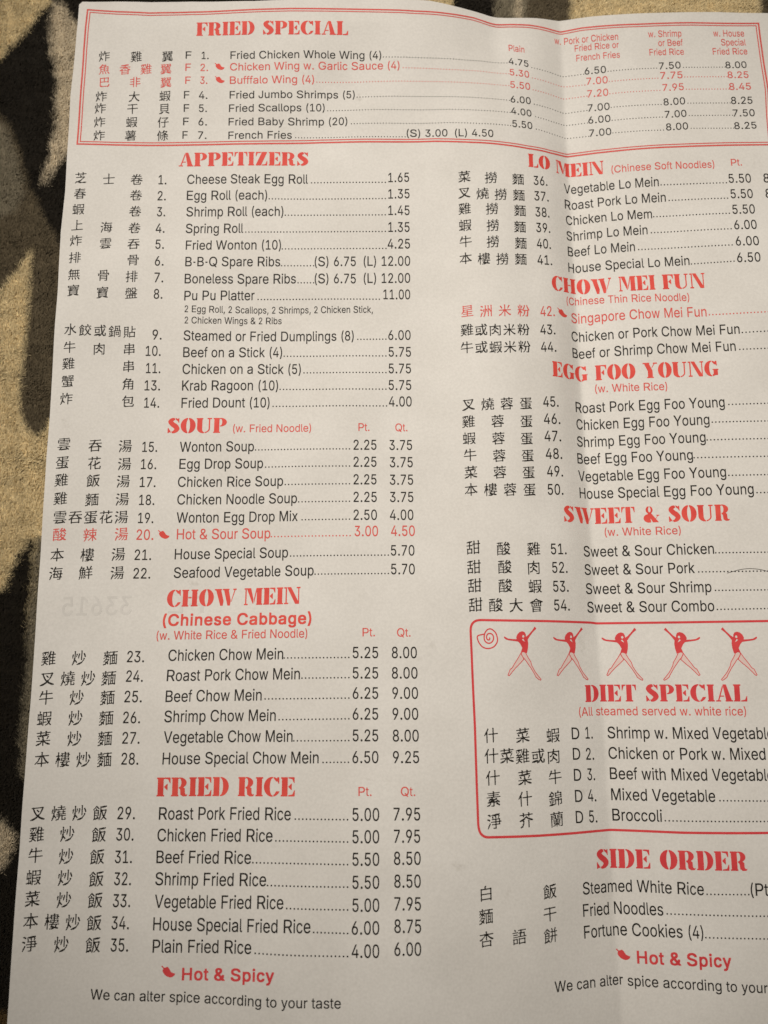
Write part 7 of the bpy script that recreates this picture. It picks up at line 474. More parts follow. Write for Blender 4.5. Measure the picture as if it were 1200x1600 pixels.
def polygon_tris(loops):
    """triangles of a set of outlines: each island (counter-clockwise) is filled with its own holes (clockwise)"""
    if signed_area(max(loops, key=lambda l: abs(signed_area(l)))) < 0:
        loops = [l[::-1] for l in loops]
    outer = [l for l in loops if signed_area(l) > 0]
    holes = [l for l in loops if signed_area(l) <= 0]
    groups = [[l] for l in outer]
    for h in holes:
        c = [g for g in groups if in_loop(h[0], g[0])]
        if c: min(c, key=lambda g: signed_area(g[0])).append(h)
    out = []
    for g in groups:
        L = [[Vector((a, b, 0)) for a, b in l] for l in g]
        flat = [p for l in L for p in l]
        out += [[(flat[i].x, flat[i].y) for i in t] for t in tessellate_polygon(L)]
    return out

_tri = {}
def glyph_tris(key):
    if key in _tri: return _tri[key]
    adv, s = GLYPH[key]
    loops = []
    for part in s.split():
        v = [(IX[part[i]] * len(AL) + IX[part[i + 1]]) / 1000 - 0.3 for i in range(0, len(part), 2)]
        loops.append(list(zip(v[0::2], v[1::2])))
    tris = polygon_tris(loops)
    x0 = min(p[0] for l in loops for p in l); x1 = max(p[0] for l in loops for p in l)
    _tri[key] = (adv, tris, x0, x1)
    return _tri[key]

class Line:
    """a polyline on the page, by arc length"""
    def __init__(self, pts):
        self.p = np.array(pts, float)
        d = np.hypot(*np.diff(self.p, axis=0).T)
        self.s = np.concatenate([[0], np.cumsum(d)])
        self.L = self.s[-1]
    def at(self, s):
        x = np.interp(s, self.s, self.p[:, 0]); y = np.interp(s, self.s, self.p[:, 1])
        if s < 0:
            d = (self.p[1] - self.p[0]) / self.s[1]; x, y = self.p[0] + d * s
        if s > self.L:
            d = (self.p[-1] - self.p[-2]) / (self.s[-1] - self.s[-2]); x, y = self.p[-1] + d * (s - self.L)
        return x, y

def split_small(tris, lim):
    """cut triangles down so that they follow the bent paper"""
    out = []
    st = list(tris)
    while st:
        t = st.pop()
        l = [(t[i][0] - t[(i + 1) % 3][0]) ** 2 + (t[i][1] - t[(i + 1) % 3][1]) ** 2 for i in range(3)]
        k = max(range(3), key=lambda i: l[i])
        if l[k] <= lim * lim:
            out.append(t); continue
        a, b, c = t[k], t[(k + 1) % 3], t[(k + 2) % 3]
        m = ((a[0] + b[0]) / 2, (a[1] + b[1]) / 2)
        st.append((a, m, c)); st.append((m, b, c))
    return out

INK_LIFT = 0.035
def print_tris(name, tris, mat, parent, lift=INK_LIFT):
    """page-plane triangles (mm) laid onto the curved paper as one mesh"""
    near = []; far = []
    for t in tris:
        u = min(p[0] - crease_x(p[1]) for p in t), max(p[0] - crease_x(p[1]) for p in t)
        (near if (u[0] < 3 and u[1] > -3) else far).append(t)
    T = split_small(near, 0.5) + split_small(far, 3.0)
    if not T: return None
    idx = {}; V = []; F = []
    for t in T:
        a = (t[1][0] - t[0][0]) * (t[2][1] - t[0][1]) - (t[1][1] - t[0][1]) * (t[2][0] - t[0][0])
        if abs(a) < 1e-7: continue
        if a < 0: t = (t[0], t[2], t[1])
        f = []
        for p in t:
            k = (round(p[0], 4), round(p[1], 4))
            if k not in idx:
                idx[k] = len(V); V.append(k)
            f.append(idx[k])
        if len(set(f)) == 3: F.append(f)
    A = np.array(V)
    z = height(A[:, 0], A[:, 1]) + lift
    W = np.stack([A[:, 0], A[:, 1], z], 1) * MM
    return mesh_object(name, W.tolist(), F, mat, parent)

def text_tris(text, pts, cap, kind, spacing=0.0):
    """text whose ink runs from the first to the last point of pts; '|' marks where the fit ends"""
    line = Line(pts)
    x = 0; run = []; fit = None
    for ch in text:
        if ch == '|':
            fit = run[-1][1] + run[-1][4]; continue
        if ch == ' ':
            x += 0.30 if kind == 'S' else 0.278
            continue
        adv, tris, g0, g1 = glyph_tris(kind + ch)
        run.append((tris, x, g0, g1, g1)); x += adv + spacing
    a = run[0][1] + run[0][2]
    b = fit if fit is not None else run[-1][1] + run[-1][3]
    sx = line.L / (b - a)
    sy = cap / (0.72 if kind in 'SRB' else 1.0)
    out = []
    for tris, x0, g0, g1, _ in run:
        for t in tris:
            q = []
            for gx, gy in t:
                px, py = line.at((x0 + gx - a) * sx)
                q.append((px, py + gy * sy))
            out.append(q)
    return out

def han_tris(chars, em):
    out = []
    for ch, cx, cy in chars:
        adv, tris, g0, g1 = glyph_tris('C' + ch)
        for t in tris:
            out.append([(cx + (gx - 0.5) * em, cy + (gy - 0.38) * em) for gx, gy in t])
    return out

def dot_tris(pts, cap):
    pitch, r = max(0.32 * cap, 0.90), 0.076 * cap
    line = Line(pts)
    n = max(1, int(round(line.L / pitch)))
    out = []
    for i in range(n + 1):
        x, y = line.at(line.L * i / n)
        ring = [(x + r * math.cos(k * math.pi / 3), y + r * 0.95 + r * math.sin(k * math.pi / 3)) for k in range(6)]
        for k in range(1, 5):
            out.append((ring[0], ring[k], ring[k + 1]))
    return out

def stroke_tris(pts, w, closed=False):
    """constant-width stroke along a page polyline, mitred"""
    P = [np.array(p, float) for p in pts]
    n = len(P); Lf = []; Rt = []
    for i in range(n):
        if closed: a, b = P[(i - 1) % n], P[(i + 1) % n]
        else: a, b = P[max(i - 1, 0)], P[min(i + 1, n - 1)]
        d0 = P[i] - a; d1 = b - P[i]
        if np.hypot(*d0) < 1e-9: d0 = d1
        if np.hypot(*d1) < 1e-9: d1 = d0
        d0 = d0 / np.hypot(*d0); d1 = d1 / np.hypot(*d1)
        t = d0 + d1
        t = t / (np.hypot(*t) + 1e-9)
        nrm = np.array([-t[1], t[0]])
        k = 1 / max(0.5, abs(np.dot(nrm, np.array([-d0[1], d0[0]]))))
        ww = w[i] if hasattr(w, '__len__') else w
        Lf.append(P[i] + nrm * ww / 2 * k); Rt.append(P[i] - nrm * ww / 2 * k)
    out = []
    for i in range(n if closed else n - 1):
        j = (i + 1) % n
        a, b, c, d = tuple(Lf[i]), tuple(Lf[j]), tuple(Rt[j]), tuple(Rt[i])
        out.append((a, b, c)); out.append((a, c, d))
    return out

CHILI = [(-.51, .36), (-.42, .37), (-.31, .25), (-.2, .26), (-.06, .31), (.06, .2), (.2, -.02), (.36, -.09), (.5, -.12), (.44, -.26),
         (.3, -.35), (.15, -.38), (-.02, -.34), (-.2, -.24), (-.36, -.06), (-.4, .08), (-.34, .17), (-.45, .28)]
def chili_tris(x, y, w):
    w *= 0.92
    return polygon_tris([[(x + a * w, y + b * w) for a, b in CHILI[::-1]]])

def densify(pts, step=1.5):
    out = []
    for a, b in zip(pts[:-1], pts[1:]):
        n = max(1, int(math.hypot(b[0] - a[0], b[1] - a[1]) / step))
        out += [(a[0] + (b[0] - a[0]) * i / n, a[1] + (b[1] - a[1]) * i / n) for i in range(n)]
    return out + [pts[-1]]

# ------------------------------------------------------------------ what is printed (page millimetres)
# section: heading text, ink polyline, cap height
HEADS = [
 ('FRIED SPECIAL',[(-53.9,186.66),(-6.6,185.92)],4.52),
 ('APPETIZERS',[(-58.53,144.18),(-18.81,144.11)],4.4),
 ('SOUP',[(-58.88,60.38),(-41.68,60.26)],4.52),
 ('CHOW MEIN',[(-56.84,10.23),(-19.52,10.85)],4.68),
 ('FRIED RICE',[(-56.67,-39.49),(-20.11,-39.5)],4.78),
 ('LO MEIN',[(48.64,143.73),(55.76,144.15),(63.8,144.12),(73.08,144.0)],4.49),
 ('CHOW MEI FUN',[(54.77,104.45),(62.89,105.12),(69.51,104.45),(74.69,104.7),(100.61,104.53)],4.81),
 ('EGG FOO YOUNG',[(53.61,77.08),(63.37,77.23),(66.66,77.24),(102.37,76.81)],4.66),
 ('SWEET & SOUR',[(55.28,33.93),(63.11,33.74),(75.43,33.85),(102.23,33.83)],4.69),
 ('DIET SPECIAL',[(59.31,-16.41),(103.18,-16.33)],4.59),
 ('SIDE ORDER',[(60.44,-60.01),(65.17,-60.15),(99.62,-60.05)],4.86),
]
# section, text, polyline, cap height, kind
SUBS = [
 ('SOUP','(w. Fried Noodle)',[(-39.83,60.44),(-17.2,60.42)],2.32,'R'),
 ('SOUP','Pt.',[(-3.5,60.56),(-0.3,60.56)],2.31,'R'),
 ('SOUP','Qt.',[(7.18,60.41),(10.69,60.34)],2.33,'R'),
 ('CHOW MEIN','(Chinese Cabbage)',[(-57.6,5.06),(-16.38,5.41)],3.09,'B'),
 ('CHOW MEIN','(w. White Rice & Fried Noodle)',[(-59.06,1.23),(-17.45,1.63)],2.34,'R'),
 ('CHOW MEIN','Pt.',[(-2.33,1.86),(1.05,1.84)],2.25,'R'),
 ('CHOW MEIN','Qt.',[(7.07,1.73),(10.76,1.71)],2.25,'R'),
 ('FRIED RICE','Pt.',[(-3.42,-39.37),(0.03,-39.36)],2.24,'R'),
 ('FRIED RICE','Qt.',[(7.68,-39.36),(11.44,-39.39)],2.24,'R'),
 ('LO MEIN','(Chinese Soft Noodles)',[(75.31,143.98),(106.07,143.69)],2.37,'R'),
 ('LO MEIN','Pt.',[(111.18,144.17),(114.5,144.2)],2.28,'R'),
 ('CHOW MEI FUN','(Chinese Thin Rice Noodle)',[(59.59,100.94),(63.88,101.48),(95.66,100.55)],2.43,'R'),
 ('EGG FOO YOUNG','(w. White Rice)',[(67.21,73.45),(87.61,73.15)],2.38,'R'),
 ('SWEET & SOUR','(w. White Rice)',[(67.65,30.16),(88.64,30.24)],2.31,'R'),
 ('DIET SPECIAL','(All steamed served w. white rice)',[(57.24,-20.1),(102.58,-20.05)],2.31,'R'),
 ('FRIED SPECIAL','Plain',[(44.19,184.97),(49.26,184.73)],2.4,'R'),
 ('FRIED SPECIAL','w. Pork or Chicken',[(59.65,190.14),(62.75,190.1),(79.51,189.7)],2.38,'R'),
 ('FRIED SPECIAL','Fried Rice or',[(66.03,187.19),(79.57,186.87)],2.18,'R'),
 ('FRIED SPECIAL','French Fries',[(66.42,183.82),(79.72,183.31)],2.2,'R'),
 ('FRIED SPECIAL','w. Shrimp',[(88.94,189.99),(99.47,190.04)],2.32,'R'),
 ('FRIED SPECIAL','or Beef',[(91.92,186.74),(99.65,186.75)],2.31,'R'),
 ('FRIED SPECIAL','Fried Rice',[(88.93,183.45),(99.77,183.47)],2.3,'R'),
 ('FRIED SPECIAL','w. House',[(109.72,190.16),(119.64,190.23)],2.33,'R'),
 ('FRIED SPECIAL','Special',[(111.96,186.91),(119.84,186.9)],2.36,'R'),
 ('FRIED SPECIAL','Fried Rice',[(109.0,183.57),(120.01,183.61)],2.34,'R'),
]
# section, colour, chinese[(char,x,y)], em, cap, numbers, name, dots, prices, chili, extra lines
ROWS = [
 ('FRIED SPECIAL','k',[('炸',-82.33,180.07),('雞',-72.33,179.76),('翼',-62.69,179.9)],3.64,2.41,[('F',[(-57.07,179.12),(-55.28,179.11)]),('1.',[(-52.09,178.94),(-49.9,178.91)])],('Fried Chicken Whole Wing (4)',[(-43.14,178.85),(3.63,178.3)]),[[(4.29,178.69),(16.39,178.55),(29.46,178.93),(43.3,179.95)],[(51.41,179.27),(56.64,179.21),(61.78,178.89),(68.48,178.84)],[(75.85,178.73),(90.83,178.68)],[(99.24,178.69),(112.4,178.74)]],[('4.75',[(43.9,179.73),(50.35,179.41)]),('6.50',[(68.78,178.79),(75.26,178.5)]),('7.50',[(91.61,178.38),(98.39,178.59)]),('8.00',[(112.57,178.47),(119.27,178.62)])],None,[]),
 ('FRIED SPECIAL','r',[('魚',-82.2,175.79),('香',-75.76,175.61),('雞',-69.22,175.7),('翼',-63.08,175.75)],3.64,2.41,[('F',[(-57.07,175.07),(-55.38,175.05)]),('2.',[(-52.4,174.96),(-50.02,174.94)])],('Chicken Wing w. Garlic Sauce (4)',[(-43.23,175.06),(9.28,175.01)]),[[(10.41,175.28),(24.35,175.18),(34.45,175.52),(43.69,175.73)],[(51.43,175.49),(56.69,175.44),(61.97,175.33),(68.72,175.03)],[(76.09,175.14),(91.01,175.13)],[(99.38,175.28),(112.61,175.13)]],[('5.30',[(44.02,175.39),(50.36,175.43)]),('7.00',[(69.21,175.17),(75.63,174.87)]),('7.75',[(91.8,174.97),(98.71,175.07)]),('8.25',[(112.84,174.82),(119.43,174.86)])],(-46.48,176.45,3.38),[]),
 ('FRIED SPECIAL','r',[('巴',-82.01,171.47),('非',-72.51,171.41),('翼',-62.95,171.27)],3.64,2.41,[('F',[(-57.0,170.73),(-55.33,170.72)]),('3.',[(-52.37,170.71),(-50.14,170.7)])],('Bufffalo Wing (4)',[(-43.22,170.69),(-17.17,170.79)]),[[(-16.32,170.95),(4.46,171.0),(24.28,171.02),(34.29,171.04),(43.48,171.29)],[(51.47,171.27),(56.97,171.28),(61.94,171.15),(69.18,171.18)],[(76.11,170.96),(91.34,170.84)],[(99.56,170.91),(112.79,170.66)]],[('5.50',[(43.97,170.74),(50.49,171.1)]),('7.20',[(69.31,170.87),(75.63,170.59)]),('7.95',[(92.22,170.74),(98.8,170.85)]),('8.45',[(112.9,170.52),(119.73,170.58)])],(-46.35,172.1,3.36),[]),
 ('FRIED SPECIAL','k',[('炸',-82.72,166.63),('大',-72.6,166.56),('蝦',-63.14,166.76)],3.64,2.41,[('F',[(-57.29,165.92),(-55.58,165.92)]),('4.',[(-52.68,165.82),(-50.06,165.83)])],('Fried Jumbo Shrimps (5)',[(-43.22,165.92),(-4.59,165.94)]),[[(-3.86,166.05),(8.39,166.12),(24.2,166.05),(34.1,165.74),(43.43,165.84)],[(51.66,166.13),(57.2,166.29),(61.97,166.17),(69.01,166.25)],[(76.3,166.26),(91.41,165.88)],[(99.7,166.01),(112.83,165.85)]],[('6.00',[(43.81,165.3),(50.46,165.96)]),('7.00',[(69.29,166.01),(75.84,165.73)]),('8.00',[(92.18,165.67),(98.86,165.86)]),('8.25',[(113.12,165.67),(119.8,165.69)])],None,[]),
 ('FRIED SPECIAL','k',[('炸',-82.9,162.73),('干',-73.03,162.62),('貝',-63.26,162.64)],3.64,2.41,[('F',[(-57.29,161.68),(-55.58,161.69)]),('5.',[(-52.63,161.63),(-50.15,161.63)])],('Fried Scallops (10)',[(-43.36,161.59),(-13.87,161.72)]),[[(-12.94,161.71),(4.42,161.77),(24.12,161.73),(33.95,161.28),(43.42,161.37)],[(51.83,161.61),(56.91,161.61),(61.96,161.87),(69.01,161.91)],[(76.37,161.73),(91.49,161.44)],[(99.77,161.65),(113.21,161.59)]],[('4.00',[(43.75,161.06),(50.45,161.35)]),('6.00',[(69.27,161.78),(75.89,161.53)]),('7.00',[(92.26,161.27),(98.96,161.47)]),('7.50',[(113.36,161.32),(120.15,161.37)])],None,[]),
 ('FRIED SPECIAL','k',[('炸',-82.96,158.29),('蝦',-73.2,158.33),('仔',-63.53,158.37)],3.64,2.41,[('F',[(-57.43,157.41),(-55.66,157.41)]),('6.',[(-52.7,157.33),(-50.08,157.31)])],('Fried Baby Shrimp (20)',[(-43.43,157.23),(-6.88,157.2)]),[[(-5.63,157.3),(4.4,157.34),(24.05,157.31),(33.82,156.72),(43.42,156.72)],[(51.78,157.04),(57.06,156.97),(62.13,157.21),(69.16,157.2)],[(76.36,157.37),(91.51,156.91)],[(100.0,157.16),(113.13,156.97)]],[('5.50',[(43.96,156.49),(50.48,156.84)]),('7.00',[(69.34,157.24),(75.91,156.99)]),('8.00',[(92.34,156.86),(99.1,157.03)]),('8.25',[(113.35,156.79),(120.23,156.94)])],None,[]),
 ('FRIED SPECIAL','k',[('炸',-82.9,153.85),('薯',-73.4,153.96),('條',-63.65,154.08)],3.64,2.41,[('F',[(-57.55,153.11),(-55.92,153.1)]),('7.',[(-52.77,153.01),(-50.13,152.98)])],('French Fries',[(-43.42,152.79),(-23.94,152.99)]),[[(-22.76,153.15),(10.86,152.93)]],[('(S) 3.00',[(11.35,153.14),(23.83,152.88)]),('(L) 4.50',[(26.11,152.78),(37.87,152.48)])],None,[]),
 ('APPETIZERS','k',[('芝',-87.83,139.85),('士',-79.38,139.53),('卷',-71.05,139.65)],3.79,3.01,[('1.',[(-64.46,138.25),(-62.04,138.29)])],('Cheese Steak Egg Roll',[(-55.77,138.48),(-18.9,138.17)]),[[(-17.78,138.21),(4.7,137.96)]],[('1.65',[(5.61,138.22),(11.96,138.28)])],None,[]),
 ('APPETIZERS','k',[('春',-87.83,134.77),('卷',-71.02,134.5)],3.79,3.01,[('2.',[(-64.53,132.97),(-62.04,133.02)])],('Egg Roll (each)',[(-55.73,133.21),(-31.23,132.96)]),[[(-30.57,133.03),(4.67,132.7)]],[('1.35',[(5.58,132.89),(12.04,132.88)])],None,[]),
 ('APPETIZERS','k',[('蝦',-88.05,129.69),('卷',-71.0,129.19)],3.79,3.01,[('3.',[(-64.5,127.7),(-62.02,127.78)])],('Shrimp Roll (each)',[(-55.71,127.93),(-26.23,127.69)]),[[(-25.65,127.73),(4.64,127.51)]],[('1.45',[(5.55,127.64),(11.99,127.51)])],None,[]),
 ('APPETIZERS','k',[('上',-88.14,124.54),('海',-79.34,123.87),('卷',-70.94,123.67)],3.79,3.01,[('4.',[(-64.62,122.28),(-61.98,122.38)])],('Spring Roll',[(-55.71,122.49),(-38.29,122.42)]),[[(-37.52,122.41),(4.62,122.3)]],[('1.35',[(5.53,122.37),(11.96,122.29)])],None,[]),
 ('APPETIZERS','k',[('炸',-88.23,119.57),('雲',-79.26,118.64),('吞',-70.9,118.44)],3.79,3.01,[('5.',[(-64.45,117.01),(-61.91,117.1)])],('Fried Wonton (10)',[(-55.46,116.98),(-26.83,117.03)]),[[(-26.44,117.03),(4.79,116.98)]],[('4.25',[(5.31,117.18),(12.06,117.1)])],None,[]),
 ('APPETIZERS','k',[('排',-88.17,114.04),('骨',-70.74,113.23)],3.79,3.01,[('6.',[(-64.35,111.58),(-61.77,111.65)])],('B-B-Q Spare Ribs',[(-55.37,111.57),(-27.01,111.74)]),[[(-26.57,111.68),(-16.95,111.61)]],[('(S) 6.75',[(-16.63,111.66),(-4.27,111.65)]),('(L) 12.00',[(-1.91,111.73),(12.06,111.7)])],None,[]),
 ('APPETIZERS','k',[('無',-88.08,108.67),('骨',-79.26,108.29),('排',-70.96,107.97)],3.79,3.01,[('7.',[(-64.31,106.36),(-61.68,106.41)])],('Boneless Spare Ribs',[(-55.38,106.15),(-22.23,106.34)]),[[(-21.57,106.27),(-16.91,106.2)]],[('(S) 6.75',[(-16.59,106.25),(-4.27,106.18)]),('(L) 12.00',[(-1.91,106.34),(12.02,106.35)])],None,[]),
 ('APPETIZERS','k',[('寶',-88.03,103.62),('寶',-79.36,102.92),('盤',-70.93,102.84)],3.79,3.01,[('8.',[(-64.32,101.23),(-61.74,101.25)])],('Pu Pu Platter',[(-55.29,100.75),(-34.54,101.19)]),[[(-33.47,101.2),(2.74,101.04)]],[('11.00',[(3.95,101.28),(11.97,101.21)])],None,[('2 Egg Roll, 2 Scallops, 2 Shrimps, 2 Chicken Stick,',[(-55.04,97.04),(0.82,97.02)],2.09),('2 Chicken Wings & 2 Ribs',[(-54.93,93.55),(-26.36,93.71)],2.06)]),
 ('APPETIZERS','k',[('水',-88.08,91.39),('餃',-83.78,91.22),('或',-79.52,91.1),('鍋',-75.26,91.0),('貼',-70.97,90.88)],3.79,3.01,[('9.',[(-64.26,88.61),(-61.53,88.61)])],('Steamed or Fried Dumplings (8)',[(-55.1,88.4),(-4.89,88.29)]),[[(-3.7,88.42),(4.63,88.46)]],[('6.00',[(5.34,88.46),(11.96,88.41)])],None,[]),
 ('APPETIZERS','k',[('牛',-88.09,85.96),('肉',-79.57,85.62),('串',-70.9,85.67)],3.79,3.01,[('10.',[(-66.07,83.65),(-61.67,83.65)])],('Beef on a Stick (4)',[(-55.1,83.28),(-26.06,83.42)]),[[(-25.44,83.48),(4.6,83.19)]],[('5.75',[(5.41,83.22),(12.01,83.17)])],None,[]),
 ('APPETIZERS','k',[('雞',-88.22,81.06),('串',-70.91,80.44)],3.79,3.01,[('11.',[(-65.81,78.42),(-61.61,78.43)])],('Chicken on a Stick (5)',[(-55.16,78.19),(-20.47,78.22)]),[[(-19.53,78.32),(4.57,78.02)]],[('5.75',[(5.38,78.04),(11.94,77.97)])],None,[]),
 ('APPETIZERS','k',[('蟹',-88.21,75.76),('角',-70.79,75.11)],3.79,3.01,[('13.',[(-66.06,73.22),(-61.57,73.26)])],('Krab Ragoon (10)',[(-55.18,73.22),(-27.08,73.16)]),[[(-26.45,73.26),(4.54,72.94)]],[('5.75',[(5.34,72.93),(11.95,72.83)])],None,[]),
 ('APPETIZERS','k',[('炸',-88.31,70.48),('包',-70.65,69.88)],3.79,3.01,[('14.',[(-65.99,68.02),(-61.64,68.07)])],('Fried Dount (10)',[(-55.21,68.02),(-29.45,67.92)]),[[(-28.4,68.05),(4.69,67.87)]],[('4.00',[(5.38,67.94),(12.01,67.83)])],None,[]),
 ('SOUP','k',[('雲',-88.18,56.98),('吞',-79.28,56.56),('湯',-70.78,56.45)],3.99,2.96,[('15.',[(-65.93,54.79),(-61.64,54.81)])],('Wonton Soup',[(-55.12,54.77),(-33.64,54.75)]),[[(-33.16,54.9),(-6.08,54.95)]],[('2.25',[(-4.92,54.92),(1.72,54.92)]),('3.75',[(5.4,54.82),(11.96,54.69)])],None,[]),
 ('SOUP','k',[('蛋',-88.3,51.54),('花',-79.22,51.34),('湯',-70.76,51.17)],3.99,2.96,[('16.',[(-66.07,49.69),(-61.69,49.7)])],('Egg Drop Soup',[(-55.07,49.72),(-30.88,49.74)]),[[(-30.14,49.78),(-6.06,49.88)]],[('2.25',[(-4.91,49.88),(1.7,49.88)]),('3.75',[(5.49,49.71),(12.09,49.61)])],None,[]),
 ('SOUP','k',[('雞',-88.24,46.39),('飯',-79.27,46.23),('湯',-70.86,46.09)],3.99,2.96,[('17.',[(-66.14,44.41),(-61.59,44.4)])],('Chicken Rice Soup',[(-55.24,44.42),(-24.99,44.42)]),[[(-24.37,44.54),(-6.05,44.67)]],[('2.25',[(-4.9,44.71),(1.68,44.7)]),('3.75',[(5.46,44.58),(12.16,44.51)])],None,[]),
 ('SOUP','k',[('雞',-88.12,41.03),('麵',-79.29,40.69),('湯',-70.83,40.85)],3.99,2.96,[('18.',[(-66.04,39.18),(-61.68,39.16)])],('Chicken Noodle Soup',[(-55.18,39.26),(-20.93,39.33)]),[[(-20.44,39.45),(-6.03,39.55)]],[('2.25',[(-4.89,39.55),(1.73,39.53)]),('3.75',[(5.47,39.51),(12.14,39.46)])],None,[]),
 ('SOUP','k',[('雲',-87.87,35.62),('吞',-83.6,35.62),('蛋',-79.35,35.64),('花',-75.1,35.66),('湯',-70.82,35.67)],3.99,2.96,[('19.',[(-66.07,33.96),(-61.74,33.95)])],('Wonton Egg Drop Mix',[(-55.18,34.03),(-20.66,34.15)]),[[(-19.39,34.26),(-6.01,34.33)]],[('2.50',[(-4.87,34.33),(1.76,34.31)]),('4.00',[(5.43,34.31),(12.07,34.27)])],None,[]),
 ('SOUP','r',[('酸',-87.69,30.69),('辣',-79.27,30.57),('湯',-70.59,30.82)],3.99,2.96,[('20.',[(-66.31,29.17),(-61.53,29.15)])],('Hot & Sour Soup',[(-54.94,29.27),(-28.35,29.33)]),[[(-28.05,29.56),(-5.81,29.6)]],[('3.00',[(-4.55,29.65),(2.04,29.64)]),('4.50',[(5.7,29.71),(12.41,29.68)])],(-58.67,30.69,3.62),[]),
 ('SOUP','k',[('本',-87.99,24.9),('樓',-79.67,24.9),('湯',-71.15,25.09)],3.99,2.96,[('21.',[(-66.57,23.45),(-61.89,23.42)])],('House Special Soup',[(-55.28,23.57),(-23.22,23.82)]),[[(-22.5,23.99),(4.88,24.03)]],[('5.70',[(5.6,24.12),(12.22,24.09)])],None,[]),
 ('SOUP','k',[('海',-87.97,19.67),('鮮',-79.8,19.85),('湯',-71.15,19.85)],3.99,2.96,[('22.',[(-66.65,18.22),(-61.87,18.19)])],('Seafood Vegetable Soup',[(-55.3,18.33),(-15.94,18.68)]),[[(-15.53,18.8),(4.84,18.84)]],[('5.70',[(5.6,18.84),(12.23,18.8)])],None,[]),
 ('CHOW MEIN','k',[('雞',-88.24,-3.58),('炒',-79.93,-3.54),('麵',-71.32,-3.59)],4.13,3.01,[('23.',[(-66.77,-4.77),(-62.07,-4.79)])],('Chicken Chow Mein',[(-55.52,-4.49),(-23.94,-4.18)]),[[(-23.67,-4.06),(-6.05,-4.01)]],[('5.25',[(-5.01,-3.98),(1.93,-4.01)]),('8.00',[(5.61,-4.03),(12.4,-4.07)])],None,[]),
 ('CHOW MEIN','k',[('叉',-88.15,-9.06),('燒',-82.55,-9.03),('炒',-76.91,-9.0),('麵',-71.31,-8.96)],4.13,3.01,[('24.',[(-66.6,-9.97),(-62.01,-10.0)])],('Roast Pork Chow Mein',[(-55.57,-9.87),(-19.28,-9.51)]),[[(-18.71,-9.43),(-6.04,-9.36)]],[('5.25',[(-5.0,-9.39),(1.91,-9.43)]),('8.00',[(5.57,-9.44),(12.52,-9.48)])],None,[]),
 ('CHOW MEIN','k',[('牛',-88.07,-14.06),('炒',-79.65,-14.08),('麵',-71.23,-14.11)],4.13,3.01,[('25.',[(-66.63,-15.35),(-61.9,-15.37)])],('Beef Chow Mein',[(-55.51,-15.34),(-29.54,-15.05)]),[[(-28.59,-14.87),(-6.02,-14.73)]],[('6.25',[(-4.99,-14.7),(1.89,-14.73)]),('9.00',[(5.66,-14.74),(12.58,-14.77)])],None,[]),
 ('CHOW MEIN','k',[('蝦',-88.08,-19.54),('炒',-79.58,-19.44),('麵',-71.25,-19.46)],4.13,3.01,[('26.',[(-66.66,-20.81),(-62.04,-20.83)])],('Shrimp Chow Mein',[(-55.53,-20.6),(-25.59,-20.37)]),[[(-24.65,-20.26),(-6.0,-20.11)]],[('6.25',[(-4.98,-20.12),(1.86,-20.14)]),('9.00',[(5.67,-20.15),(12.54,-20.17)])],None,[]),
 ('CHOW MEIN','k',[('菜',-87.99,-24.74),('炒',-79.52,-24.77),('麵',-71.3,-24.78)],4.13,3.01,[('27.',[(-66.6,-26.11),(-61.88,-26.11)])],('Vegetable Chow Mein',[(-55.44,-25.96),(-20.96,-25.73)]),[[(-20.62,-25.71),(-5.99,-25.71)]],[('5.25',[(-4.97,-25.68),(1.84,-25.7)]),('8.00',[(5.69,-25.75),(12.59,-25.77)])],None,[]),
 ('CHOW MEIN','k',[('本',-87.99,-30.14),('樓',-82.41,-30.17),('炒',-76.79,-30.18),('麵',-71.15,-30.18)],4.13,3.01,[('28.',[(-66.53,-31.47),(-61.89,-31.45)])],('House Special Chow Mein',[(-55.44,-31.41),(-13.95,-31.22)]),[[(-12.77,-31.23),(-6.07,-31.22)]],[('6.50',[(-5.02,-31.21),(1.86,-31.22)]),('9.25',[(5.69,-31.22),(12.61,-31.24)])],None,[]),
 ('FRIED RICE','k',[('叉',-88.07,-43.78),('燒',-82.63,-43.8),('炒',-77.14,-43.78),('飯',-71.57,-43.72)],4.09,3.11,[('29.',[(-66.86,-45.27),(-62.14,-45.23)])],('Roast Pork Fried Rice',[(-55.81,-45.32),(-21.05,-45.33)]),[[(-19.85,-45.28),(-6.24,-45.4)]],[('5.00',[(-4.97,-45.45),(2.0,-45.45)]),('7.95',[(5.72,-45.35),(12.65,-45.41)])],None,[]),
 ('FRIED RICE','k',[('雞',-88.11,-49.08),('炒',-80.05,-49.05),('飯',-71.57,-49.16)],4.09,3.11,[('30.',[(-66.92,-50.58),(-62.27,-50.53)])],('Chicken Fried Rice',[(-55.97,-50.7),(-25.7,-50.6)]),[[(-24.81,-50.6),(-6.21,-50.75)]],[('5.00',[(-4.95,-50.82),(1.97,-50.8)]),('7.95',[(5.75,-50.69),(12.54,-50.75)])],None,[]),
 ('FRIED RICE','k',[('牛',-88.08,-54.34),('炒',-80.01,-54.62),('飯',-71.74,-54.67)],4.09,3.11,[('31.',[(-67.02,-56.18),(-62.49,-56.14)])],('Beef Fried Rice',[(-56.04,-56.11),(-31.17,-55.97)]),[[(-30.67,-55.92),(-6.19,-56.16)]],[('5.50',[(-4.94,-56.2),(1.95,-56.18)]),('8.50',[(5.7,-55.95),(12.58,-56.0)])],None,[]),
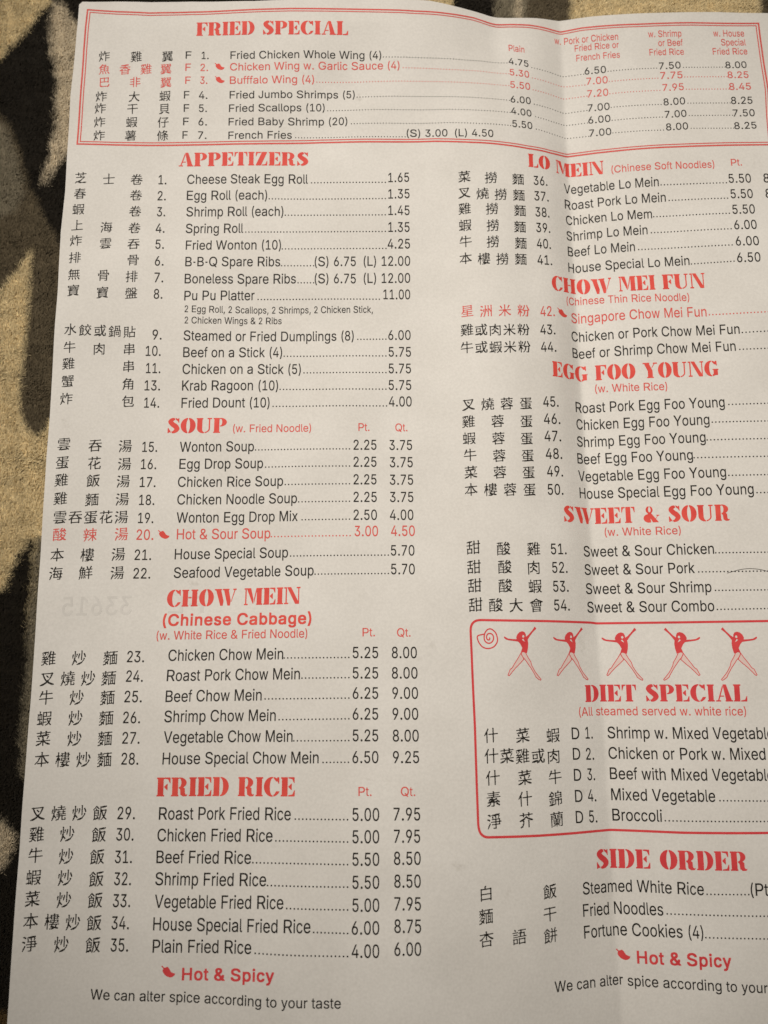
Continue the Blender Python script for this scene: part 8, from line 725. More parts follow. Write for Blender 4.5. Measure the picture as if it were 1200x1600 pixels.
 ('FRIED RICE','k',[('蝦',-88.16,-59.74),('炒',-79.88,-59.85),('飯',-71.62,-60.09)],4.09,3.11,[('32.',[(-66.94,-61.56),(-62.48,-61.55)])],('Shrimp Fried Rice',[(-56.11,-61.49),(-27.09,-61.23)]),[[(-26.69,-61.29),(-6.17,-61.53)]],[('5.50',[(-4.93,-61.7),(1.92,-61.7)]),('8.50',[(5.74,-61.42),(12.5,-61.45)])],None,[]),
 ('FRIED RICE','k',[('菜',-88.06,-64.95),('炒',-79.79,-65.17),('飯',-71.57,-65.22)],4.09,3.11,[('33.',[(-66.91,-66.82),(-62.37,-66.79)])],('Vegetable Fried Rice',[(-55.99,-66.88),(-22.49,-66.52)]),[[(-21.61,-66.57),(-6.15,-66.9)]],[('5.00',[(-4.92,-67.13),(1.9,-67.13)]),('7.95',[(5.72,-66.78),(12.48,-66.82)])],None,[]),
 ('FRIED RICE','k',[('本',-88.14,-70.29),('樓',-82.63,-70.45),('炒',-77.05,-70.53),('飯',-71.49,-70.63)],4.09,3.11,[('34.',[(-66.93,-72.12),(-62.38,-72.07)])],('House Special Fried Rice',[(-56.08,-72.22),(-15.49,-72.0)]),[[(-14.68,-72.05),(-6.13,-72.38)]],[('6.00',[(-5.08,-72.44),(1.87,-72.41)]),('8.75',[(5.67,-71.96),(12.44,-72.01)])],None,[]),
 ('FRIED RICE','k',[('淨',-88.09,-75.77),('炒',-79.76,-75.85),('飯',-71.51,-75.9)],4.09,3.11,[('35.',[(-66.9,-77.4),(-62.34,-77.36)])],('Plain Fried Rice',[(-55.99,-77.54),(-30.45,-77.13)]),[[(-29.42,-77.13),(-6.12,-77.74)]],[('4.00',[(-5.08,-77.84),(1.84,-77.8)]),('6.00',[(5.63,-77.26),(12.37,-77.32)])],None,[]),
 ('LO MEIN','k',[('菜',28.69,139.48),('撈',36.71,139.0),('麵',45.14,139.02)],3.97,3.01,[('36.',[(50.11,137.87),(54.7,138.47)])],('Vegetable Lo Mein',[(60.67,138.33),(89.11,138.43)]),[[(89.79,138.56),(109.19,138.19)]],[('5.50',[(109.97,138.36),(116.77,138.34)]),('8',[(120.57,138.34),(122.41,138.31)])],None,[]),
 ('LO MEIN','k',[('叉',28.58,134.26),('燒',34.04,133.79),('撈',39.54,133.55),('麵',45.21,133.77)],3.97,3.01,[('37.',[(50.15,132.8),(54.93,133.35)])],('Roast Pork Lo Mein',[(60.65,133.0),(90.97,133.27)]),[[(91.95,133.38),(109.12,132.99)]],[('5.50',[(110.09,133.14),(116.79,133.1)]),('8',[(120.63,133.11),(122.43,133.07)])],None,[]),
 ('LO MEIN','k',[('雞',28.57,129.06),('撈',36.76,128.82),('麵',45.42,128.82)],3.97,3.01,[('38.',[(50.33,127.64),(54.99,128.13)])],('Chicken Lo Mem',[(60.84,127.84),(86.58,128.03)]),[[(87.07,128.28),(109.24,127.98)]],[('5.50',[(110.21,127.95),(116.95,127.95)])],None,[]),
 ('LO MEIN','k',[('蝦',28.61,123.74),('撈',36.87,123.45),('麵',45.25,123.53)],3.97,3.01,[('39.',[(50.41,122.56),(55.04,123.07)])],('Shrimp Lo Mein',[(60.76,122.53),(84.96,122.87)]),[[(86.08,123.08),(109.34,122.86)]],[('6.00',[(110.31,122.86),(117.0,122.8)])],None,[]),
 ('LO MEIN','k',[('牛',28.67,118.57),('撈',36.75,118.27),('麵',45.35,118.36)],3.97,3.01,[('40.',[(50.45,117.45),(55.04,117.87)])],('Beef Lo Mein',[(60.96,117.31),(80.96,117.62)]),[[(82.05,117.83),(109.19,117.57)]],[('6.00',[(110.3,117.52),(117.04,117.33)])],None,[]),
 ('LO MEIN','k',[('本',28.55,113.2),('樓',33.98,112.87),('撈',39.5,112.86),('麵',45.21,113.29)],3.97,3.01,[('41.',[(50.48,112.25),(55.27,112.69)])],('House Special Lo Mein',[(60.89,112.02),(96.59,112.14)]),[[(97.13,112.21),(109.39,112.35)]],[('6.50',[(110.3,112.19),(116.99,112.01)])],None,[]),
 ('CHOW MEI FUN','r',[('星',28.66,96.58),('洲',34.16,96.32),('米',39.69,96.52),('粉',45.4,96.79)],3.95,3.07,[('42.',[(50.62,95.54),(55.26,96.15)])],('Singapore Chow Mei Fun',[(61.05,95.6),(100.3,95.48)]),[[(101.08,95.69),(118.63,95.68)]],[],(57.89,97.79,3.71),[]),
 ('CHOW MEI FUN','k',[('雞',28.43,90.68),('或',32.53,90.5),('肉',36.66,90.42),('米',40.85,90.51),('粉',45.16,90.83)],3.95,3.07,[('43.',[(50.36,89.77),(55.2,90.38)])],('Chicken or Pork Chow Mei Fun',[(60.84,89.75),(109.24,89.57)]),[[(109.97,89.69),(118.31,89.85)]],[],None,[]),
 ('CHOW MEI FUN','k',[('牛',28.29,85.2),('或',32.44,85.06),('蝦',36.61,85.01),('米',40.85,85.11),('粉',45.21,85.44)],3.95,3.07,[('44.',[(50.28,84.29),(55.2,84.89)])],('Beef or Shrimp Chow Mei Fun',[(60.85,84.37),(107.74,84.35)]),[[(108.86,84.51),(117.97,84.6)]],[],None,[]),
 ('EGG FOO YOUNG','k',[('叉',28.33,67.82),('燒',33.8,67.81),('蓉',39.33,67.91),('蛋',44.99,68.21)],3.91,3.11,[('45.',[(50.26,67.47),(55.11,67.92)])],('Roast Pork Egg Foo Young',[(60.97,67.38),(103.29,67.27)]),[[(104.47,67.77),(116.59,67.88)]],[],None,[]),
 ('EGG FOO YOUNG','k',[('雞',28.21,62.74),('蓉',36.54,62.71),('蛋',44.96,62.86)],3.91,3.11,[('46.',[(50.26,62.3),(55.45,62.75)])],('Chicken Egg Foo Young',[(60.99,62.18),(98.73,62.22)]),[[(99.49,62.64),(116.04,62.51)]],[],None,[]),
 ('EGG FOO YOUNG','k',[('蝦',28.27,57.72),('蓉',36.61,57.6),('蛋',44.88,57.75)],3.91,3.11,[('47.',[(50.26,57.18),(55.5,57.6)])],('Shrimp Egg Foo Young',[(60.92,56.91),(97.35,57.03)]),[[(97.76,57.41),(115.53,57.25)]],[],None,[]),
 ('EGG FOO YOUNG','k',[('牛',28.42,52.8),('蓉',36.67,52.49),('蛋',44.96,52.7)],3.91,3.11,[('48.',[(50.43,51.97),(55.59,52.35)])],('Beef Egg Foo Young',[(60.69,51.67),(93.5,51.89)]),[[(93.83,52.26),(115.05,51.99)]],[],None,[]),
 ('EGG FOO YOUNG','k',[('菜',28.51,47.75),('蓉',36.69,47.62),('蛋',45.05,47.76)],3.91,3.11,[('49.',[(50.59,46.8),(55.59,47.13)])],('Vegetable Egg Foo Young',[(60.68,46.42),(102.11,46.51)]),[[(102.83,46.68),(114.48,46.58)]],[],None,[]),
 ('EGG FOO YOUNG','k',[('本',28.45,42.74),('樓',33.92,42.64),('蓉',39.46,42.63),('蛋',45.15,42.76)],3.91,3.11,[('50.',[(50.58,41.5),(55.45,41.76)])],('House Special Egg Foo Young',[(60.81,41.29),(109.15,41.25)]),[[(110.03,41.41),(114.01,41.39)]],[],None,[]),
 ('SWEET & SOUR','k',[('甜',28.6,26.15),('酸',37.01,25.83),('雞',45.59,25.8)],4.09,3.04,[('51.',[(50.66,24.36),(55.44,24.5)])],('Sweet & Sour Chicken',[(61.01,24.16),(97.28,24.44)]),[[(97.71,24.47),(112.82,24.42)]],[],None,[]),
 ('SWEET & SOUR','k',[('甜',28.63,20.69),('酸',37.22,20.74),('肉',45.43,20.55)],4.09,3.04,[('52.',[(50.8,19.14),(55.48,19.24)])],('Sweet & Sour Pork',[(61.0,18.9),(91.7,19.06)]),[[(92.75,19.14),(112.44,19.13)]],[],None,[]),
 ('SWEET & SOUR','k',[('甜',28.71,15.54),('酸',37.21,15.51),('蝦',45.6,15.33)],4.09,3.04,[('53.',[(50.86,13.87),(55.57,13.94)])],('Sweet & Sour Shrimp',[(61.11,13.45),(95.91,13.66)]),[[(96.96,13.88),(112.1,13.88)]],[],None,[]),
 ('SWEET & SOUR','k',[('甜',28.81,10.26),('酸',34.41,10.19),('大',40.03,10.13),('會',45.76,10.09)],4.09,3.04,[('54.',[(50.93,8.65),(55.7,8.69)])],('Sweet & Sour Combo',[(61.29,8.22),(96.32,8.33)]),[[(97.12,8.57),(111.71,8.69)]],[],None,[]),
 ('DIET SPECIAL','k',[('什',31.98,-24.47),('菜',40.74,-24.68),('蝦',49.31,-24.95)],4.08,3.1,[('D',[(54.77,-26.16),(57.01,-26.25)]),('1.',[(58.82,-26.15),(61.01,-26.24)])],('Shrimp w. Mixed Vegetabl|es',[(65.39,-26.28),(107.54,-26.3)]),[],[],None,[]),
 ('DIET SPECIAL','k',[('什',31.91,-29.71),('菜',36.14,-29.84),('雞',40.43,-29.99),('或',44.79,-30.17),('肉',49.23,-30.37)],4.08,3.1,[('D',[(54.84,-31.55),(57.03,-31.65)]),('2.',[(58.74,-31.74),(61.14,-31.86)])],('Chicken or Pork w. Mixed',[(65.38,-31.74),(106.73,-31.71)]),[],[],None,[]),
 ('DIET SPECIAL','k',[('什',32.1,-35.28),('菜',40.85,-35.53),('牛',49.41,-35.77)],4.08,3.1,[('D',[(54.89,-37.06),(57.06,-37.19)]),('3.',[(58.86,-37.12),(61.15,-37.25)])],('Beef with Mixed Vegetabl|es',[(65.49,-37.14),(106.59,-37.16)]),[],[],None,[]),
 ('DIET SPECIAL','k',[('素',32.11,-40.59),('什',40.71,-40.86),('錦',49.28,-41.29)],4.08,3.1,[('D',[(54.95,-42.53),(57.16,-42.67)]),('4.',[(58.77,-42.61),(61.24,-42.77)])],('Mixed Vegetable',[(65.57,-42.64),(92.58,-42.61)]),[[(93.78,-42.54),(107.48,-42.62)]],[],None,[]),
 ('DIET SPECIAL','k',[('淨',32.1,-46.12),('芥',40.78,-46.22),('蘭',49.37,-46.58)],4.08,3.1,[('D',[(54.89,-47.92),(57.07,-48.09)]),('5.',[(58.82,-48.06),(61.25,-48.24)])],('Broccoli',[(65.63,-47.99),(78.49,-48.0)]),[[(79.31,-47.92),(107.05,-47.82)]],[],None,[]),
 ('SIDE ORDER','k',[('白',29.38,-63.6),('飯',46.63,-64.29)],3.96,3.08,[],('Steamed White Rice',[(56.04,-66.09),(65.42,-66.27),(69.43,-66.14),(88.1,-66.37)]),[[(88.89,-66.34),(99.53,-66.22)]],[('(Pt|.)',[(100.09,-66.26),(104.68,-66.25)])],None,[]),
 ('SIDE ORDER','k',[('麵',29.22,-69.1),('干',46.39,-69.77)],3.96,3.08,[],('Fried Noodles',[(55.84,-71.52),(63.44,-71.76),(77.57,-71.85)]),[[(78.54,-71.61),(105.08,-71.53)]],[],None,[]),
 ('SIDE ORDER','k',[('杏',29.19,-74.47),('語',37.85,-74.48),('餅',46.36,-75.0)],3.96,3.08,[],('Fortune Cookies (4)',[(55.84,-76.85),(64.18,-77.02),(67.25,-77.01),(87.3,-77.16)]),[[(87.89,-77.11),(104.63,-77.11)]],[],None,[]),
]
FOOT = [
 ('Hot & Spicy',[(-48.17,-83.85),(-24.5,-83.29)],2.79,'B','r',(-51.75,-81.92,3.95)),
 ('We can alter spice according to your taste',[(-71.41,-88.59),(-40.42,-89.07),(-7.75,-89.39)],2.41,'R','k',None),
 ('Hot & Spicy',[(70.05,-83.7),(93.89,-83.95)],2.99,'B','r',(66.57,-81.65,4.0)),
 ('We can alter spice according to your| taste',[(46.93,-88.64),(53.2,-88.81),(65.24,-89.01),(66.72,-89.21),(102.68,-90.08)],2.56,'R','k',None),
]

heading = {}
for title, pts, cap in HEADS:
    crimson = title in ('DIET SPECIAL', 'SIDE ORDER')
    o = print_tris('heading', text_tris(title, pts, cap, 'S', 0.02), M_CRIMSON if crimson else M_RED, menu)
    tag(o, 'red stencil heading reading ' + title)
    heading[title] = o
for sec, text, pts, cap, kind in SUBS:
    nm = 'column_label' if text in ('Pt.', 'Qt.', 'Plain') or sec == 'FRIED SPECIAL' else 'subheading'
    o = print_tris(nm, text_tris(text, pts, cap, kind), M_RED if kind == 'B' else M_RED_SMALL, heading[sec])

for sec, colour, han, em, cap, nums, name, dots, prices, chili, extra in ROWS:
    mat = M_RED_SMALL if colour == 'r' else M_BLACK
    line = print_tris('menu_line', text_tris(name[0], name[1], cap, 'R'), mat, menu)
    tag(line, ('red' if colour == 'r' else 'black') + ' menu line reading ' + name[0].replace('|', ''))
    print_tris('chinese_name', han_tris(han, em), mat, line)
    if nums:
        t = []
        for tx, pts in nums: t += text_tris(tx, pts, cap, 'R')
        print_tris('item_number', t, mat, line)
    if dots:
        t = []
        for d in dots: t += dot_tris(d, cap)
        print_tris('leader_dots', t, mat, line)
    for tx, pts in prices:
        print_tris('price', text_tris(tx, pts, cap, 'R'), mat, line)
    if chili: print_tris('chili_mark', chili_tris(*chili), M_RED, line)
    for tx, pts, c in extra:
        print_tris('contents_line', text_tris(tx, pts, c, 'R'), M_BLACK, line)

for text, pts, cap, kind, colour, chili in FOOT:
    o = print_tris('footer_line', text_tris(text, pts, cap, kind), M_CRIMSON if colour == 'r' else M_BLACK, menu)
    if chili: print_tris('chili_mark', chili_tris(*chili), M_CRIMSON, o)

# red double rule round the top table
BOX = [(-88.22,196.05),(-78.46,195.01),(-68.79,194.37),(-55.49,194.92),(-39.36,194.92),(-23.96,195.1),(-9.4,194.8),(4.55,194.41),(14.54,194.25),(24.67,194.66),(33.03,195.24),(40.47,194.71),(45.62,194.87),(50.85,195.08),(56.21,195.01),(61.73,194.83),(68.31,195.27),(85.8,194.84),(103.52,195.02),(124.53,194.93),(125.0,170.53),(124.19,151.11),(109.3,151.18),(95.65,151.13),(84.08,151.17),(70.82,151.36),(63.02,151.12),(56.28,150.25),(48.74,149.93),(41.6,150.17),(31.72,150.6),(20.05,151.41),(4.37,151.45),(-15.28,151.67),(-34.88,151.17),(-54.56,151.08),(-67.66,150.85),(-77.91,150.77),(-89.41,150.92),(-88.78,181.87)]     # outer corner polyline: top, right, bottom, left (closed)
def inset(pts, d):
    n = len(pts); out = []
    for i in range(n):
        a = np.array(pts[i - 1]); b = np.array(pts[i]); c = np.array(pts[(i + 1) % n])
        d0 = (b - a) / np.hypot(*(b - a)); d1 = (c - b) / np.hypot(*(c - b))
        n0 = np.array([d0[1], -d0[0]]); n1 = np.array([d1[1], -d1[0]])
        m = n0 + n1; m = m / np.hypot(*m)
        out.append(tuple(b + m * d / max(0.4, float(np.dot(m, n0)))))
    return out
t = stroke_tris(densify(BOX + [BOX[0]], 1.5)[:-1], 0.50, True)
inner = inset(BOX, 0.85)
t += stroke_tris(densify(inner + [inner[0]], 1.5)[:-1], 0.32, True)
tag(print_tris('table_border', t, M_RED_SMALL, menu), 'red double rule around the top price table')

# rounded single rule round the diet box
t = stroke_tris(densify([(27.8,-46.7),(27.72,-37.52),(27.67,-22.08),(27.45,-9.56),(27.24,3.11),(27.3,3.9),(27.47,4.57),(27.77,5.12),(28.18,5.54),(28.7,5.85),(29.35,6.03),(30.11,6.09),(38.77,5.91),(49.69,5.72),(62.16,5.39),(63.99,5.18),(86.11,5.28),(112.15,5.47),(122.2,5.47),(123.0,5.41),(123.67,5.23),(124.22,4.92),(124.65,4.49),(124.96,3.94),(125.14,3.27),(125.14,-48.3),(124.96,-48.97),(124.65,-49.52),(124.22,-49.95),(123.67,-50.26),(123.0,-50.44),(122.2,-50.5),(107.5,-50.5),(83.32,-50.67),(64.82,-50.42),(63.5,-50.43),(54.75,-50.42),(44.19,-50.28),(30.54,-49.98),(29.84,-49.91),(29.24,-49.71),(28.74,-49.38),(28.35,-48.91),(28.06,-48.31),(27.88,-47.57),(27.8,-46.7)], 1.0), 0.62)
tag(print_tris('box_border', t, M_CRIMSON, menu), 'red rounded rule around the diet special box')
t = stroke_tris([(31.06,2.27),(30.92,2.24),(30.73,2.22),(30.52,2.18),(30.31,2.14),(30.11,2.1),(29.9,2.06),(29.7,2.01),(29.53,1.96),(29.39,1.91),(29.27,1.86),(29.17,1.79),(29.1,1.7),(29.05,1.59),(29.02,1.46),(29.02,1.3),(29.05,1.1),(29.1,0.86),(29.19,0.57),(29.3,0.28),(29.43,-0.01),(29.6,-0.28),(29.79,-0.55),(29.99,-0.8),(30.21,-1.02),(30.44,-1.19),(30.68,-1.33),(30.92,-1.45),(31.16,-1.53),(31.4,-1.59),(31.64,-1.62),(31.88,-1.62),(32.13,-1.6),(32.41,-1.56),(32.71,-1.5),(33.0,-1.41),(33.27,-1.29),(33.51,-1.14),(33.73,-0.96),(33.93,-0.75),(34.1,-0.54),(34.26,-0.31),(34.39,-0.07),(34.49,0.18),(34.56,0.44),(34.59,0.71),(34.58,0.99),(34.55,1.27),(34.49,1.55),(34.42,1.84),(34.33,2.13),(34.22,2.41),(34.08,2.66),(33.9,2.9),(33.69,3.12),(33.47,3.31),(33.26,3.46),(33.08,3.57),(32.91,3.64),(32.73,3.68),(32.56,3.69),(32.37,3.66),(32.17,3.61),(31.98,3.52),(31.8,3.41),(31.64,3.26),(31.49,3.08),(31.35,2.89),(31.23,2.68),(31.13,2.46),(31.05,2.22),(30.99,1.97),(30.94,1.73),(30.92,1.48),(30.92,1.23),(30.94,0.99),(30.98,0.78),(31.04,0.58),(31.13,0.4),(31.24,0.25),(31.38,0.11),(31.54,-0.01),(31.72,-0.1),(31.92,-0.17),(32.11,-0.21),(32.29,-0.21),(32.48,-0.18),(32.66,-0.11),(32.83,-0.02),(32.98,0.1),(33.13,0.25),(33.26,0.43),(33.36,0.61),(33.44,0.79),(33.49,0.99),(33.52,1.2),(33.52,1.4),(33.48,1.59),(33.42,1.79),(33.33,1.98),(33.22,2.13),(33.08,2.25),(32.92,2.35),(32.75,2.41),(32.58,2.45),(32.41,2.45),(32.24,2.42),(32.07,2.36),(31.93,2.26),(31.81,2.12),(31.71,1.94),(31.63,1.75),(31.58,1.57),(31.57,1.39),(31.59,1.22),(31.63,1.06),(31.69,0.93),(31.78,0.83),(31.9,0.74),(32.03,0.69),(32.14,0.68),(32.24,0.71),(32.34,0.79),(32.42,0.89),(32.47,0.99),(32.47,1.09),(32.43,1.2),(32.39,1.3),(32.35,1.37)], 0.34)
tag(print_tris('shell_drawing', t, M_CRIMSON, menu), 'small red spiral shell drawn in the box corner')

BODY = [(-4.628,0.086),(-4.305,0.021),(-3.54,-0.459),(-2.308,-0.623),(-1.069,-0.661),(-1.184,-0.153),(-0.832,0.639),(-0.224,1.241),(0.539,1.492),(1.224,1.267),(1.537,0.693),(1.615,-0.007),(2.259,0.467),(3.36,1.642),(3.848,2.279),(4.129,2.726),(4.392,2.533),(4.649,2.149),(4.27,1.831),(3.616,1.258),(2.784,0.242),(2.055,-0.804),(2.192,-1.757),(2.087,-3.025),(1.744,-4.511),(1.19,-4.19),(0.601,-4.028),(0.0,-4.277),(0.434,-3.015),(-0.124,-1.903),(-0.664,-1.33),(-1.998,-1.132),(-3.296,-0.967),(-4.102,-0.741),(-4.608,-0.295)]
FACE = [[(0.568,0.315),(0.805,0.505),(1.032,0.377),(1.152,-0.005),(0.846,-0.29),(0.523,-0.098)],[(0.405,-0.732),(0.774,-0.512),(1.024,-0.958),(1.243,-1.371),(0.756,-1.083)]]
LEGS = [[(-0.004,-4.435),(-0.662,-5.534),(-1.86,-7.256),(-2.546,-8.348),(-3.145,-8.75),(-3.566,-9.748),(-3.809,-10.278),(-3.522,-10.468),(-3.086,-10.066),(-2.578,-9.445),(-1.565,-8.357),(-0.217,-7.113),(0.803,-6.082),(0.339,-5.068)],[(0.133,-4.246),(0.7,-4.029),(1.352,-4.318),(1.978,-5.555),(2.772,-6.825),(3.073,-7.933),(3.964,-9.519),(4.839,-10.634),(5.589,-11.495),(5.48,-11.745),(4.98,-11.58),(4.158,-10.938),(3.778,-10.146),(2.726,-8.402),(1.926,-7.29),(1.291,-6.338),(0.651,-5.639),(0.179,-4.909)]]
for cx, cy, sx in [(40.95,1.52,0.989),(54.92,1.33,0.983),(69.99,1.13,1.042),(87.18,1.12,-1.034),(102.38,1.11,-1.02)]:
    def place(l): return [(cx + a * sx, cy + b) for a, b in l]
    def turn(l, sign): return l if signed_area(l) * sign > 0 else l[::-1]
    o = print_tris('dancer', polygon_tris([turn(place(BODY), 1)] + [turn(place(f), -1) for f in FACE]), M_CRIMSON, menu)
    t = []
    for l in LEGS: t += polygon_tris([turn(place(l), 1)])
    print_tris('leg_fill', t, M_PINK, o, INK_LIFT * 0.6)
    t = []
    for l in LEGS: t += stroke_tris(place(l), 0.19, True)
    print_tris('leg_outline', t, M_CRIMSON, o, INK_LIFT * 1.3)

# print from the back of the sheet, showing through mirrored
GH = [('FL',[(-46.46,8.65),(-56.41,8.53)],4.63),('33615',[(-66.5,8.23),(-85.58,7.96)],5.15)]
t = []
for tx, pts, cap in GH: t += text_tris(tx, pts, cap, 'R')
tag(print_tris('show_through_print', t, M_GHOST, menu, 0.02), 'faint grey mirrored print showing through the paper')

# ------------------------------------------------------------------ a stray hair on the paper
HAIR = [(100.4,18.91),(100.56,18.96),(100.79,19.02),(101.06,19.11),(101.36,19.19),(101.67,19.28),(101.98,19.37),(102.3,19.45),(102.64,19.55),(103.0,19.64),(103.36,19.73),(103.73,19.81),(104.08,19.88),(104.43,19.93),(104.78,19.98),(105.13,20.03),(105.48,20.06),(105.82,20.08),(106.16,20.1),(106.48,20.1),(106.8,20.1),(107.11,20.08),(107.42,20.06),(107.73,20.03),(108.04,20.0),(108.35,19.96),(108.66,19.92),(108.96,19.87),(109.27,19.81),(109.58,19.74),(109.9,19.66),(110.25,19.57),(110.64,19.45),(111.03,19.32),(111.39,19.19),(111.7,19.08),(111.92,19.01)]
def tube(name, pts, r, mat, sides=6):
    V = []; F = []
    P = [Vector(p) for p in pts]
    for i, p in enumerate(P):
        d = (P[min(i + 1, len(P) - 1)] - P[max(i - 1, 0)]).normalized()
        s = d.cross(Vector((0, 0, 1))).normalized(); u = s.cross(d)
        for k in range(sides):
            a = 2 * math.pi * k / sides
            V.append(p + (s * math.cos(a) + u * math.sin(a)) * r)
    for i in range(len(P) - 1):
        for k in range(sides):
            F.append((i * sides + k, i * sides + (k + 1) % sides, (i + 1) * sides + (k + 1) % sides, (i + 1) * sides + k))
    F.append(tuple(range(sides))); F.append(tuple((len(P) - 1) * sides + k for k in range(sides)))
    return mesh_object(name, [tuple(v) for v in V], F, mat, smooth=True)
hp = densify(HAIR, 0.8)
hz = height(np.array([p[0] for p in hp]), np.array([p[1] for p in hp]))
hair = tube('stray_hair', [(p[0] * MM, p[1] * MM, (z + 0.11) * MM) for p, z in zip(hp, hz)], 0.055 * MM, M_HAIR)
tag(hair, 'thin dark curved hair lying across the dots beside Sweet and Sour Pork', 'hair')

# ------------------------------------------------------------------ fleece blanket under the menu
BLACKISH, GREYBROWN, TAN, BEIGE, GREY, DARKTAN = range(6)
TINT = np.array([(0.016, 0.0125, 0.0075), (0.135, 0.108, 0.066), (0.78, 0.640, 0.370), (0.66, 0.565, 0.405), (0.24, 0.21, 0.146), (0.14, 0.09, 0.035)])
PATCH = [
 (2,[(-186.0,253.2),(-105.6,254.3),(-102.3,210.2),(-102.7,204.7),(-109.2,195.5),(-117.6,184.7),(-170.5,122.5)]),
 (3,[(-102.1,204.5),(-98.9,203.3),(-95.8,198.4),(-93.1,194.2),(-91.2,170.8),(-93.3,152.5),(-97.8,145.9),(-101.2,140.9),(-102.5,142.0),(-100.6,148.5),(-99.4,158.4),(-100.1,177.6),(-102.6,190.2),(-103.8,196.4)]),
 (1,[(-177.5,181.5),(-115.9,163.9),(-112.7,158.4),(-109.0,150.7),(-106.7,140.9),(-104.5,137.6),(-100.4,129.1),(-97.8,125.3),(-95.2,120.7),(-92.2,116.5),(-91.1,99.9),(-92.2,75.9),(-92.7,66.1),(-95.1,63.4),(-96.9,61.8),(-99.5,60.3),(-101.6,63.2),(-103.3,68.0),(-104.0,77.8),(-103.3,86.8),(-103.4,95.8),(-103.8,106.1),(-103.2,118.9),(-106.4,115.4),(-109.7,108.1),(-113.2,104.0),(-164.0,68.0)]),
 (4,[(-177.0,176.9),(-115.8,161.7),(-113.0,156.1),(-110.0,148.5),(-107.8,139.8),(-109.5,131.2),(-117.0,128.0),(-169.7,116.2)]),
 (2,[(-113.2,103.6),(-109.7,108.7),(-106.4,115.4),(-103.2,119.2),(-103.6,108.1),(-103.4,95.8),(-103.5,86.8),(-104.1,79.8),(-103.6,68.0),(-101.6,62.6),(-99.0,60.3),(-96.8,60.3),(-93.8,65.7),(-92.3,65.1),(-92.6,52.6),(-92.5,24.7),(-92.3,-9.1),(-92.8,-31.2),(-94.2,-36.5),(-95.8,-35.3),(-96.6,-26.1),(-96.5,-14.2),(-96.3,-2.1),(-97.4,8.5),(-96.8,19.2),(-96.9,28.3),(-98.6,29.6),(-101.1,23.8),(-104.4,15.7),(-153.6,-19.0),(-164.0,68.0)]),
 (4,[(-96.1,30.2),(-92.8,29.2),(-92.3,-9.1),(-92.8,-31.2),(-94.2,-36.5),(-95.8,-35.3),(-96.6,-26.1),(-96.5,-14.2),(-96.3,-2.1),(-97.1,8.5),(-96.4,19.2)]),
 (3,[(-150.3,-47.1),(-99.5,-47.1),(-97.6,-49.2),(-95.7,-52.2),(-96.9,-54.9),(-98.1,-59.2),(-146.7,-77.2)]),
 (5,[(-144.7,-93.6),(-89.3,-94.0),(-82.9,-139.6),(-139.4,-138.6)]),
 (2,[(7.8,281.8),(28.5,282.1),(26.8,199.6),(7.2,199.4)]),
 (4,[(43.0,282.3),(54.4,282.5),(51.1,192.7),(40.3,192.6)]),
 (3,[(47.4,211.7),(49.5,211.7),(49.5,192.7),(47.4,192.7)]),
 (1,[(54.4,282.5),(69.9,282.7),(65.7,192.9),(51.1,192.7)]),
 (2,[(69.9,282.7),(135.1,283.8),(127.1,193.4),(65.7,192.9)]),
 (1,[(135.1,283.8),(160.4,284.2),(150.9,193.6),(127.1,193.4)]),
]      # (tint, outline in mm), later ones on top
def inside(poly, x, y):
    r = np.zeros(len(x), bool); n = len(poly)
    for i in range(n):
        (x0, y0), (x1, y1) = poly[i], poly[(i + 1) % n]
        if y0 == y1: continue
        c = ((y0 > y) != (y1 > y)) & (x < (x1 - x0) * (y - y0) / (y1 - y0) + x0)
        r ^= c
    return r
rng = np.random.default_rng(7)
WAVES = [(rng.uniform(-1, 1, 2) * 2 * math.pi / w, rng.uniform(0, 6.28)) for w in (3, 3, 4, 5, 6, 8, 11, 15, 22, 30) for _ in (0, 1)]
def wobble(x, y, i0, i1):
    s = 0
    for k, ph in WAVES[i0:i1]: s = s + np.sin(k[0] * x + k[1] * y + ph)
    return s / math.sqrt(i1 - i0)
def tint_at(x, y):
    # dyed patches bleed into each other a little
    x = x + 0.30 * wobble(x, y, 2, 10) + rng.normal(0, 0.22, len(x))
    y = y + 0.30 * wobble(y, x, 4, 12) + rng.normal(0, 0.40, len(x))
    out = np.zeros((len(x), 3))
    for k in range(7):
        a, r = k * 1.047, (0.85 if k < 6 else 0.0)
        u, v = x + r * math.cos(a), y + r * math.sin(a)
        id_ = np.zeros(len(x), int)
        for t, poly in PATCH: id_[inside(poly, u, v)] = t
        out += TINT[id_]
    return out / 7
def blanket_z(x, y):
    xc = np.clip(x, -92, 128); yc = np.clip(y, -101, 198)
    out = np.hypot(x - xc, y - yc)
    base = 0.45 * height(xc, yc) - 6.2
    return base * np.exp(-out / 60) + (1 - np.exp(-out / 60)) * -6.0 + 0.45 * wobble(x, y, 12, 20) - 0.004 * out

m_fl, nt, b = new_mat('fleece')
at = N(nt, 'ShaderNodeAttribute', attribute_name='tint')
nt.links.new(at.outputs['Color'], b.inputs['Base Color'])
b.inputs['Roughness'].default_value = 0.8
b.inputs['Specular IOR Level'].default_value = 0.25
b.inputs['Sheen Weight'].default_value = 0.06
b.inputs['Sheen Roughness'].default_value = 0.4

def set_tint(me, c):
    a = me.attributes.new('tint', 'FLOAT_COLOR', 'POINT')
    a.data.foreach_set('color', np.concatenate([c, np.ones((len(c), 1))], 1).astype(np.float32).ravel())

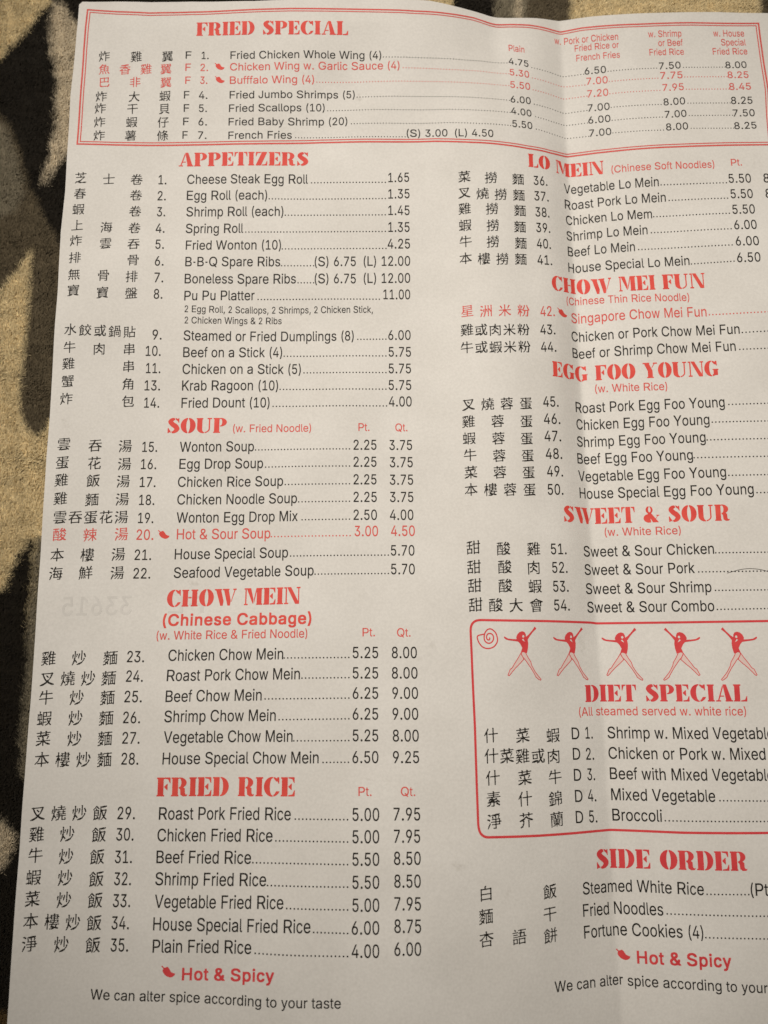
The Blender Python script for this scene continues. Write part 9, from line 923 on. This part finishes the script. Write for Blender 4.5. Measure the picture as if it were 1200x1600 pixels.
blanket = bpy.data.objects.new('fleece_blanket', None)
COL.objects.link(blanket)
tag(blanket, 'plush fleece blanket with black, tan and grey-brown patches spread under the paper menu', 'blanket')
def build_backing():
    xs = np.arange(-190, 231, 2.0); ys = np.arange(-170, 301, 2.0)
    X, Y = np.meshgrid(xs, ys)
    x, y = X.ravel(), Y.ravel()
    z = blanket_z(x, y)
    R, C = X.shape
    V = np.stack([x, y, z], 1)
    V = np.concatenate([V, V - [0, 0, 3.0]]) * MM
    n = R * C
    F = []
    for r in range(R - 1):
        for c in range(C - 1):
            a = r * C + c
            F.append((a, a + 1, a + C + 1, a + C)); F.append((n + a, n + a + C, n + a + C + 1, n + a + 1))
    for c in range(C - 1):
        F.append((c, n + c, n + c + 1, c + 1)); a = (R - 1) * C + c; F.append((a, a + 1, n + a + 1, n + a))
    for r in range(R - 1):
        a = r * C; F.append((a, a + C, n + a + C, n + a)); a += C - 1; F.append((a, n + a, n + a + C, a + C))
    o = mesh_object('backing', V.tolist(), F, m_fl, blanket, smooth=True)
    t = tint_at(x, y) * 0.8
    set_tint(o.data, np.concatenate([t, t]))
build_backing()

def build_pile():
    """short plush fibres, one bent ribbon each, wherever the blanket shows"""
    def strip(x0, x1, y0, y1, per):
        n = int((x1 - x0) * (y1 - y0) * per)
        return np.stack([rng.uniform(x0, x1, n), rng.uniform(y0, y1, n)], 1)
    P = np.concatenate([strip(-126, -86, -106, 198, 14), strip(-126, 140, 194, 212, 14), strip(-185, -126, -165, 295, 1.2),
                        strip(-126, 140, 212, 295, 1.2), strip(128, 225, -165, 295, 1.0), strip(-126, 128, -165, -101, 1.0)])
    x, y = P.T
    keep = ~((x > -88) & (x < 124) & (y > -98) & (y < 194))
    x, y = x[keep], y[keep]
    n = len(x)
    z = blanket_z(x, y)
    clump = wobble(x, y, 0, 6); clump2 = wobble(y, x, 2, 9)
    ang = 1.2 + 0.35 * clump2 + rng.normal(0, 0.6, n)
    L = (1.7 + 0.08 * clump) * rng.uniform(0.8, 1.12, n)
    lean = np.clip(1.08 + 0.08 * clump + rng.normal(0, 0.16, n), 0.1, 1.4)
    dx, dy = np.cos(ang), np.sin(ang)
    # blades face sideways to their lean
    w = rng.uniform(0.12, 0.20, n)
    twist = rng.normal(0, 0.6, n)
    sx, sy = -np.sin(ang + twist) * w, np.cos(ang + twist) * w
    V = np.zeros((n, 5, 3))
    for k, (f, ww) in enumerate(((0.0, 1.0), (0.55, 0.8))):
        a = lean * (0.5 + 0.5 * f)
        px = x + dx * L * f * np.sin(a); py = y + dy * L * f * np.sin(a); pz = z + L * f * np.cos(a)
        V[:, 2 * k] = np.stack([px - sx * ww, py - sy * ww, pz], 1)
        V[:, 2 * k + 1] = np.stack([px + sx * ww, py + sy * ww, pz], 1)
    V[:, 4] = np.stack([x + dx * L * np.sin(lean * 1.05), y + dy * L * np.sin(lean * 1.05), z + L * np.cos(lean)], 1)
    base = np.arange(n) * 5
    q = np.stack([base, base + 1, base + 3, base + 2], 1)
    t3 = np.stack([base + 2, base + 3, base + 4], 1)
    me = bpy.data.meshes.new('pile')
    nv = n * 5
    me.vertices.add(nv)
    me.vertices.foreach_set('co', (V * MM).astype(np.float32).ravel())
    loops = np.concatenate([np.concatenate([q, t3], 1).ravel()])
    me.loops.add(len(loops))
    me.loops.foreach_set('vertex_index', loops.astype(np.int32))
    me.polygons.add(2 * n)
    st = np.stack([np.arange(n) * 7, np.arange(n) * 7 + 4], 1).ravel()
    me.polygons.foreach_set('loop_start', st.astype(np.int32))
    me.polygons.foreach_set('loop_total', np.tile([4, 3], n).astype(np.int32))
    me.polygons.foreach_set('use_smooth', np.ones(2 * n, bool))
    me.materials.append(m_fl)
    me.update(calc_edges=True)
    t = tint_at(x, y) * (rng.uniform(0.86, 1.14, n) * (1 + 0.09 * clump2) * np.where(rng.random(n) < 0.03, 1.5, 1.0))[:, None]
    set_tint(me, np.repeat(t, 5, 0))
    o = bpy.data.objects.new('pile', me)
    COL.objects.link(o)
    o.parent = blanket
build_pile()
